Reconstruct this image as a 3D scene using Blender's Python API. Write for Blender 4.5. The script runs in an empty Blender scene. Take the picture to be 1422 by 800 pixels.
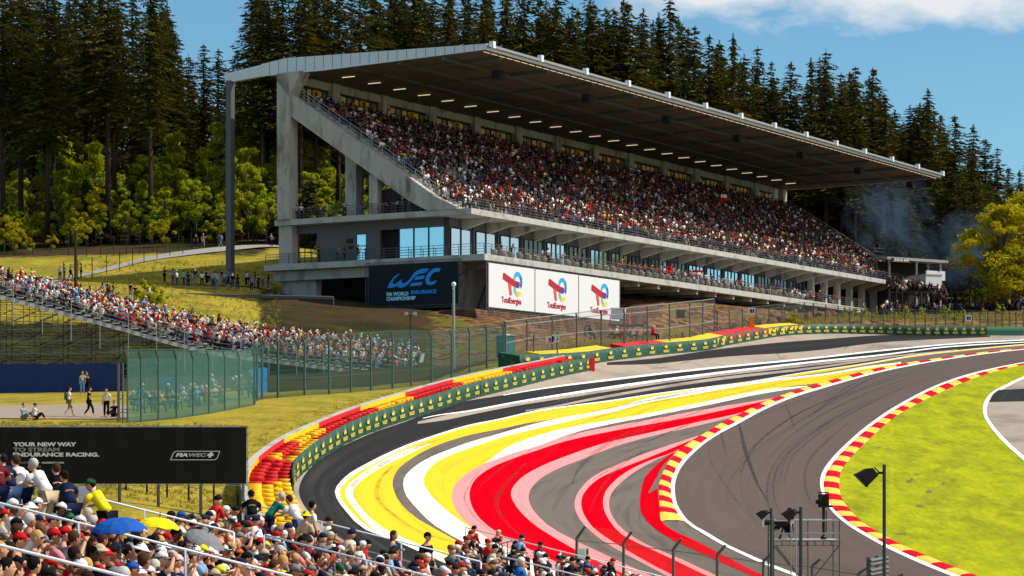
import bpy, bmesh, math, random
import numpy as np
from mathutils import Vector, Matrix, Euler
R = math.radians
rnd = random.Random(7)
sc = bpy.context.scene
col = sc.collection

# ------------------------------------------------------------------ camera
F = 3400.0; CX = 711.0; HY = 650.0            # focal length, centre and eye level in photo pixels
cam_d = bpy.data.cameras.new('camera'); cam = bpy.data.objects.new('camera', cam_d); col.objects.link(cam)
cam.location = (0, 0, 0); cam.rotation_euler = (R(90), 0, 0)
cam_d.sensor_width = 36; cam_d.lens = 36 * F / 1422.0
cam_d.shift_y = (HY - 400.0) / 1422.0
cam_d.clip_start = 0.5; cam_d.clip_end = 6000
sc.camera = cam
# ------------------------------------------------------------------ light
SUN_AZ = math.atan2(1.0, 0.02); SUN_EL = R(47)
world = bpy.data.worlds.new('World'); sc.world = world; world.use_nodes = True
nt = world.node_tree; nt.nodes.clear()
def N(t, typ, **kw):
    n = t.nodes.new(typ)
    for k, v in kw.items():
        if k.startswith('i_'): n.inputs[int(k[2:]) if k[2:].isdigit() else k[2:].replace('_', ' ')].default_value = v
        else: setattr(n, k, v)
    return n
sky = N(nt, 'ShaderNodeTexSky', sky_type='NISHITA', sun_disc=False, sun_elevation=SUN_EL, sun_rotation=SUN_AZ, air_density=1.0, dust_density=0.3, ozone_density=2.2, altitude=400)
tc = N(nt, 'ShaderNodeTexCoord')
sep = N(nt, 'ShaderNodeSeparateXYZ'); nt.links.new(tc.outputs['Generated'], sep.inputs[0])
def M2(t, op, a, b=None, c=None, clamp=False):
    n = t.nodes.new('ShaderNodeMath'); n.operation = op; n.use_clamp = clamp
    for i, v in enumerate((a, b, c)):
        if v is None: continue
        if isinstance(v, (int, float)): n.inputs[i].default_value = v
        else: t.links.new(v, n.inputs[i])
    return n.outputs[0]
# cloud bank low in the sky, broken by noise in direction space
ny = M2(nt, 'MAXIMUM', sep.outputs['Y'], 0.05)
dx = M2(nt, 'DIVIDE', sep.outputs['X'], ny); dz = M2(nt, 'DIVIDE', sep.outputs['Z'], ny)
cmb = N(nt, 'ShaderNodeCombineXYZ'); nt.links.new(M2(nt, 'MULTIPLY', dx, 0.55), cmb.inputs[0]); nt.links.new(dz, cmb.inputs[1])
n1 = N(nt, 'ShaderNodeTexNoise', i_Scale=26.0, i_Detail=7.0, i_Roughness=0.62); nt.links.new(cmb.outputs[0], n1.inputs['Vector'])
n2 = N(nt, 'ShaderNodeTexNoise', i_Scale=9.0, i_Detail=4.0); nt.links.new(cmb.outputs[0], n2.inputs['Vector'])
hgt = M2(nt, 'MULTIPLY', M2(nt, 'SUBTRACT', dz, 0.1785), 55.0)
side = M2(nt, 'MULTIPLY', M2(nt, 'SUBTRACT', dx, 0.035), 30.0, clamp=True)
v = M2(nt, 'ADD', hgt, M2(nt, 'MULTIPLY', M2(nt, 'SUBTRACT', n1.outputs[0], 0.5), 2.9))
v = M2(nt, 'ADD', v, M2(nt, 'MULTIPLY', M2(nt, 'SUBTRACT', n2.outputs[0], 0.5), 1.2))
m = M2(nt, 'MULTIPLY', M2(nt, 'MULTIPLY', v, 1.5, clamp=True), side)
cr = N(nt, 'ShaderNodeMixRGB', blend_type='MIX'); cr.inputs[2].default_value = (7.6, 7.9, 8.2, 1)
tint = N(nt, 'ShaderNodeMixRGB', blend_type='MULTIPLY', i_0=1.0); tint.inputs[2].default_value = (0.74, 1.10, 1.15, 1)
nt.links.new(sky.outputs[0], tint.inputs[1]); nt.links.new(tint.outputs[0], cr.inputs[1]); nt.links.new(m, cr.inputs[0])
bg = N(nt, 'ShaderNodeBackground', i_Strength=0.105); out = N(nt, 'ShaderNodeOutputWorld')
nt.links.new(cr.outputs[0], bg.inputs[0]); nt.links.new(bg.outputs[0], out.inputs[0])
sun_d = bpy.data.lights.new('sun', 'SUN'); sun_d.energy = 5.0; sun_d.angle = R(0.5); sun_d.color = (1.0, 0.93, 0.80)
sun = bpy.data.objects.new('sun', sun_d); col.objects.link(sun)
sdir = Vector((math.sin(SUN_AZ) * math.cos(SUN_EL), math.cos(SUN_AZ) * math.cos(SUN_EL), math.sin(SUN_EL)))
sun.rotation_euler = sdir.to_track_quat('Z', 'Y').to_euler(); sun.location = (60, 60, 120)
sc.view_settings.view_transform = 'Standard'; sc.view_settings.look = 'None'; sc.view_settings.exposure = 0.0; sc.view_settings.gamma = 1.0
sc.view_settings.use_curve_mapping = False
sc.render.engine = 'CYCLES'
sc.cycles.max_bounces = 5; sc.cycles.transparent_max_bounces = 24; sc.cycles.diffuse_bounces = 3
sc.cycles.volume_step_rate = 1.0

# ------------------------------------------------------------------ materials
MATS = {}
def srgb(r, g, b):
    f = lambda c: (c / 12.92 if c <= 0.04045 else ((c + 0.055) / 1.055) ** 2.4)
    return (f(r / 255), f(g / 255), f(b / 255))
def mat(name, c, rough=0.8, var=0.12, scale=3.0, bump=0.0, metal=0.0, spec=0.3, coord='Object', stretch=None, detail=5.0, transl=0.0, island=0.0, c2=None, c2lo=0.5, c2hi=0.62, c2scale=None, emit=None, estr=0.0, objcol=False):
    if name in MATS: return MATS[name]
    m = bpy.data.materials.new(name); m.use_nodes = True; t = m.node_tree; t.nodes.clear()
    o = N(t, 'ShaderNodeOutputMaterial'); b = N(t, 'ShaderNodeBsdfPrincipled')
    b.inputs['Roughness'].default_value = rough; b.inputs['Metallic'].default_value = metal
    b.inputs['Specular IOR Level'].default_value = spec
    tc = N(t, 'ShaderNodeTexCoord'); src = tc.outputs[coord]
    if stretch:
        mp = N(t, 'ShaderNodeMapping'); mp.inputs['Scale'].default_value = stretch; t.links.new(src, mp.inputs[0]); src = mp.outputs[0]
    nz = N(t, 'ShaderNodeTexNoise', i_Scale=scale, i_Detail=detail, i_Roughness=0.6); t.links.new(src, nz.inputs['Vector'])
    base = N(t, 'ShaderNodeRGB'); base.outputs[0].default_value = (*c, 1); cur = base.outputs[0]
    if objcol:
        oi = N(t, 'ShaderNodeObjectInfo'); cur = oi.outputs['Color']
    if c2 is not None:
        nb = N(t, 'ShaderNodeTexNoise', i_Scale=(c2scale or scale * 0.35), i_Detail=6.0, i_Roughness=0.65); t.links.new(src, nb.inputs['Vector'])
        mr = N(t, 'ShaderNodeMapRange'); mr.inputs['From Min'].default_value = c2lo; mr.inputs['From Max'].default_value = c2hi; t.links.new(nb.outputs[0], mr.inputs[0])
        mx = N(t, 'ShaderNodeMixRGB'); mx.inputs[2].default_value = (*c2, 1); t.links.new(cur, mx.inputs[1]); t.links.new(mr.outputs[0], mx.inputs[0]); cur = mx.outputs[0]
    hv = N(t, 'ShaderNodeHueSaturation')
    val = M2(t, 'ADD', 1.0 - var, M2(t, 'MULTIPLY', nz.outputs[0], 2 * var))
    if island:
        g = N(t, 'ShaderNodeNewGeometry')
        val = M2(t, 'MULTIPLY', val, M2(t, 'ADD', 1.0 - island, M2(t, 'MULTIPLY', g.outputs['Random Per Island'], 2 * island)))
    t.links.new(val, hv.inputs['Value']); t.links.new(cur, hv.inputs['Color'])
    t.links.new(hv.outputs[0], b.inputs['Base Color'])
    if bump:
        bp = N(t, 'ShaderNodeBump', i_Strength=bump, i_Distance=0.1); t.links.new(nz.outputs[0], bp.inputs['Height']); t.links.new(bp.outputs[0], b.inputs['Normal'])
    if emit:
        b.inputs['Emission Color'].default_value = (*emit, 1); b.inputs['Emission Strength'].default_value = estr
    if transl:
        tr = N(t, 'ShaderNodeBsdfTranslucent'); t.links.new(hv.outputs[0], tr.inputs[0]); ms = N(t, 'ShaderNodeMixShader', i_0=transl)
        t.links.new(b.outputs[0], ms.inputs[1]); t.links.new(tr.outputs[0], ms.inputs[2]); t.links.new(ms.outputs[0], o.inputs[0])
    else: t.links.new(b.outputs[0], o.inputs[0])
    MATS[name] = m; return m
def mat_attr(name, rough=0.85, transl=0.0):
    m = bpy.data.materials.new(name); m.use_nodes = True; b = m.node_tree.nodes['Principled BSDF']
    a = N(m.node_tree, 'ShaderNodeVertexColor'); a.layer_name = 'Col'; m.node_tree.links.new(a.outputs[0], b.inputs['Base Color'])
    b.inputs['Roughness'].default_value = rough; b.inputs['Specular IOR Level'].default_value = 0.2
    return m
def mat_net(name, c, alpha, streak=0.2, scale=2.0, stretch=(1, 1, 1)):
    m = bpy.data.materials.new(name); m.use_nodes = True; t = m.node_tree; b = t.nodes['Principled BSDF']; o = t.nodes['Material Output']
    b.inputs['Base Color'].default_value = (*c, 1); b.inputs['Roughness'].default_value = 0.9
    tc = N(t, 'ShaderNodeTexCoord'); mp = N(t, 'ShaderNodeMapping'); mp.inputs['Scale'].default_value = stretch; t.links.new(tc.outputs['Object'], mp.inputs[0])
    nz = N(t, 'ShaderNodeTexNoise', i_Scale=scale, i_Detail=6.0); t.links.new(mp.outputs[0], nz.inputs['Vector'])
    tr = N(t, 'ShaderNodeBsdfTransparent'); ms = N(t, 'ShaderNodeMixShader')
    a = M2(t, 'ADD', alpha - streak, M2(t, 'MULTIPLY', nz.outputs[0], 2 * streak), clamp=True)
    t.links.new(a, ms.inputs[0]); t.links.new(tr.outputs[0], ms.inputs[1]); t.links.new(b.outputs[0], ms.inputs[2]); t.links.new(ms.outputs[0], o.inputs[0])
    return m

# ------------------------------------------------------------------ object helpers
def tag(o, label=None, cat=None, group=None, kind=None):
    if label: o['label'] = label
    if cat: o['category'] = cat
    if group: o['group'] = group
    if kind: o['kind'] = kind
    return o
def empty(name, loc=(0, 0, 0), rz=0.0, label=None, cat=None, group=None):
    o = bpy.data.objects.new(name, None); o.empty_display_size = 0.3; col.objects.link(o)
    o.location = loc; o.rotation_euler = (0, 0, rz); tag(o, label, cat, group); return o
def link_mesh(name, me, parent=None, loc=None, rot=None):
    o = bpy.data.objects.new(name, me); col.objects.link(o)
    if parent: o.parent = parent
    if loc is not None: o.location = loc
    if rot is not None: o.rotation_euler = rot
    return o
def copy_tree(o, parent=None):
    c = o.copy(); col.objects.link(c); c.parent = parent
    for ch in list(o.children): copy_tree(ch, c)
    return c
class MB:
    def __init__(s): s.v = []; s.f = []; s.m = []; s.smooth = False
    def add(s, vs, fs, mi=0):
        b = len(s.v); s.v += [tuple(p) for p in vs]; s.f += [tuple(b + i for i in f) for f in fs]; s.m += [mi] * len(fs); return s
    def box(s, x0, x1, y0, y1, z0, z1, mi=0):
        return s.add([(x0,y0,z0),(x1,y0,z0),(x1,y1,z0),(x0,y1,z0),(x0,y0,z1),(x1,y0,z1),(x1,y1,z1),(x0,y1,z1)],
                     [(0,3,2,1),(4,5,6,7),(0,1,5,4),(1,2,6,5),(2,3,7,6),(3,0,4,7)], mi)
    def prism(s, poly, ext, mi=0):
        n = len(poly); e = Vector(ext); a = [Vector(p) for p in poly]; vs = a + [p + e for p in a]
        return s.add(vs, [tuple(range(n))[::-1], tuple(range(n, 2 * n))] + [(i, (i + 1) % n, n + (i + 1) % n, n + i) for i in range(n)], mi)
    def tube(s, p0, p1, r0, r1=None, n=6, mi=0, caps=True):
        r1 = r0 if r1 is None else r1; p0 = Vector(p0); p1 = Vector(p1); d = (p1 - p0)
        if d.length < 1e-6: return s
        d.normalize(); a = d.orthogonal().normalized(); b = d.cross(a)
        vs = [p0 + (a * math.cos(2*math.pi*i/n) + b * math.sin(2*math.pi*i/n)) * r0 for i in range(n)] + [p1 + (a * math.cos(2*math.pi*i/n) + b * math.sin(2*math.pi*i/n)) * r1 for i in range(n)]
        fs = [(i, (i+1)%n, n+(i+1)%n, n+i) for i in range(n)]
        if caps: fs += [tuple(range(n))[::-1], tuple(range(n, 2*n))]
        return s.add(vs, fs, mi)
    def beam(s, p0, p1, w, h, mi=0):
        p0 = Vector(p0); p1 = Vector(p1); d = (p1 - p0).normalized(); up = Vector((0,0,1))
        if abs(d.z) > 0.98: up = Vector((0,1,0))
        a = d.cross(up).normalized() * w/2; b = a.cross(d).normalized() * h/2
        vs = [p0-a-b, p0+a-b, p0+a+b, p0-a+b, p1-a-b, p1+a-b, p1+a+b, p1-a+b]
        return s.add(vs, [(0,3,2,1),(4,5,6,7),(0,1,5,4),(1,2,6,5),(2,3,7,6),(3,0,4,7)], mi)
    def loft(s, rings, mi=0, caps=True):
        n = len(rings[0]); vs = [p for r in rings for p in r]; fs = []
        for k in range(len(rings) - 1):
            for i in range(n): fs.append((k*n+i, k*n+(i+1)%n, (k+1)*n+(i+1)%n, (k+1)*n+i))
        if caps: fs += [tuple(range(n))[::-1], tuple(range((len(rings)-1)*n, len(rings)*n))]
        return s.add(vs, fs, mi)
    def ell(s, c, r, nu=8, nv=6, mi=0):
        rings = []
        for k in range(1, nv):
            t = math.pi * k / nv
            rings.append([(c[0]+r[0]*math.sin(t)*math.cos(2*math.pi*i/nu), c[1]+r[1]*math.sin(t)*math.sin(2*math.pi*i/nu), c[2]-r[2]*math.cos(t)) for i in range(nu)])
        return s.loft(rings, mi)
    def mesh(s, name, mats, smooth=False):
        me = bpy.data.meshes.new(name); me.from_pydata(s.v, [], s.f)
        for m_ in (mats if isinstance(mats, (list, tuple)) else [mats]): me.materials.append(m_)
        if any(s.m): me.polygons.foreach_set('material_index', s.m)
        if smooth: me.polygons.foreach_set('use_smooth', [True]*len(s.f))
        me.update(); return me
    def build(s, name, mats, parent=None, smooth=False, **kw):
        return link_mesh(name, s.mesh(name, mats, smooth), parent, **kw)

# ------------------------------------------------------------------ geometry of the place
KL = 3.15e-6; SL = 100.0; A0 = 0.00588; KY = 1.25e-5
def Lf(px): 
    a = (1040.0 - px) / SL
    return KL * SL * (a if a > 30 else math.log1p(math.exp(a)))
def P(px, py, Y): return Vector(((px - CX) * Y / F, Y, (HY - py) * Y / F))
def G(px, py, dz=0.0):
    Y = 1.0 / (A0 + KY * (py - 650.0) + Lf(px))
    p = P(px, py, Y); p.z += dz; return p
ZK = 1.0 / (F * KY)
def HT(X, Y): return ZK * (Y * (A0 + Lf(CX + F * X / Y)) - 1.0)
def proj(p): return (CX + F * p[0] / p[1], HY - F * p[2] / p[1])
def catmull(pts, k=8):
    pts = [Vector(p) for p in pts]; n = len(pts); out = []
    for i in range(n - 1):
        p0 = pts[i-1] if i else pts[0]*2 - pts[1]; p1 = pts[i]; p2 = pts[i+1]; p3 = pts[i+2] if i+2 < n else pts[-1]*2 - pts[-2]
        d0 = max((p1-p0).length, 1e-6)**.5; d1 = max((p2-p1).length, 1e-6)**.5; d2 = max((p3-p2).length, 1e-6)**.5
        m1 = (p2-p1) + d1*((p1-p0)/d0 - (p2-p0)/(d0+d1)); m2 = (p2-p1) + d1*((p3-p2)/d2 - (p3-p1)/(d1+d2))
        for j in range(k):
            t = j/k; out.append((2*t**3-3*t*t+1)*p1 + (t**3-2*t*t+t)*m1 + (-2*t**3+3*t*t)*p2 + (t**3-t*t)*m2)
    out.append(pts[-1]); return out
def resample(pts, n=None, step=None):
    L = [0.0]
    for a, b in zip(pts, pts[1:]): L.append(L[-1] + (b - a).length)
    if n is None: n = max(2, int(round(L[-1]/step)) + 1)
    out = []; j = 0
    for i in range(n):
        s_ = L[-1]*i/(n-1)
        while j < len(pts)-2 and L[j+1] < s_: j += 1
        t = (s_-L[j])/max(L[j+1]-L[j], 1e-9); out.append(pts[j].lerp(pts[j+1], min(max(t,0),1)))
    return out
def gcurve(px, dz=0.0): return [G(p.x, p.y, dz) for p in catmull(px)]
def strip(name, A, B, m, off, step=1.6, n=None, across=None, kind='structure'):
    a = [p for p in catmull(A)]; b = [p for p in catmull(B)]
    la = sum((G(*q)-G(*p)).length for p, q in zip(a, a[1:]))
    n = n or max(12, int(la/step))
    ga = resample([G(*p) for p in a], n); gb = resample([G(*p) for p in b], n)
    w = max((p-q).length for p, q in zip(ga, gb)); mcount = across or max(1, int(w/1.5))
    vs = []; uv = []; s_ = 0
    for i in range(n):
        if i: s_ += (ga[i]-ga[i-1]).length
        for j in range(mcount+1):
            p = ga[i].lerp(gb[i], j/mcount); vs.append((p.x, p.y, HT(p.x, p.y)+off)); uv.append((s_, (gb[i]-ga[i]).length*j/mcount))
    fs = [(i*(mcount+1)+j, i*(mcount+1)+j+1, (i+1)*(mcount+1)+j+1, (i+1)*(mcount+1)+j) for i in range(n-1) for j in range(mcount)]
    me = bpy.data.meshes.new(name); me.from_pydata(vs, [], fs); me.materials.append(m)
    ul = me.uv_layers.new(name='UVMap')
    for lp in me.loops: ul.data[lp.index].uv = uv[lp.vertex_index]
    me.update(); o = link_mesh(name, me)
    # faces up
    if me.polygons[len(fs)//2].normal.z < 0: me.flip_normals()
    if kind: o['kind'] = kind
    return o
# ------------------------------------------------------------------ barrier lines in the photo, laid on the slope
TB1_FOOT = [(438,765),(424,738),(412,712),(407,694),(407,680),(411,668),(420,659),(435,646),(450,635.5),(475,620),(500,607.5),(530,596),(565,584),(605,571.4),(650,556),(695,544.4),(740,533),(785,522),(819,515)]
TB1_WALL = [(425,778),(395,748),(370,722),(352,700),(344,680),(345,660),(350,645),(360,634),(392,610.5),(440,588),(496,566),(562,545.5),(626,527.5),(696,512),(745,502.5),(785,494.4)]   # top edge of the rear wall
TB2_FOOT = [(722,512),(752,511),(820,506),(840,502.6),(907,494),(990,485.5),(1001,482),(1012,479.5),(1042,474),(1088,466.6),(1140,463.6),(1199,464),(1278,466),(1370,466),(1422,466),(1560,466)]
WALLH = 1.15
def foot_of(px, py, h):
    q = py + h*F/200
    for _ in range(12): q = py + h*F/G(px, q).y
    return q
WALL_FOOT = [(x, foot_of(x, y, WALLH)) for x, y in TB1_WALL]
# top boundary of the paved area per column
_tp = [(x, y) for x, y in WALL_FOOT[4:] if x >= 345] 
_tp = sorted([(330, 760)] + [(344, 700)] + [(x, y - 1) for x, y in _tp] + [(835, 497), (907, 490), (1012, 475), (1042, 470), (1088, 463.6), (1140, 460.6), (1199, 461), (1278, 463), (1370, 463), (1700, 463)])
_tx = np.array([p[0] for p in _tp]); _ty = np.array([p[1] for p in _tp])
def topy(px): return float(np.interp(px, _tx, _ty))
# ------------------------------------------------------------------ stand frame
TH = math.atan2(0.859, 0.512); D1 = Vector((math.cos(TH), math.sin(TH), 0)); D2 = Vector((-D1.y, D1.x, 0)); CN = Vector((-2.8, 250, 0))
def S(u, v, z): p = CN + D1*u + D2*v; return Vector((p.x, p.y, z))
# ------------------------------------------------------------------ terrain height
def ST(u, v, z): return tuple(S(u, v, z))
ctl = [P(*q) for q in [
 (-150,345,330),(0,342,330),(150,337,330),(300,333,330),(420,330,325),(0,305,420),(300,300,420),(-200,305,420),(550,300,420),
 (-60,420,255),(60,402,255),(110,390,262),(200,369,280),(300,353,292),(380,344,300),(120,405,250),(200,412,245),(310,397,258),(350,396,258),(250,432,232),(330,425,245),(150,430,230),(0,440,225),
 (400,425,250),(470,428,250),(560,428,250),(625,437,246),(430,450,240),(560,470,232),(640,486,222),(480,470,230),
 (732,494,205),(801,486,214),(867,480,224),(930,470,236),(994,458,255),(1050,449,268),(1116,444,276),(1207,446,284),(1300,447,288),(1422,447,290),(1560,447,290),
 (1116,440,284),(1250,437,305),(1330,432,310),(1422,430,315),(1560,430,320),(1330,415,345),(1422,418,360),
 (-60,588,140),(0,588,140),(100,586,142),(180,587,143),(250,580,146),(-60,562,165),(0,562,165),(150,557,165),(250,565,155),(350,556,157),(-60,545,190),(0,545,190),(300,535,195),(420,548,160),(500,543,168),(590,538,176),(600,528,192),(480,530,200),(660,518,190),(700,508,196),
 (0,490,222),(300,480,222),(-80,470,222),(500,500,220),(590,505,218),
 (380,575,148),(450,565,146),(345,610,136),(340,640,130),(330,690,116),(300,640,124),(240,600,135),(200,620,126),(100,620,126),(300,705,106),(200,712,102),(100,715,100),(0,715,100),(-100,715,100),(0,620,126),(-100,620,126),
 (0,255,750),(700,240,750),(1422,330,750),(-600,255,750),(2100,360,750),(700,300,420),(900,335,420),(1100,365,430),(1280,398,430),(1422,400,430),(1700,410,430),(0,200,1300),(1422,300,1300)]]
ctl = [tuple(p) for p in ctl] + [(-12,20,-3.4),(-12,35,-3.2),(-12,55,-3.0),(-14,80,-2.4),(-5,20,-4.8),(-5,40,-5.0),(-4,60,-5.0),(0,30,-6),(0,60,-6),(0,85,-5.8),(8,40,-7.5),(8,90,-6.6),(20,60,-7.5),(30,100,-5.8),(15,105,-6.0),(-25,30,-2),(-25,60,-2),(40,40,-7),(-8,92,-3.6),(0,10,-5),(-60,20,-2),(60,20,-7),(60,110,-4)]
ctl += [ST(0,-2,15.8),ST(12,-2,15.2),ST(28,-1.5,15.6),ST(31,-1,16.2),ST(37,0,19.4),ST(50,-1,19.7),ST(12,4,15.4),ST(24,4,15.6),ST(75,-2,20.0),ST(100,-2,20.3),ST(125,-2,20.0),ST(2,27,18.6),ST(50,27,24),ST(100,27,25),ST(130,27,22),ST(10,-5,11.5),ST(26,-5,12.0),ST(36,-6,14.5),ST(50,-9,17.0),ST(75,-9,17.6),ST(100,-8,18.2)]
for x, y in TB2_FOOT + WALL_FOOT: ctl.append(tuple(G(x, y, -0.1)))
for x in (900, 1100, 1300, 1500, 1690): ctl.append(tuple(G(x, 845, -0.2)))
for x in (345, 450, 600, 750): ctl.append(tuple(G(x, 842, -0.2)))
C_ = np.array(ctl); XY = C_[:, :2]; Zc = C_[:, 2]; nC = len(C_)
def _phi(d): return d
_Kd = np.sqrt(((XY[:, None]-XY[None])**2).sum(-1)); Kf = _phi(_Kd) - np.eye(nC)*1.5
Pm = np.c_[np.ones(nC), XY]; Asys = np.block([[Kf, Pm], [Pm.T, np.zeros((3, 3))]])
_w = np.linalg.solve(Asys, np.r_[Zc, 0, 0, 0])
def H(X, Y):
    d = np.sqrt((XY[:, 0]-X)**2 + (XY[:, 1]-Y)**2); z = float(d @ _w[:nC] + _w[nC] + _w[nC+1]*X + _w[nC+2]*Y)
    px = CX + F*X/Y
    if Y > 60 and px > 300:
        zt = HT(X, Y); py = HY - F*zt/Y
        if py < 900:
            s_ = min((py - topy(px))*Y*Y*KY, (px-342)*Y/F, (846-py)*Y*Y*KY)
            w = min(max((s_ + 4.0)/4.0, 0), 1); w = w*w*(3-2*w)
            z = z*(1-w) + (zt-0.14)*w
    return z
Ys = [12*(1.028**i) for i in range(0, 172)]; PXs = list(range(-700, 2300, 15))
Ys = [y for y in Ys if y < 1400]
vs = [(((px-CX)*Y/F), Y, H((px-CX)*Y/F, Y)) for Y in Ys for px in PXs]
nx = len(PXs); fs = [(j*nx+i, j*nx+i+1, (j+1)*nx+i+1, (j+1)*nx+i) for j in range(len(Ys)-1) for i in range(nx-1)]
# skirt far to the sides so the ground reaches the horizon
m_grass = mat('meadow_grass', (0.21, 0.185, 0.022), 0.95, 0.35, 1.3, bump=0.6, c2=(0.10, 0.12, 0.012), c2lo=0.42, c2hi=0.62, c2scale=0.16, spec=0.1)
m_forestfloor = mat('forest_floor', (0.045, 0.05, 0.012), 0.95, 0.5, 0.5, bump=0.5, c2=(0.09, 0.10, 0.015), c2lo=0.5, c2hi=0.6, c2scale=0.12, spec=0.1)
m_earth = mat('rough_earth', (0.075, 0.04, 0.02), 0.95, 0.5, 0.9, bump=1.0, c2=(0.11, 0.10, 0.018), c2lo=0.52, c2hi=0.60, c2scale=0.35, spec=0.1)
me = bpy.data.meshes.new('hillside'); me.from_pydata(vs, [], fs)
def sm(x, a, b): t = min(max((x-a)/(b-a), 0), 1); return t*t*(3-2*t)
cols = []
for X, Y, Z in vs:
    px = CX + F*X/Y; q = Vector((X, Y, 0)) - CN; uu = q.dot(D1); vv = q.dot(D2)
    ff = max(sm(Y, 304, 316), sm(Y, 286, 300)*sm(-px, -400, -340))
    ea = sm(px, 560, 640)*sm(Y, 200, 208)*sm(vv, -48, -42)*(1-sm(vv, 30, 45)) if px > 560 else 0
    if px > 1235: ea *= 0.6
    dk = sm(px, 345, 390)*(1-sm(px, 600, 640))*sm(Y, 212, 226)*(1-sm(Y, 266, 275))  # shade on the bank below the grandstand end, painted as dark ground
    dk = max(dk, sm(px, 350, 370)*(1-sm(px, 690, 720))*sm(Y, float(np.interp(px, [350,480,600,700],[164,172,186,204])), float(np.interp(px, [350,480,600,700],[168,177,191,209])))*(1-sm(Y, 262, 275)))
    sc_ = sm(Y, 184, 188)*(1-sm(Y, 222, 232))*(1-sm(px, 560, 600))  # shade beneath the scaffold stand, painted in with the dark floor colour
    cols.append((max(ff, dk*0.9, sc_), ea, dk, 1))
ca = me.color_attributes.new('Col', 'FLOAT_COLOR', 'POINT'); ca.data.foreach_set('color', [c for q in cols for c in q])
def terrain_mat():
    m = bpy.data.materials.new('hillside_ground'); m.use_nodes = True; t = m.node_tree; b = t.nodes['Principled BSDF']
    b.inputs['Roughness'].default_value = 0.95; b.inputs['Specular IOR Level'].default_value = 0.05
    tc = N(t, 'ShaderNodeTexCoord'); va = N(t, 'ShaderNodeVertexColor'); va.layer_name = 'Col'
    sp = N(t, 'ShaderNodeSeparateColor'); t.links.new(va.outputs[0], sp.inputs[0])
    def nz(s, d=6): n = N(t, 'ShaderNodeTexNoise', i_Scale=s, i_Detail=float(d), i_Roughness=0.65); t.links.new(tc.outputs['Object'], n.inputs['Vector']); return n.outputs[0]
    def mix(f, a, b_):
        x = N(t, 'ShaderNodeMixRGB')
        for i, v_ in ((0, f), (1, a), (2, b_)):
            if isinstance(v_, tuple): x.inputs[i].default_value = (*v_, 1)
            else: t.links.new(v_, x.inputs[i])
        return x.outputs[0]
    def ramp(v_, a, b_): r_ = N(t, 'ShaderNodeMapRange'); r_.inputs[1].default_value = a; r_.inputs[2].default_value = b_; t.links.new(v_, r_.inputs[0]); return r_.outputs[0]
    fine = nz(2.2, 7); mid = nz(0.22, 7); big = nz(0.05, 4); jit = nz(0.5, 5)
    g = mix(ramp(mid, .42, .62), (0.37, 0.28, 0.035), (0.19, 0.18, 0.02)); g = mix(ramp(fine, .5, .75), g, (0.38, 0.30, 0.06))
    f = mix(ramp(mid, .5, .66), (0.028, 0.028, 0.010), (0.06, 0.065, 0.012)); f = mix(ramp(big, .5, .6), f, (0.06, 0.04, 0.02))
    ea = mix(ramp(nz(0.9, 8), .42, .6), (0.045, 0.022, 0.012), (0.27, 0.145, 0.06)); ea = mix(ramp(nz(0.16, 6), .55, .63), ea, (0.12, 0.12, 0.015))  # earth contrast: dark shadow tone and sunlit brown both painted into the colour
    def th(v_): return ramp(M2(t, 'ADD', v_, M2(t, 'MULTIPLY', M2(t, 'SUBTRACT', jit, .5), 1.1)), .35, .65)
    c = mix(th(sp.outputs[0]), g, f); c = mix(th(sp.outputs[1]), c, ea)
    t.links.new(c, b.inputs['Base Color'])
    bp = N(t, 'ShaderNodeBump', i_Strength=0.8, i_Distance=0.35); t.links.new(nz(1.1, 8), bp.inputs['Height']); t.links.new(bp.outputs[0], b.inputs['Normal'])
    return m
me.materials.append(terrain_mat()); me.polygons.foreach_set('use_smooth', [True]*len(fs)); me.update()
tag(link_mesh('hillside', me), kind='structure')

# ------------------------------------------------------------------ paved surfaces and painted stripes
m_tan = mat('pale_asphalt', srgb(160,146,134), 0.95, 0.13, 0.6, c2=srgb(120,110,104), c2lo=0.5, c2hi=0.7, c2scale=0.12)
m_grey = mat('brown_asphalt', srgb(104,94,86), 0.9, 0.22, 0.9, coord='UV', stretch=(0.12,1.4,1), c2=srgb(80,74,70), c2lo=0.45, c2hi=0.65, c2scale=0.9)
m_track = mat('racing_asphalt', srgb(91,78,73), 0.85, 0.16, 0.9, coord='UV', stretch=(0.035,1.5,1), c2=srgb(80,72,70), c2lo=0.44, c2hi=0.8, c2scale=0.8, spec=0.15)
m_black = mat('new_black_asphalt_and_shadow', srgb(36,35,37), 0.8, 0.3, 1.0, coord='UV', stretch=(0.04,1.6,1), c2=srgb(70,66,64), c2lo=0.52, c2hi=0.75, c2scale=0.7, spec=0.1)
def paint(n, c, dirt, v=0.1): return mat(n, c, 0.75, v, 0.8, coord='UV', stretch=(0.07,1.3,1), c2=dirt, c2lo=0.50, c2hi=0.80, c2scale=1.3, spec=0.0)
m_yel = paint('yellow_paint', (0.76,0.50,0.03), (0.50,0.34,0.04), 0.07)
m_wht = paint('white_paint', (0.80,0.77,0.70), (0.55,0.52,0.46))
m_red = paint('red_paint', (0.60,0.001,0.009), (0.34,0.006,0.012), 0.1)
m_pink = paint('pink_paint', (0.78,0.27,0.28), (0.66,0.20,0.20))
m_line = paint('line_paint', (0.82,0.82,0.82), (0.6,0.6,0.6))
m_kyel = paint('kerb_yellow', (0.78,0.55,0.10), (0.5,0.36,0.08))
m_kred = paint('kerb_red', (0.60,0.012,0.03), (0.25,0.02,0.03))
m_infield = mat('infield_grass', (0.36,0.375,0.002), 0.95, 0.42, 2.6, bump=0.5, stretch=(1,0.35,1), c2=(0.19,0.22,0.004), c2lo=0.40, c2hi=0.70, c2scale=0.6, spec=0.1)
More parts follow.
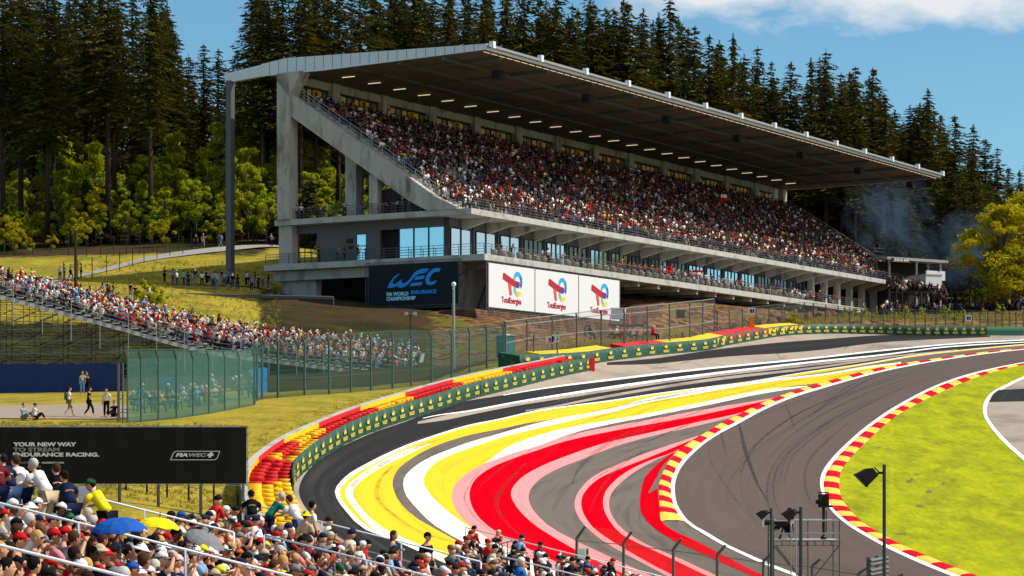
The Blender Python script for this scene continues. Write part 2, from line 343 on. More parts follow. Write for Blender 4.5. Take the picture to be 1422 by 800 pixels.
# base sheet
pxs = list(range(342, 1701, 7)); nr = 52
vs = []; 
for px in pxs:
    t0 = max(topy(px) if px > 345 else 700, 0); 
    for j in range(nr+1):
        p = G(px, t0 + (846-t0)*j/nr); vs.append((p.x, p.y, HT(p.x, p.y)))
fs = [(i*(nr+1)+j, i*(nr+1)+j+1, (i+1)*(nr+1)+j+1, (i+1)*(nr+1)+j) for i in range(len(pxs)-1) for j in range(nr)]
me = bpy.data.meshes.new('runoff_asphalt'); me.from_pydata(vs, [], fs); me.materials.append(m_tan); me.update()
tag(link_mesh('runoff_asphalt', me), kind='structure')

DARK_OUT = [(1600,456+5),(1422,472),(1330,477),(1225,486.5),(1120,498),(975,512),(840,528),(762,538),(695,549.5),(639,559),(600,571),(565,585),(525,598.5),(490,613),(460,628),(435,646),(421,663),(415,680),(417,692),(425,706),(445,727),(480,752),(520,778),(570,808),(640,842)]
C0 = [(1600,466),(1422,478),(1330,486.5),(1264,494),(1199,505),(1120,516.5),(1031,531),(975,538),(907,547),(840,557),(785,564),(740,571),(695,581.5),(650,590.5),(605,604),(560,620),(515,641),(480,662),(465,682),(469,695),(480,710),(504,734),(564,757),(610,779),(665,802),(740,840)]
C0B = [(1600,467),(1422,478.7),(1330,487.2),(1264,495),(1199,506),(1120,517.5),(1031,532.5),(975,539.5),(907,548.7),(840,559),(785,566),(740,573),(695,583.5),(650,593),(605,607),(560,624),(518,645),(485,665),(472,683),(475,695),(487,710),(511,733),(571,757),(617,778),(672,802),(745,840)]
Y1IN = [(1600,469),(1422,480),(1330,488.5),(1264,496.5),(1199,507.5),(1120,520.5),(1065,526.6),(1015,533.4),(952,544),(896,554),(858,565),(815,574),(774,581.5),(730,588.5),(695,596),(650,605),(600,621.5),(572,637),(552,653),(545,670),(548,685),(557,700),(575,717.5),(600,732.5),(653,761),(700,785),(755,812),(820,845)]
B1O = [(600,615),(552.5,629.5),(515,650),(490,667.5),(479,682.5),(481,692.5),(490,705),(516,734),(560,757),(620,782),(690,815)]
B1I = [(600,615.4),(565,632.5),(527.5,651),(502.5,667.5),(490.5,682.5),(492.5,692.5),(502.5,707.5),(532,734),(575,754),(632,778),(700,810)]
W1O = [(1251,503),(1199,509.5),(1140,519.3),(1065,527),(1015,533.6),(952,544.2),(896,554),(858,565.2),(815,574),(774,581.7),(740,589.5),(695,602),(650,615),(616,627.7),(600,634),(577,647.5),(562,662.5),(560,675),(565,690),(577.5,705),(602,729),(657,760),(700,782),(760,810),(830,845)]
W1I = [(1251,505),(1199,512.5),(1140,522),(1065,531),(1020,538),(952,550),(907,557.5),(885,563),(860,570.5),(815,579.5),(774,589),(740,597),(695,608.5),(660,620),(622,634),(600,647),(590,661),(589,673),(600,690),(622.5,711),(656,735),(690,754),(735,777),(790,803),(860,840)]
Y2I = [(1262,503.5),(1225,511),(1172,524),(1140,531.5),(1065,541),(975,559),(907.5,573),(840,585),(785,595),(740,607.5),(706,621),(674,643.6),(649.5,657),(631.5,674),(627.5,687.5),(630,703),(640.5,719),(661,737),(690,753.6),(736,776.6),(791,802.8),(861,839.5)]
W2A = [(1121,536),(1065,541),(975,559),(907.5,573),(840,585),(785,595),(740,607.5),(706,621),(674,643.6)]
W2B = [(1121,537.5),(1065,546),(975,564.5),(907.5,578),(840,591),(796,602),(746,620),(712,630),(674,643.9)]
P1O = [(1090,550.5),(1031,560),(975,569.4),(907.5,582),(840,594.3),(794,604),(746,620),(712,630),(674,643.6),(649.5,657),(631.5,674),(627.5,687.5),(630,703),(640.5,719),(661,737),(690,753),(720,768),(770,790),(850,826)]
R1O = [(1086,552),(1031,564),(975,576),(907.5,588.5),(860,597),(785,613),(745,626),(712.5,637),(679,651.5),(658.5,668),(652,685),(655,703),(665,719),(683,735),(708,749.5),(760,775),(820,802),(900,838)]
R1I = [(1060,561),(1030,573),(975,585),(907.5,600),(840,615.5),(787,633.5),(746,650.4),(721.5,666),(709.6,683),(712.5,696.5),(726,714.5),(746,732),(780,753),(817.5,774),(870,799),(950,836)]
P1I = [(1045,566),(1020,578),(975,590),(907.5,605.4),(855,620),(814,636),(769,654),(744,670.6),(734,687.5),(737,703),(753,723),(775.5,739),(817.5,760),(855,777.5),(895,796),(985,835)]
P2O = [(970,605),(925,620),(900,628.6),(855,646),(817.5,667),(799,692),(799,709),(811,729),(831,747),(862,766.5),(892,782),(920,797),(1000,835)]
R2O = [(966,609),(905,634),(862,651),(828,667.5),(809,689),(808,707),(821,730),(843,747.5),(880,770),(920,792),(1010,834)]
R2I = [(944,624),(932,629.5),(892.5,644),(860,662.5),(840,685),(838,705),(847.5,725),(865,744),(897.5,760),(935,777.5),(975,797),(1060,834)]
P2I = [(940,628),(930,631),(897.5,646),(867.5,666),(849,686),(846,705),(855,725),(877.5,745),(905,760),(942,775),(980,793),(1066,831)]
R3O = [(932,630),(910,647.5),(895,665),(890,685),(889,705),(895,720),(920,742.5),(955,760),(992,777.5),(1030,794),(1100,825)]
R3I = [(940,627.5),(922.5,645),(913,662),(914,685),(916,705),(918,724),(940,740),(968,752.5),(1000,769),(1052,796),(1120,823)]
R3H = [(934,634),(924,646),(913,662),(903,680),(900,686)]; R3H2 = [(934.5,634.5),(926,650),(919,662),(915,673),(914.5,678)]
K1L = [(1600,473),(1422,483.6),(1343,492),(1278,501),(1225,510),(1172,523),(1119,538),(1083,550),(1054,561.5),(1027,575),(1002,587.4),(979.5,601),(959,613.5),(937.5,630),(926,644),(919,657.5),(915,672.5),(915.5,687.5),(916,705),(917.5,724)]
K1R = [(1600,474),(1422,485),(1343,494.3),(1278,504.3),(1225,514.5),(1172,528.5),(1140,537.5),(1110,546),(1087,554.5),(1056,568),(1027,583.5),(995,601.5),(973,616),(959,628),(946,641),(937.5,655),(932,670),(932,685),(935,700),(941,713),(950,724)]
WL1L = K1R[:-1] + [(951,725),(980,744),(1005,758.5),(1030,770.5),(1055,782),(1080,792),(1165,824)]
WL1R = [(1600,474.8),(1422,486),(1343,495.6),(1278,506),(1225,516.7),(1172,531),(1140,540.5),(1110,549.5),(1087,558),(1056,572),(1027,588),(999,603),(979,616),(964,629),(951,642.5),(943,655),(937.7,670),(937.2,685),(940,700),(947,713),(958,726),(985,742),(1010,757),(1035,768.5),(1060,779.5),(1085,789.5),(1170,821)]
K2W = [(1600,482),(1422,503.3),(1382.6,510.8),(1338,521.8),(1298.6,536),(1262,554),(1230,573),(1199,595.4),(1172.5,619),(1152.5,640),(1141,658),(1139,674),(1143.5,692),(1155,710),(1175,728),(1202,745),(1231,761),(1265,777),(1299,791.5),(1420,838)]
K2L = [(1600,483),(1422,504.4),(1382.6,512.3),(1343,523),(1304,536.5),(1267,555),(1235.5,574),(1204,596.4),(1178,619.5),(1158,641),(1147,658),(1143.5,674),(1148,692),(1159,709),(1179.5,726.5),(1206.5,743),(1236,759),(1270,774.5),(1304,789),(1426,836)]
K2R = [(1600,485),(1422,507),(1382.6,516),(1356,524.5),(1320,539),(1283,556.5),(1251,574),(1225,594),(1199,618),(1180,638),(1168,655),(1165.6,670),(1168,689),(1179.5,707),(1197.5,725),(1224.5,742),(1256,758.5),(1292,774),(1324,787),(1440,832)]
RDL = [(1600,492),(1470,510),(1422,523),(1398,534),(1377,545.5),(1366,561),(1366,577),(1375,593),(1393,614),(1417,636),(1480,690)]
RDR = [(1600,494),(1470,512.5),(1422,526.5),(1401,536.5),(1382,548),(1371.5,562),(1371,577),(1380,592),(1398,612),(1422,634),(1486,687)]

e = 0.008
strip('black_track_surface', DARK_OUT, C0, m_black, e)
strip('inner_asphalt', C0, [(1600,474.5)] + WL1L[1:], m_grey, e)
strip('racing_line', WL1R, K2W, m_track, e*2)
strip('white_painted_border', C0, C0B, m_wht, 2*e, across=1)
strip('yellow_painted_band', C0B, Y1IN, m_yel, 2*e)
strip('white_painted_band', B1O, B1I, m_wht, 3*e)
strip('white_painted_band', W1O, W1I, m_wht, 2*e)
strip('yellow_painted_band', W1I, Y2I, m_yel, 2*e)
strip('white_painted_band', W2A, W2B, m_wht, 3*e)
strip('pink_painted_band', P1O, R1O, m_pink, 2*e)
strip('red_painted_band', R1O, R1I, m_red, 2*e)
strip('pink_painted_band', R1I, P1I, m_pink, 2*e)
strip('pink_painted_band', P2O, R2O, m_pink, 2*e)
strip('red_painted_band', R2O, R2I, m_red, 2*e)
strip('red_painted_band', [(968,607.5),(953,617.5),(940,627)], [(966,609),(950,621),(932,630)], m_red, 2.2*e, n=8)
strip('pink_painted_band', R2I, P2I, m_pink, 2.5*e)
strip('red_painted_band', R3O, R3I, m_red, 3*e)
strip('inner_asphalt', R3H, R3H2, m_grey, 4*e, n=10)
def lane(name, pts, wpx, m, off):
    c = catmull(pts); A = []; B = []
    k = len(c)
    for i in range(0, k, 3):
        w = wpx if isinstance(wpx, (int, float)) else np.interp(c[i].x, [w_[0] for w_ in wpx], [w_[1] for w_ in wpx])
        A.append((c[i].x, c[i].y-w/2)); B.append((c[i].x, c[i].y+w/2))
    return strip(name, A, B, m, off)
# upper run-off: black lanes, pale lanes and white lines
strip('black_lane', [(843,503.5),(907,498),(997,485),(1080,476),(1140,471.5),(1225,465.5),(1300,465.5),(1375,466.3)], [(843,507),(907,505.5),(952,501),(1020,494.5),(1080,491),(1140,486),(1225,475.5),(1375,468)], m_black, e)
lane('white_line', [(1600,461.8),(1422,472.3),(1330,477.4),(1225,487),(1120,498.6),(975,512.8),(840,528.6),(762,538.6),(690,550.6)], [(690,.8),(840,2.6),(1120,2.2),(1422,1.4)], m_line, 2.5*e)
lane('pale_lane', [(1330,486),(1225,496.5),(1120,507.5),(975,523.5),(860,539.5),(785,551),(717,561.5),(650,574),(600,584),(580,587.5)], [(580,3),(620,7),(700,5),(1000,4),(1330,1.5)], m_tan, 2*e)
lane('white_line', [(1422,475.5),(1356,479),(1304,483),(1225,493.3),(1120,504),(975,521),(860,536.5),(785,548),(717,559),(650,571.4),(605,577.5),(585,582)], [(585,.8),(650,2),(840,3.3),(1120,2.6),(1422,1.2)], m_line, 3*e)
lane('pale_lane', [(1270,491),(1199,501.5),(1120,512.5),(1000,526),(900,541),(820,555),(760,566.5),(720,572)], [(720,1),(820,3.5),(1000,4),(1270,1.5)], m_tan, 2*e)
def kerb(name, L, Rr, reds, label_h=0.05):
    n = 700
    a = resample(catmull(L), n); b = resample(catmull(Rr), n); mid = [(p+q)/2 for p, q in zip(a, b)]
    idx = sorted(min(range(n), key=lambda i: (mid[i].x-x)**2+(mid[i].y-y)**2) for x, y in reds)
    br = []
    for i in range(len(idx)):
        lo = idx[i]-idx[i-1] if i else idx[1]-idx[0]; hi = idx[i+1]-idx[i] if i+1 < len(idx) else idx[-1]-idx[-2]
        br.append((int(idx[i]-lo/4), int(idx[i]+hi/4)))
    mb = MB(); W = 4
    def isred(i): return any(p <= i < q for p, q in br)
    rows = []
    for i in range(0, n):
        ra = G(*a[i]); rb = G(*b[i]); rows.append([(lambda p, j: (p.x, p.y, HT(p.x, p.y) + 0.02 + (0.05 if 0 < j < W else 0.0)))(ra.lerp(rb, j/W), j) for j in range(W+1)])
    for i in range(n-1):
        mb.add(rows[i]+rows[i+1], [(j, j+1, W+2+j, W+1+j) for j in range(W)], 1 if isred(i) else 0)
    o = mb.build(name, [m_kyel, m_kred]); me = o.data
    if me.polygons[50].normal.z < 0: me.flip_normals()
    ul = me.uv_layers.new(name='UVMap')
    for lp in me.loops:
        c = me.vertices[lp.vertex_index].co; ul.data[lp.index].uv = (c.y*1.3, c.x*1.5)
    o['kind'] = 'structure'
REDS1 = [(926,710.5),(925,695),(924,680.5),(924,665.5),(928,651),(936,637),(949,623.5),(970,609),(991,597),(1011,586),(1031,576),(1052,565),(1079,555),(1108,543.5),(1130,537),(1158,529),(1188,521.5),(1219,514),(1251,507.6),(1283,501.8),(1314,497),(1347,492.6),(1379,489),(1411,485.6),(1450,483),(1490,480),(1530,477.5),(1570,475)]
REDS2 = [(1390,822),(1350,804),(1312,785.5),(1270,768),(1236,752),(1205,736),(1184,721),(1169,706.5),(1160,691),(1155,675),(1157.5,660),(1165,645.5),(1176,631.7),(1189,618),(1203,605.5),(1219,593),(1236,581.5),(1253,570.5),(1272,560),(1293,549),(1314,539.5),(1338,530),(1364,521.5),(1390.5,514),(1418,507.5),(1450,503),(1490,498),(1530,493),(1570,488)]
kerb('outer_kerb', K1L, K1R, REDS1); kerb('inner_kerb', K2L, K2R, REDS2)
strip('white_edge_line', WL1L, WL1R, m_line, 4*e, across=1)
strip('white_edge_line', K2W, K2L, m_line, 3*e, across=1)
# infield: extend grass beyond the frame on the right
strip('grass_infield', K2R, [(1600,487),(1640,492),(1650,500),(1660,515),(1670,540),(1680,560),(1685,600),(1690,640),(1695,680),(1698,700),(1699,730),(1700,760),(1700,800),(1700,838)], m_infield, 1.5*e, across=60)
strip('service_road', RDR, [(1600,498),(1610,505),(1620,520),(1630,540),(1640,560),(1650,600),(1660,640),(1670,660),(1680,690)], m_tan, 3.5*e, across=30)
strip('white_edge_line', RDL, RDR, m_line, 4*e, across=1)
strip('road_shadow_patch', [(1387,542),(1379,548),(1373,559)], [(1620,530),(1622,540),(1624,552)], m_black, 4.6*e, n=10, across=24)  # shadow band across the service road, painted as a black strip
m_dirt = mat('bare_soil', (0.20,0.13,0.07), 0.95, 0.4, 3)
for x, y, w, h in [(1262,669,6,2.5),(1290,683,5,3),(1277,703,6,2),(1266,666,3,2),(1310,672,2,2),(1252,742,8,1.2),(1220,622,5,1),(1273,659,4,1.5)]:
    mb = MB(); q = [G(x+w*math.cos(a)*rnd.uniform(.6,1.1), y+h*math.sin(a)*rnd.uniform(.6,1.1), 0.03) for a in [k*math.pi/5 for k in range(10)]]; mb.add(q, [tuple(range(10))]); o = mb.build('bare_patch', m_dirt); o['kind'] = 'structure'
# tyre marks on the racing line
m_skid = mat_net('tyre_mark', (0.02,0.019,0.02), 0.55, 0.5, 1.4)
m_skid2 = mat_net('faint_tyre_mark', (0.02,0.019,0.02), 0.20, 0.35, 1.4)
def skid(pts, w, m, off=4.4): 
    g = gcurve(pts); mb = MB()
    L_ = []
    for i, p in enumerate(g):
        t = (g[min(i+1, len(g)-1)] - g[max(i-1, 0)]); t.z = 0; t.normalize(); nrm = Vector((-t.y, t.x, 0))
        ww = w*(0.35+0.65*math.sin(math.pi*min(1, (i+1)/len(g)*1.1)))
        for s_ in (-1, 1):
            q = p + nrm*ww*s_/2; L_.append((q.x, q.y, HT(q.x, q.y)+off*e))
    mb.add(L_, [(2*i, 2*i+1, 2*i+3, 2*i+2) for i in range(len(g)-1)]); o = mb.build('tyre_mark', m); o['kind'] = 'structure'
skid([(1026,589),(1030,604),(1034,622),(1040,641),(1052,672),(1066,696)], 0.30, m_skid)
skid([(1001,600),(1004,614),(1010,634)], 0.25, m_skid2)
skid([(984,612),(988,642),(1000,663),(1015,685),(1037,712),(1052,725)], 0.12, m_skid2)
skid([(942,668),(990,684),(1040,703),(1075,722)], 0.08, m_skid2)
skid([(1122,580),(1135,570),(1160,550),(1196,528),(1240,515)], 0.22, m_skid2)
skid([(1130,575),(1170,548),(1215,524),(1262,512)], 0.15, m_skid)
skid([(1090,562),(1098,578),(1103,596)], 0.2, m_skid2)
skid([(1078,490),(1085,498),(1092,494)], 0.3, m_skid2, 1.6); skid([(1172,486),(1180,478),(1182,470)], 0.3, m_skid2, 1.6)
rs = random.Random(3)
for k in range(26):     # bundles of faint arcs following the corner
    a = rs.uniform(0.15, 0.9); i0 = rs.uniform(0, .5)
    L1 = resample(catmull(WL1R), 60); L2 = resample(catmull(K2W), 60)
    s0 = rs.randint(6, 34); s1 = s0 + rs.randint(9, 20); b = a + rs.uniform(-.18, .18)
    pts = [L1[i].lerp(L2[i], a + (b-a)*(i-s0)/(s1-s0)) for i in range(s0, min(s1, 59), 3)]
    if len(pts) > 2: skid([(p.x, p.y) for p in pts], rs.uniform(.08, .22), m_skid2, 3.0)
L1 = resample(catmull(C0), 90); L2 = resample(catmull([(1600,474.5)] + WL1L[1:]), 90)
for k in range(34):     # rubber smeared across the painted run-off
    a = rs.uniform(.05, .95); s0 = rs.randint(22, 66); s1 = s0 + rs.randint(7, 18); b = a + rs.uniform(-.16, .16)
    pts = [L1[i].lerp(L2[i], min(max(a + (b-a)*(i-s0)/(s1-s0), .02), .97)) for i in range(s0, min(s1, 89), 2)]
    if len(pts) > 2: skid([(p.x, p.y) for p in pts], rs.uniform(.10, .30), m_skid2, 5.2)
for k in range(16):
    x = rs.uniform(850, 1380); y = float(np.interp(x, [840,975,1120,1225,1380],[518,505,492,480,471])) + rs.uniform(-4, 3)
    skid([(x, y), (x+rs.uniform(6, 16), y-rs.uniform(1, 4)), (x+rs.uniform(18, 34), y-rs.uniform(0, 7))], 0.14, m_skid2, 1.6)
# ------------------------------------------------------------------ materials of built things
m_conc = mat('weathered_concrete', srgb(178,173,166), 0.9, 0.25, 0.8, bump=0.2, c2=srgb(112,106,100), c2lo=0.5, c2hi=0.68, c2scale=0.7, stretch=(1,1,0.3))
m_conc2 = mat('slab_concrete', srgb(176,176,172), 0.9, 0.15, 1.2, c2=srgb(130,128,124), c2lo=0.5, c2hi=0.7, c2scale=0.5)
m_wall = mat('grey_cladding', srgb(98,98,102), 0.85, 0.1, 0.8)
m_dark = mat('dark_steel', srgb(34,35,38), 0.6, 0.15, 2)
m_steel = mat('galvanised_steel', srgb(150,152,155), 0.5, 0.15, 3, metal=0.4)
m_steel_d = mat('dull_steel', srgb(92,94,98), 0.55, 0.15, 3, metal=0.3)
m_soff = mat('ribbed_soffit', srgb(98,88,80), 0.8, 0.12, 0.7, c2=srgb(66,60,56), c2lo=0.45, c2hi=0.7)
m_fascia = mat('pale_roof_cladding', srgb(212,220,230), 0.5, 0.08, 0.4, stretch=(1,1,4))
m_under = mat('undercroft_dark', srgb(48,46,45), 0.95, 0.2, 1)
m_lamp = mat('lit_tube', (1,0.8,0.5), emit=(1.0,0.78,0.5), estr=0.75)
m_black = MATS['new_black_asphalt_and_shadow']
m_glass = bpy.data.materials.new('reflective_glass'); m_glass.use_nodes = True
_b = m_glass.node_tree.nodes['Principled BSDF']; _b.inputs['Base Color'].default_value = (0.10,0.20,0.24,1); _b.inputs['Roughness'].default_value = 0.06; _b.inputs['Metallic'].default_value = 0.9
_b.inputs['Base Color'].default_value = (0.52,0.72,0.80,1)
m_glassd = mat('smoked_glass', srgb(60,78,84), 0.15, 0.2, 0.6, spec=0.8)
m_amber = mat('amber_lit_panel', srgb(190,150,90), 0.6, 0.3, 2, emit=(1.0,0.55,0.14), estr=0.05)
m_pane = mat('frosted_pane', srgb(150,135,125), 0.4, 0.2, 1.5)

m_letter_w = mat('white_lettering', (0.75,0.75,0.76), 0.6, 0.02); m_letter_g = mat('grey_lettering', (0.27,0.27,0.28), 0.6, 0.02)
def text_mesh(txt, size, ext=0.01, bold=0.0, shear=0.0, sx=1.0, align='LEFT', space=1.0):
    cu = bpy.data.curves.new('lettering', 'FONT'); cu.body = txt; cu.size = size; cu.extrude = ext; cu.offset = bold; cu.shear = shear
    cu.align_x = align; cu.space_character = space; cu.resolution_u = 3
    o = bpy.data.objects.new('tmp', cu); col.objects.link(o); dg = bpy.context.evaluated_depsgraph_get(); dg.update()
    me = bpy.data.meshes.new_from_object(o.evaluated_get(dg)); bpy.data.objects.remove(o); bpy.data.curves.remove(cu)
    if sx != 1.0:
        for v_ in me.vertices: v_.co.x *= sx
    me.materials.clear(); return me
def frame_matrix(o, right, up):
    r_ = Vector(right).normalized(); u_ = Vector(up); u_ = (u_ - r_*u_.dot(r_)).normalized(); n_ = r_.cross(u_)
    m_ = Matrix((( r_.x, u_.x, n_.x, o[0]), (r_.y, u_.y, n_.y, o[1]), (r_.z, u_.z, n_.z, o[2]), (0,0,0,1))); return m_
def put_text(name, me, m_, parent, M):
    me.materials.clear(); me.materials.append(m_); o = link_mesh(name, me, parent); o.matrix_local = M; return o

# ------------------------------------------------------------------ grandstand
ZB = 16.0
GS = empty('grandstand', tuple(S(0,0,ZB)), TH, 'huge concrete grandstand packed with people under a long cantilevered flat roof', 'grandstand')
def part(mb, name, m_, smooth=False, parent=None):
    mb.v = [(x, y, z-ZB) for x, y, z in mb.v] if parent is None else mb.v
    return mb.build(name, m_, parent or GS, smooth)
def gpart(mb, name, m_, parent):           # sub-part: still in stand coordinates
    mb.v = [(x, y, z-ZB) for x, y, z in mb.v]; return mb.build(name, m_, parent)
LU, UU, RU = 99.7, 125.3, 128.0
lower = part(MB().box(0,LU,0,27.9,21.25,21.9), 'lower_terrace_slab', m_conc2)
upper = part(MB().box(0,UU,1.6,26.5,26.05,26.65), 'upper_terrace_slab', m_conc2)
mb = MB()
for k in range(25): 
    u = 2.5+5*k; mb.prism([(u-.22,5.4,25.2),(u-.22,5.4,26.04),(u-.22,1.9,26.04),(u-.22,1.9,25.85)], (.44,0,0))
for k in range(24): part(MB().prism([(4.4+5*k-.25,5.38,24.9),(4.4+5*k-.25,5.38,26.04),(4.4+5*k-.25,1.85,26.04),(4.4+5*k-.25,1.85,25.8)], (.5,0,0)), 'slab_bracket', m_conc)
mb = MB()
mb.box(1.5,90,5.4,5.7,21.9,26.05); mb.box(1.5,1.8,5.7,11.5,25.1,26.05); mb.box(1.5,1.8,5.4,5.9,21.9,26.05)
mb.box(1.5,1.8,13.9,15.6,21.9,26.05); mb.box(1.5,1.8,15.6,16.9,24.8,26.05); mb.box(1.5,1.8,15.6,16.9,21.9,22.0); mb.box(1.5,1.8,16.9,22.0,21.9,26.05); mb.box(1.5,1.8,11.5,13.9,25.1,26.05)
mb.box(1.5,2.6,22.0,26.0,25.2,26.05); mb.box(3.2,3.4,5.7,22,21.9,26.05); mb.box(90,90.3,5.4,22,21.9,26.05)
part(mb, 'facade_wall', m_wall)
part(MB().box(.5,2.0,24.6,26.3,21.9,26.05), 'terrace_pillar', m_conc)
# end-face windows
for a, b in ((5.95,7.75),(7.8,9.6),(9.65,11.45)):
    w = part(MB().box(1.56,1.62,a,b,21.95,25.08), 'window', m_glass); gpart(MB().box(1.45,1.54,b-.02,b+.06,21.9,25.1), 'mullion', m_dark, w)
w = part(MB().box(1.56,1.62,15.7,16.8,22.1,24.75), 'glazed_door', m_glass); gpart(MB().box(1.45,1.55,15.65,16.85,23.5,23.6), 'crossbar', m_conc2, w)
part(MB().box(2.6,2.7,11.5,13.9,21.9,25.1), 'doorway_shade_sheet', m_under)  # dark sheet stands in for the shade inside the door recess
part(MB().box(1.4,1.5,17.3,18.1,23.9,24.4), 'notice_plate', m_dark); part(MB().box(1.4,1.5,17.3,17.8,23.3,23.6), 'notice_plate', m_dark)
mb = MB()
for z in (22.2,23.2,24.2,25.1): mb.box(1.7,1.78,22.0,24.6,z,z+.07)
for y in (22.05,22.9,23.7,24.5): mb.box(1.7,1.78,y,y+.07,21.9,25.2)
part(mb, 'steel_screen', m_dark)
rg = random.Random(5)
for k in range(18):
    u0 = 2.0+5.0*k
    w = part(MB().box(u0,u0+3.9,5.33,5.39,22.0,24.95), 'window', m_glass if k < 15 and rg.random() < .86 else m_glassd)
    fb = MB(); fb.box(u0-.08,u0,5.25,5.4,21.95,25.03).box(u0+3.9,u0+3.98,5.25,5.4,21.95,25.03).box(u0+1.88,u0+2.02,5.25,5.34,21.95,25.0).box(u0,u0+3.9,5.25,5.4,24.95,25.03)
    if k > 2: fb.box(u0+.95,u0+1.02,5.25,5.33,22,24.95); fb.box(u0+2.9,u0+2.97,5.25,5.33,22,24.95)
    gpart(fb, 'window_frame', m_dark, w)
    part(MB().box(u0+4.3,u0+4.5,5.2,5.38,21.9,26.04), 'downpipe', m_steel_d)
for k in range(8): part(MB().box(91+4.4*k,91.7+4.4*k,3.8,4.6,18.5,26.04), 'lower_column', m_conc)
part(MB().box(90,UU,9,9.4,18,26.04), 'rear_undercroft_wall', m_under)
# under the lower terrace
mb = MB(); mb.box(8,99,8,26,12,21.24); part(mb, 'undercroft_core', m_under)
mb = MB(); mb.box(2.0,3.0,22.5,27.0,15,21.24); mb.box(1.6,8,4.2,5.0,15,21.24); mb.box(1.2,2,4.0,27.5,20.2,21.24); part(mb, 'undercroft_wall', m_conc)
mb = MB(); mb.tube((3,.8,21.2),(5,4,16.5),.12); mb.tube((1.2,1.2,21.1),(1.2,8,18),.1); mb.tube((7,.8,21.2),(9,4,16.5),.12); part(mb, 'brace', m_steel_d)
for k in range(20): part(MB().box(4+5*k,4.4+5*k,.3,8,20.75,21.24), 'slab_rib', m_conc)
# seating tiers: stepped block
SLP0, SV0, SZ0, NR = 0.655, 3.9, 27.05, 23
mb = MB()
for r_ in range(NR):
    v0 = SV0 + .8*r_; z1 = SZ0 + .524*r_
    mb.box(1.0,UU-1,v0,v0+.82,z1-.9,z1)
part(mb, 'seating_tier', m_conc)
mb = MB()
for k in range(5):
    for r_ in range(NR): mb.box(22+22*k,22.25+22*k,SV0+.8*r_,SV0+.8*r_+.8,SZ0+.524*r_,SZ0+.524*r_+.03)
# stringers
def zs(v): return 28.05 + (v-5.9)*SLP0
for u0, u1 in ((-.1,.95),(UU-1,UU-.1)):
    v1 = 25.2 if u0 < 5 else 25.2
    part(MB().prism([(u0,3.4,26.66),(u0,3.4,26.9),(u0,5.9,zs(5.9)),(u0,v1,zs(v1)),(u0,v1,zs(v1)-2.4),(u0,9.1,zs(9.1)-2.4),(u0,6.9,26.66)], (u1-u0,0,0)), 'stair_stringer', m_conc)
def railing(pts, h, nbar, posts, r_=.03, name='railing', m_=m_steel_d, infill=0, parent=None, rp=.035):
    mb = MB()
    for a, b in zip(pts, pts[1:]):
        a = Vector(a); b = Vector(b); L_ = (b-a).length
        for j in range(nbar): 
            z = h*(1-j/nbar); mb.tube(a+Vector((0,0,z)), b+Vector((0,0,z)), r_ if j else r_*1.3, n=4, caps=False)
        n_ = max(1, int(L_/posts))
        for i in range(n_+1):
            q = a.lerp(b, i/n_); mb.tube(q, q+Vector((0,0,h)), rp, n=4, caps=False)
    return part(mb, name, m_)
railing([(.3,4.5,27.6),(.3,5.9,zs(5.9)+.1),(.3,25,zs(25)+.1)], 1.15, 3, 1.6, m_=m_steel)
railing([(UU-.5,4.5,27.6),(UU-.5,25,zs(25)+.1)], 1.15, 3, 2.0, m_=m_steel)
railing([(.15,26.4,26.65),(.15,1.75,26.65),(UU-.1,1.75,26.65)], 1.1, 4, 1.5, r_=.028)
railing([(.15,27.8,21.9),(.15,.15,21.9),(LU-.1,.15,21.9)], 1.1, 4, 1.5, r_=.028)
# dark closed wedge behind the end tiers
part(MB().prism([(1.1,7.5,26.66),(1.1,13.5,26.66),(1.1,13.5,29.2),(1.1,12,29.5),(1.1,8.5,27.4)], (.3,0,0)), 'side_infill', m_dark)
# end columns
part(MB().box(-.4,1.2,24.3,25.9,26.66,42.3), 'end_column', m_conc)
part(MB().prism([(-.4,25.9,41.5),(-.4,25.9,42.4),(-.4,22.6,42.4),(-.4,24.3,39.8)], (1.6,0,0)), 'column_head', m_conc)
part(MB().box(2.5,4.0,17.6,19.0,26.66,34.6), 'inner_column', m_conc); part(MB().box(.3,1.3,13.4,14.4,26.66,30.8), 'inner_column', m_conc)
part(MB().box(-.1,.6,32.3,33.0,17.5,42.2), 'roof_prop', m_steel_d)
for k in range(1, 12): part(MB().box(8.0+9.9*k,9.3+9.9*k,25.4,26.4,18,41.4), 'rear_column', m_conc)
part(MB().box(UU-1.2,UU,24.6,26,18,42.2), 'end_column', m_fascia)
# roof: wedge section
rp = lambda u: [(u,-.2,42.75),(u,-.2,43.2),(u,25,43.95),(u,28.2,43.6),(u,28.2,42.4),(u,25,42.42)]
roof = part(MB().prism([(0,-.15,42.62),(0,-.15,43.15),(0,25,43.88),(0,28,43.5),(0,28,42.35),(0,20,42.3)], (RU,0,0)), 'roof', m_soff)
gpart(MB().prism([(-.12,-.3,42.7),(-.12,-.3,43.3),(-.12,25,43.98),(-.12,28.2,43.6),(-.12,28.2,42.3),(-.12,20,42.25)], (.119,0,0)), 'roof_end_cladding', m_fascia, roof)
gpart(MB().prism([(RU+.01,-.3,42.6),(RU+.01,-.3,43.3),(RU+.01,25,43.98),(RU+.01,28.2,43.6),(RU+.01,28.2,42.3),(RU+.01,20,42.25)], (.119,0,0)), 'roof_end_cladding', m_fascia, roof)
gpart(MB().box(0,RU,-.34,-.16,42.66,43.3), 'gutter', m_fascia, roof)
for k in range(1, 24):
    v_ = 28.2*k/24; zt_ = 43.3+.68*min(v_,25)/25-(.38*(v_-25)/3.2 if v_ > 25 else 0); zb_ = 42.7-.42*v_/28
    gpart(MB().box(-.135,-.1205,v_,v_+.05,zb_+.03,zt_-.03), 'panel_joint', m_steel_d, roof)
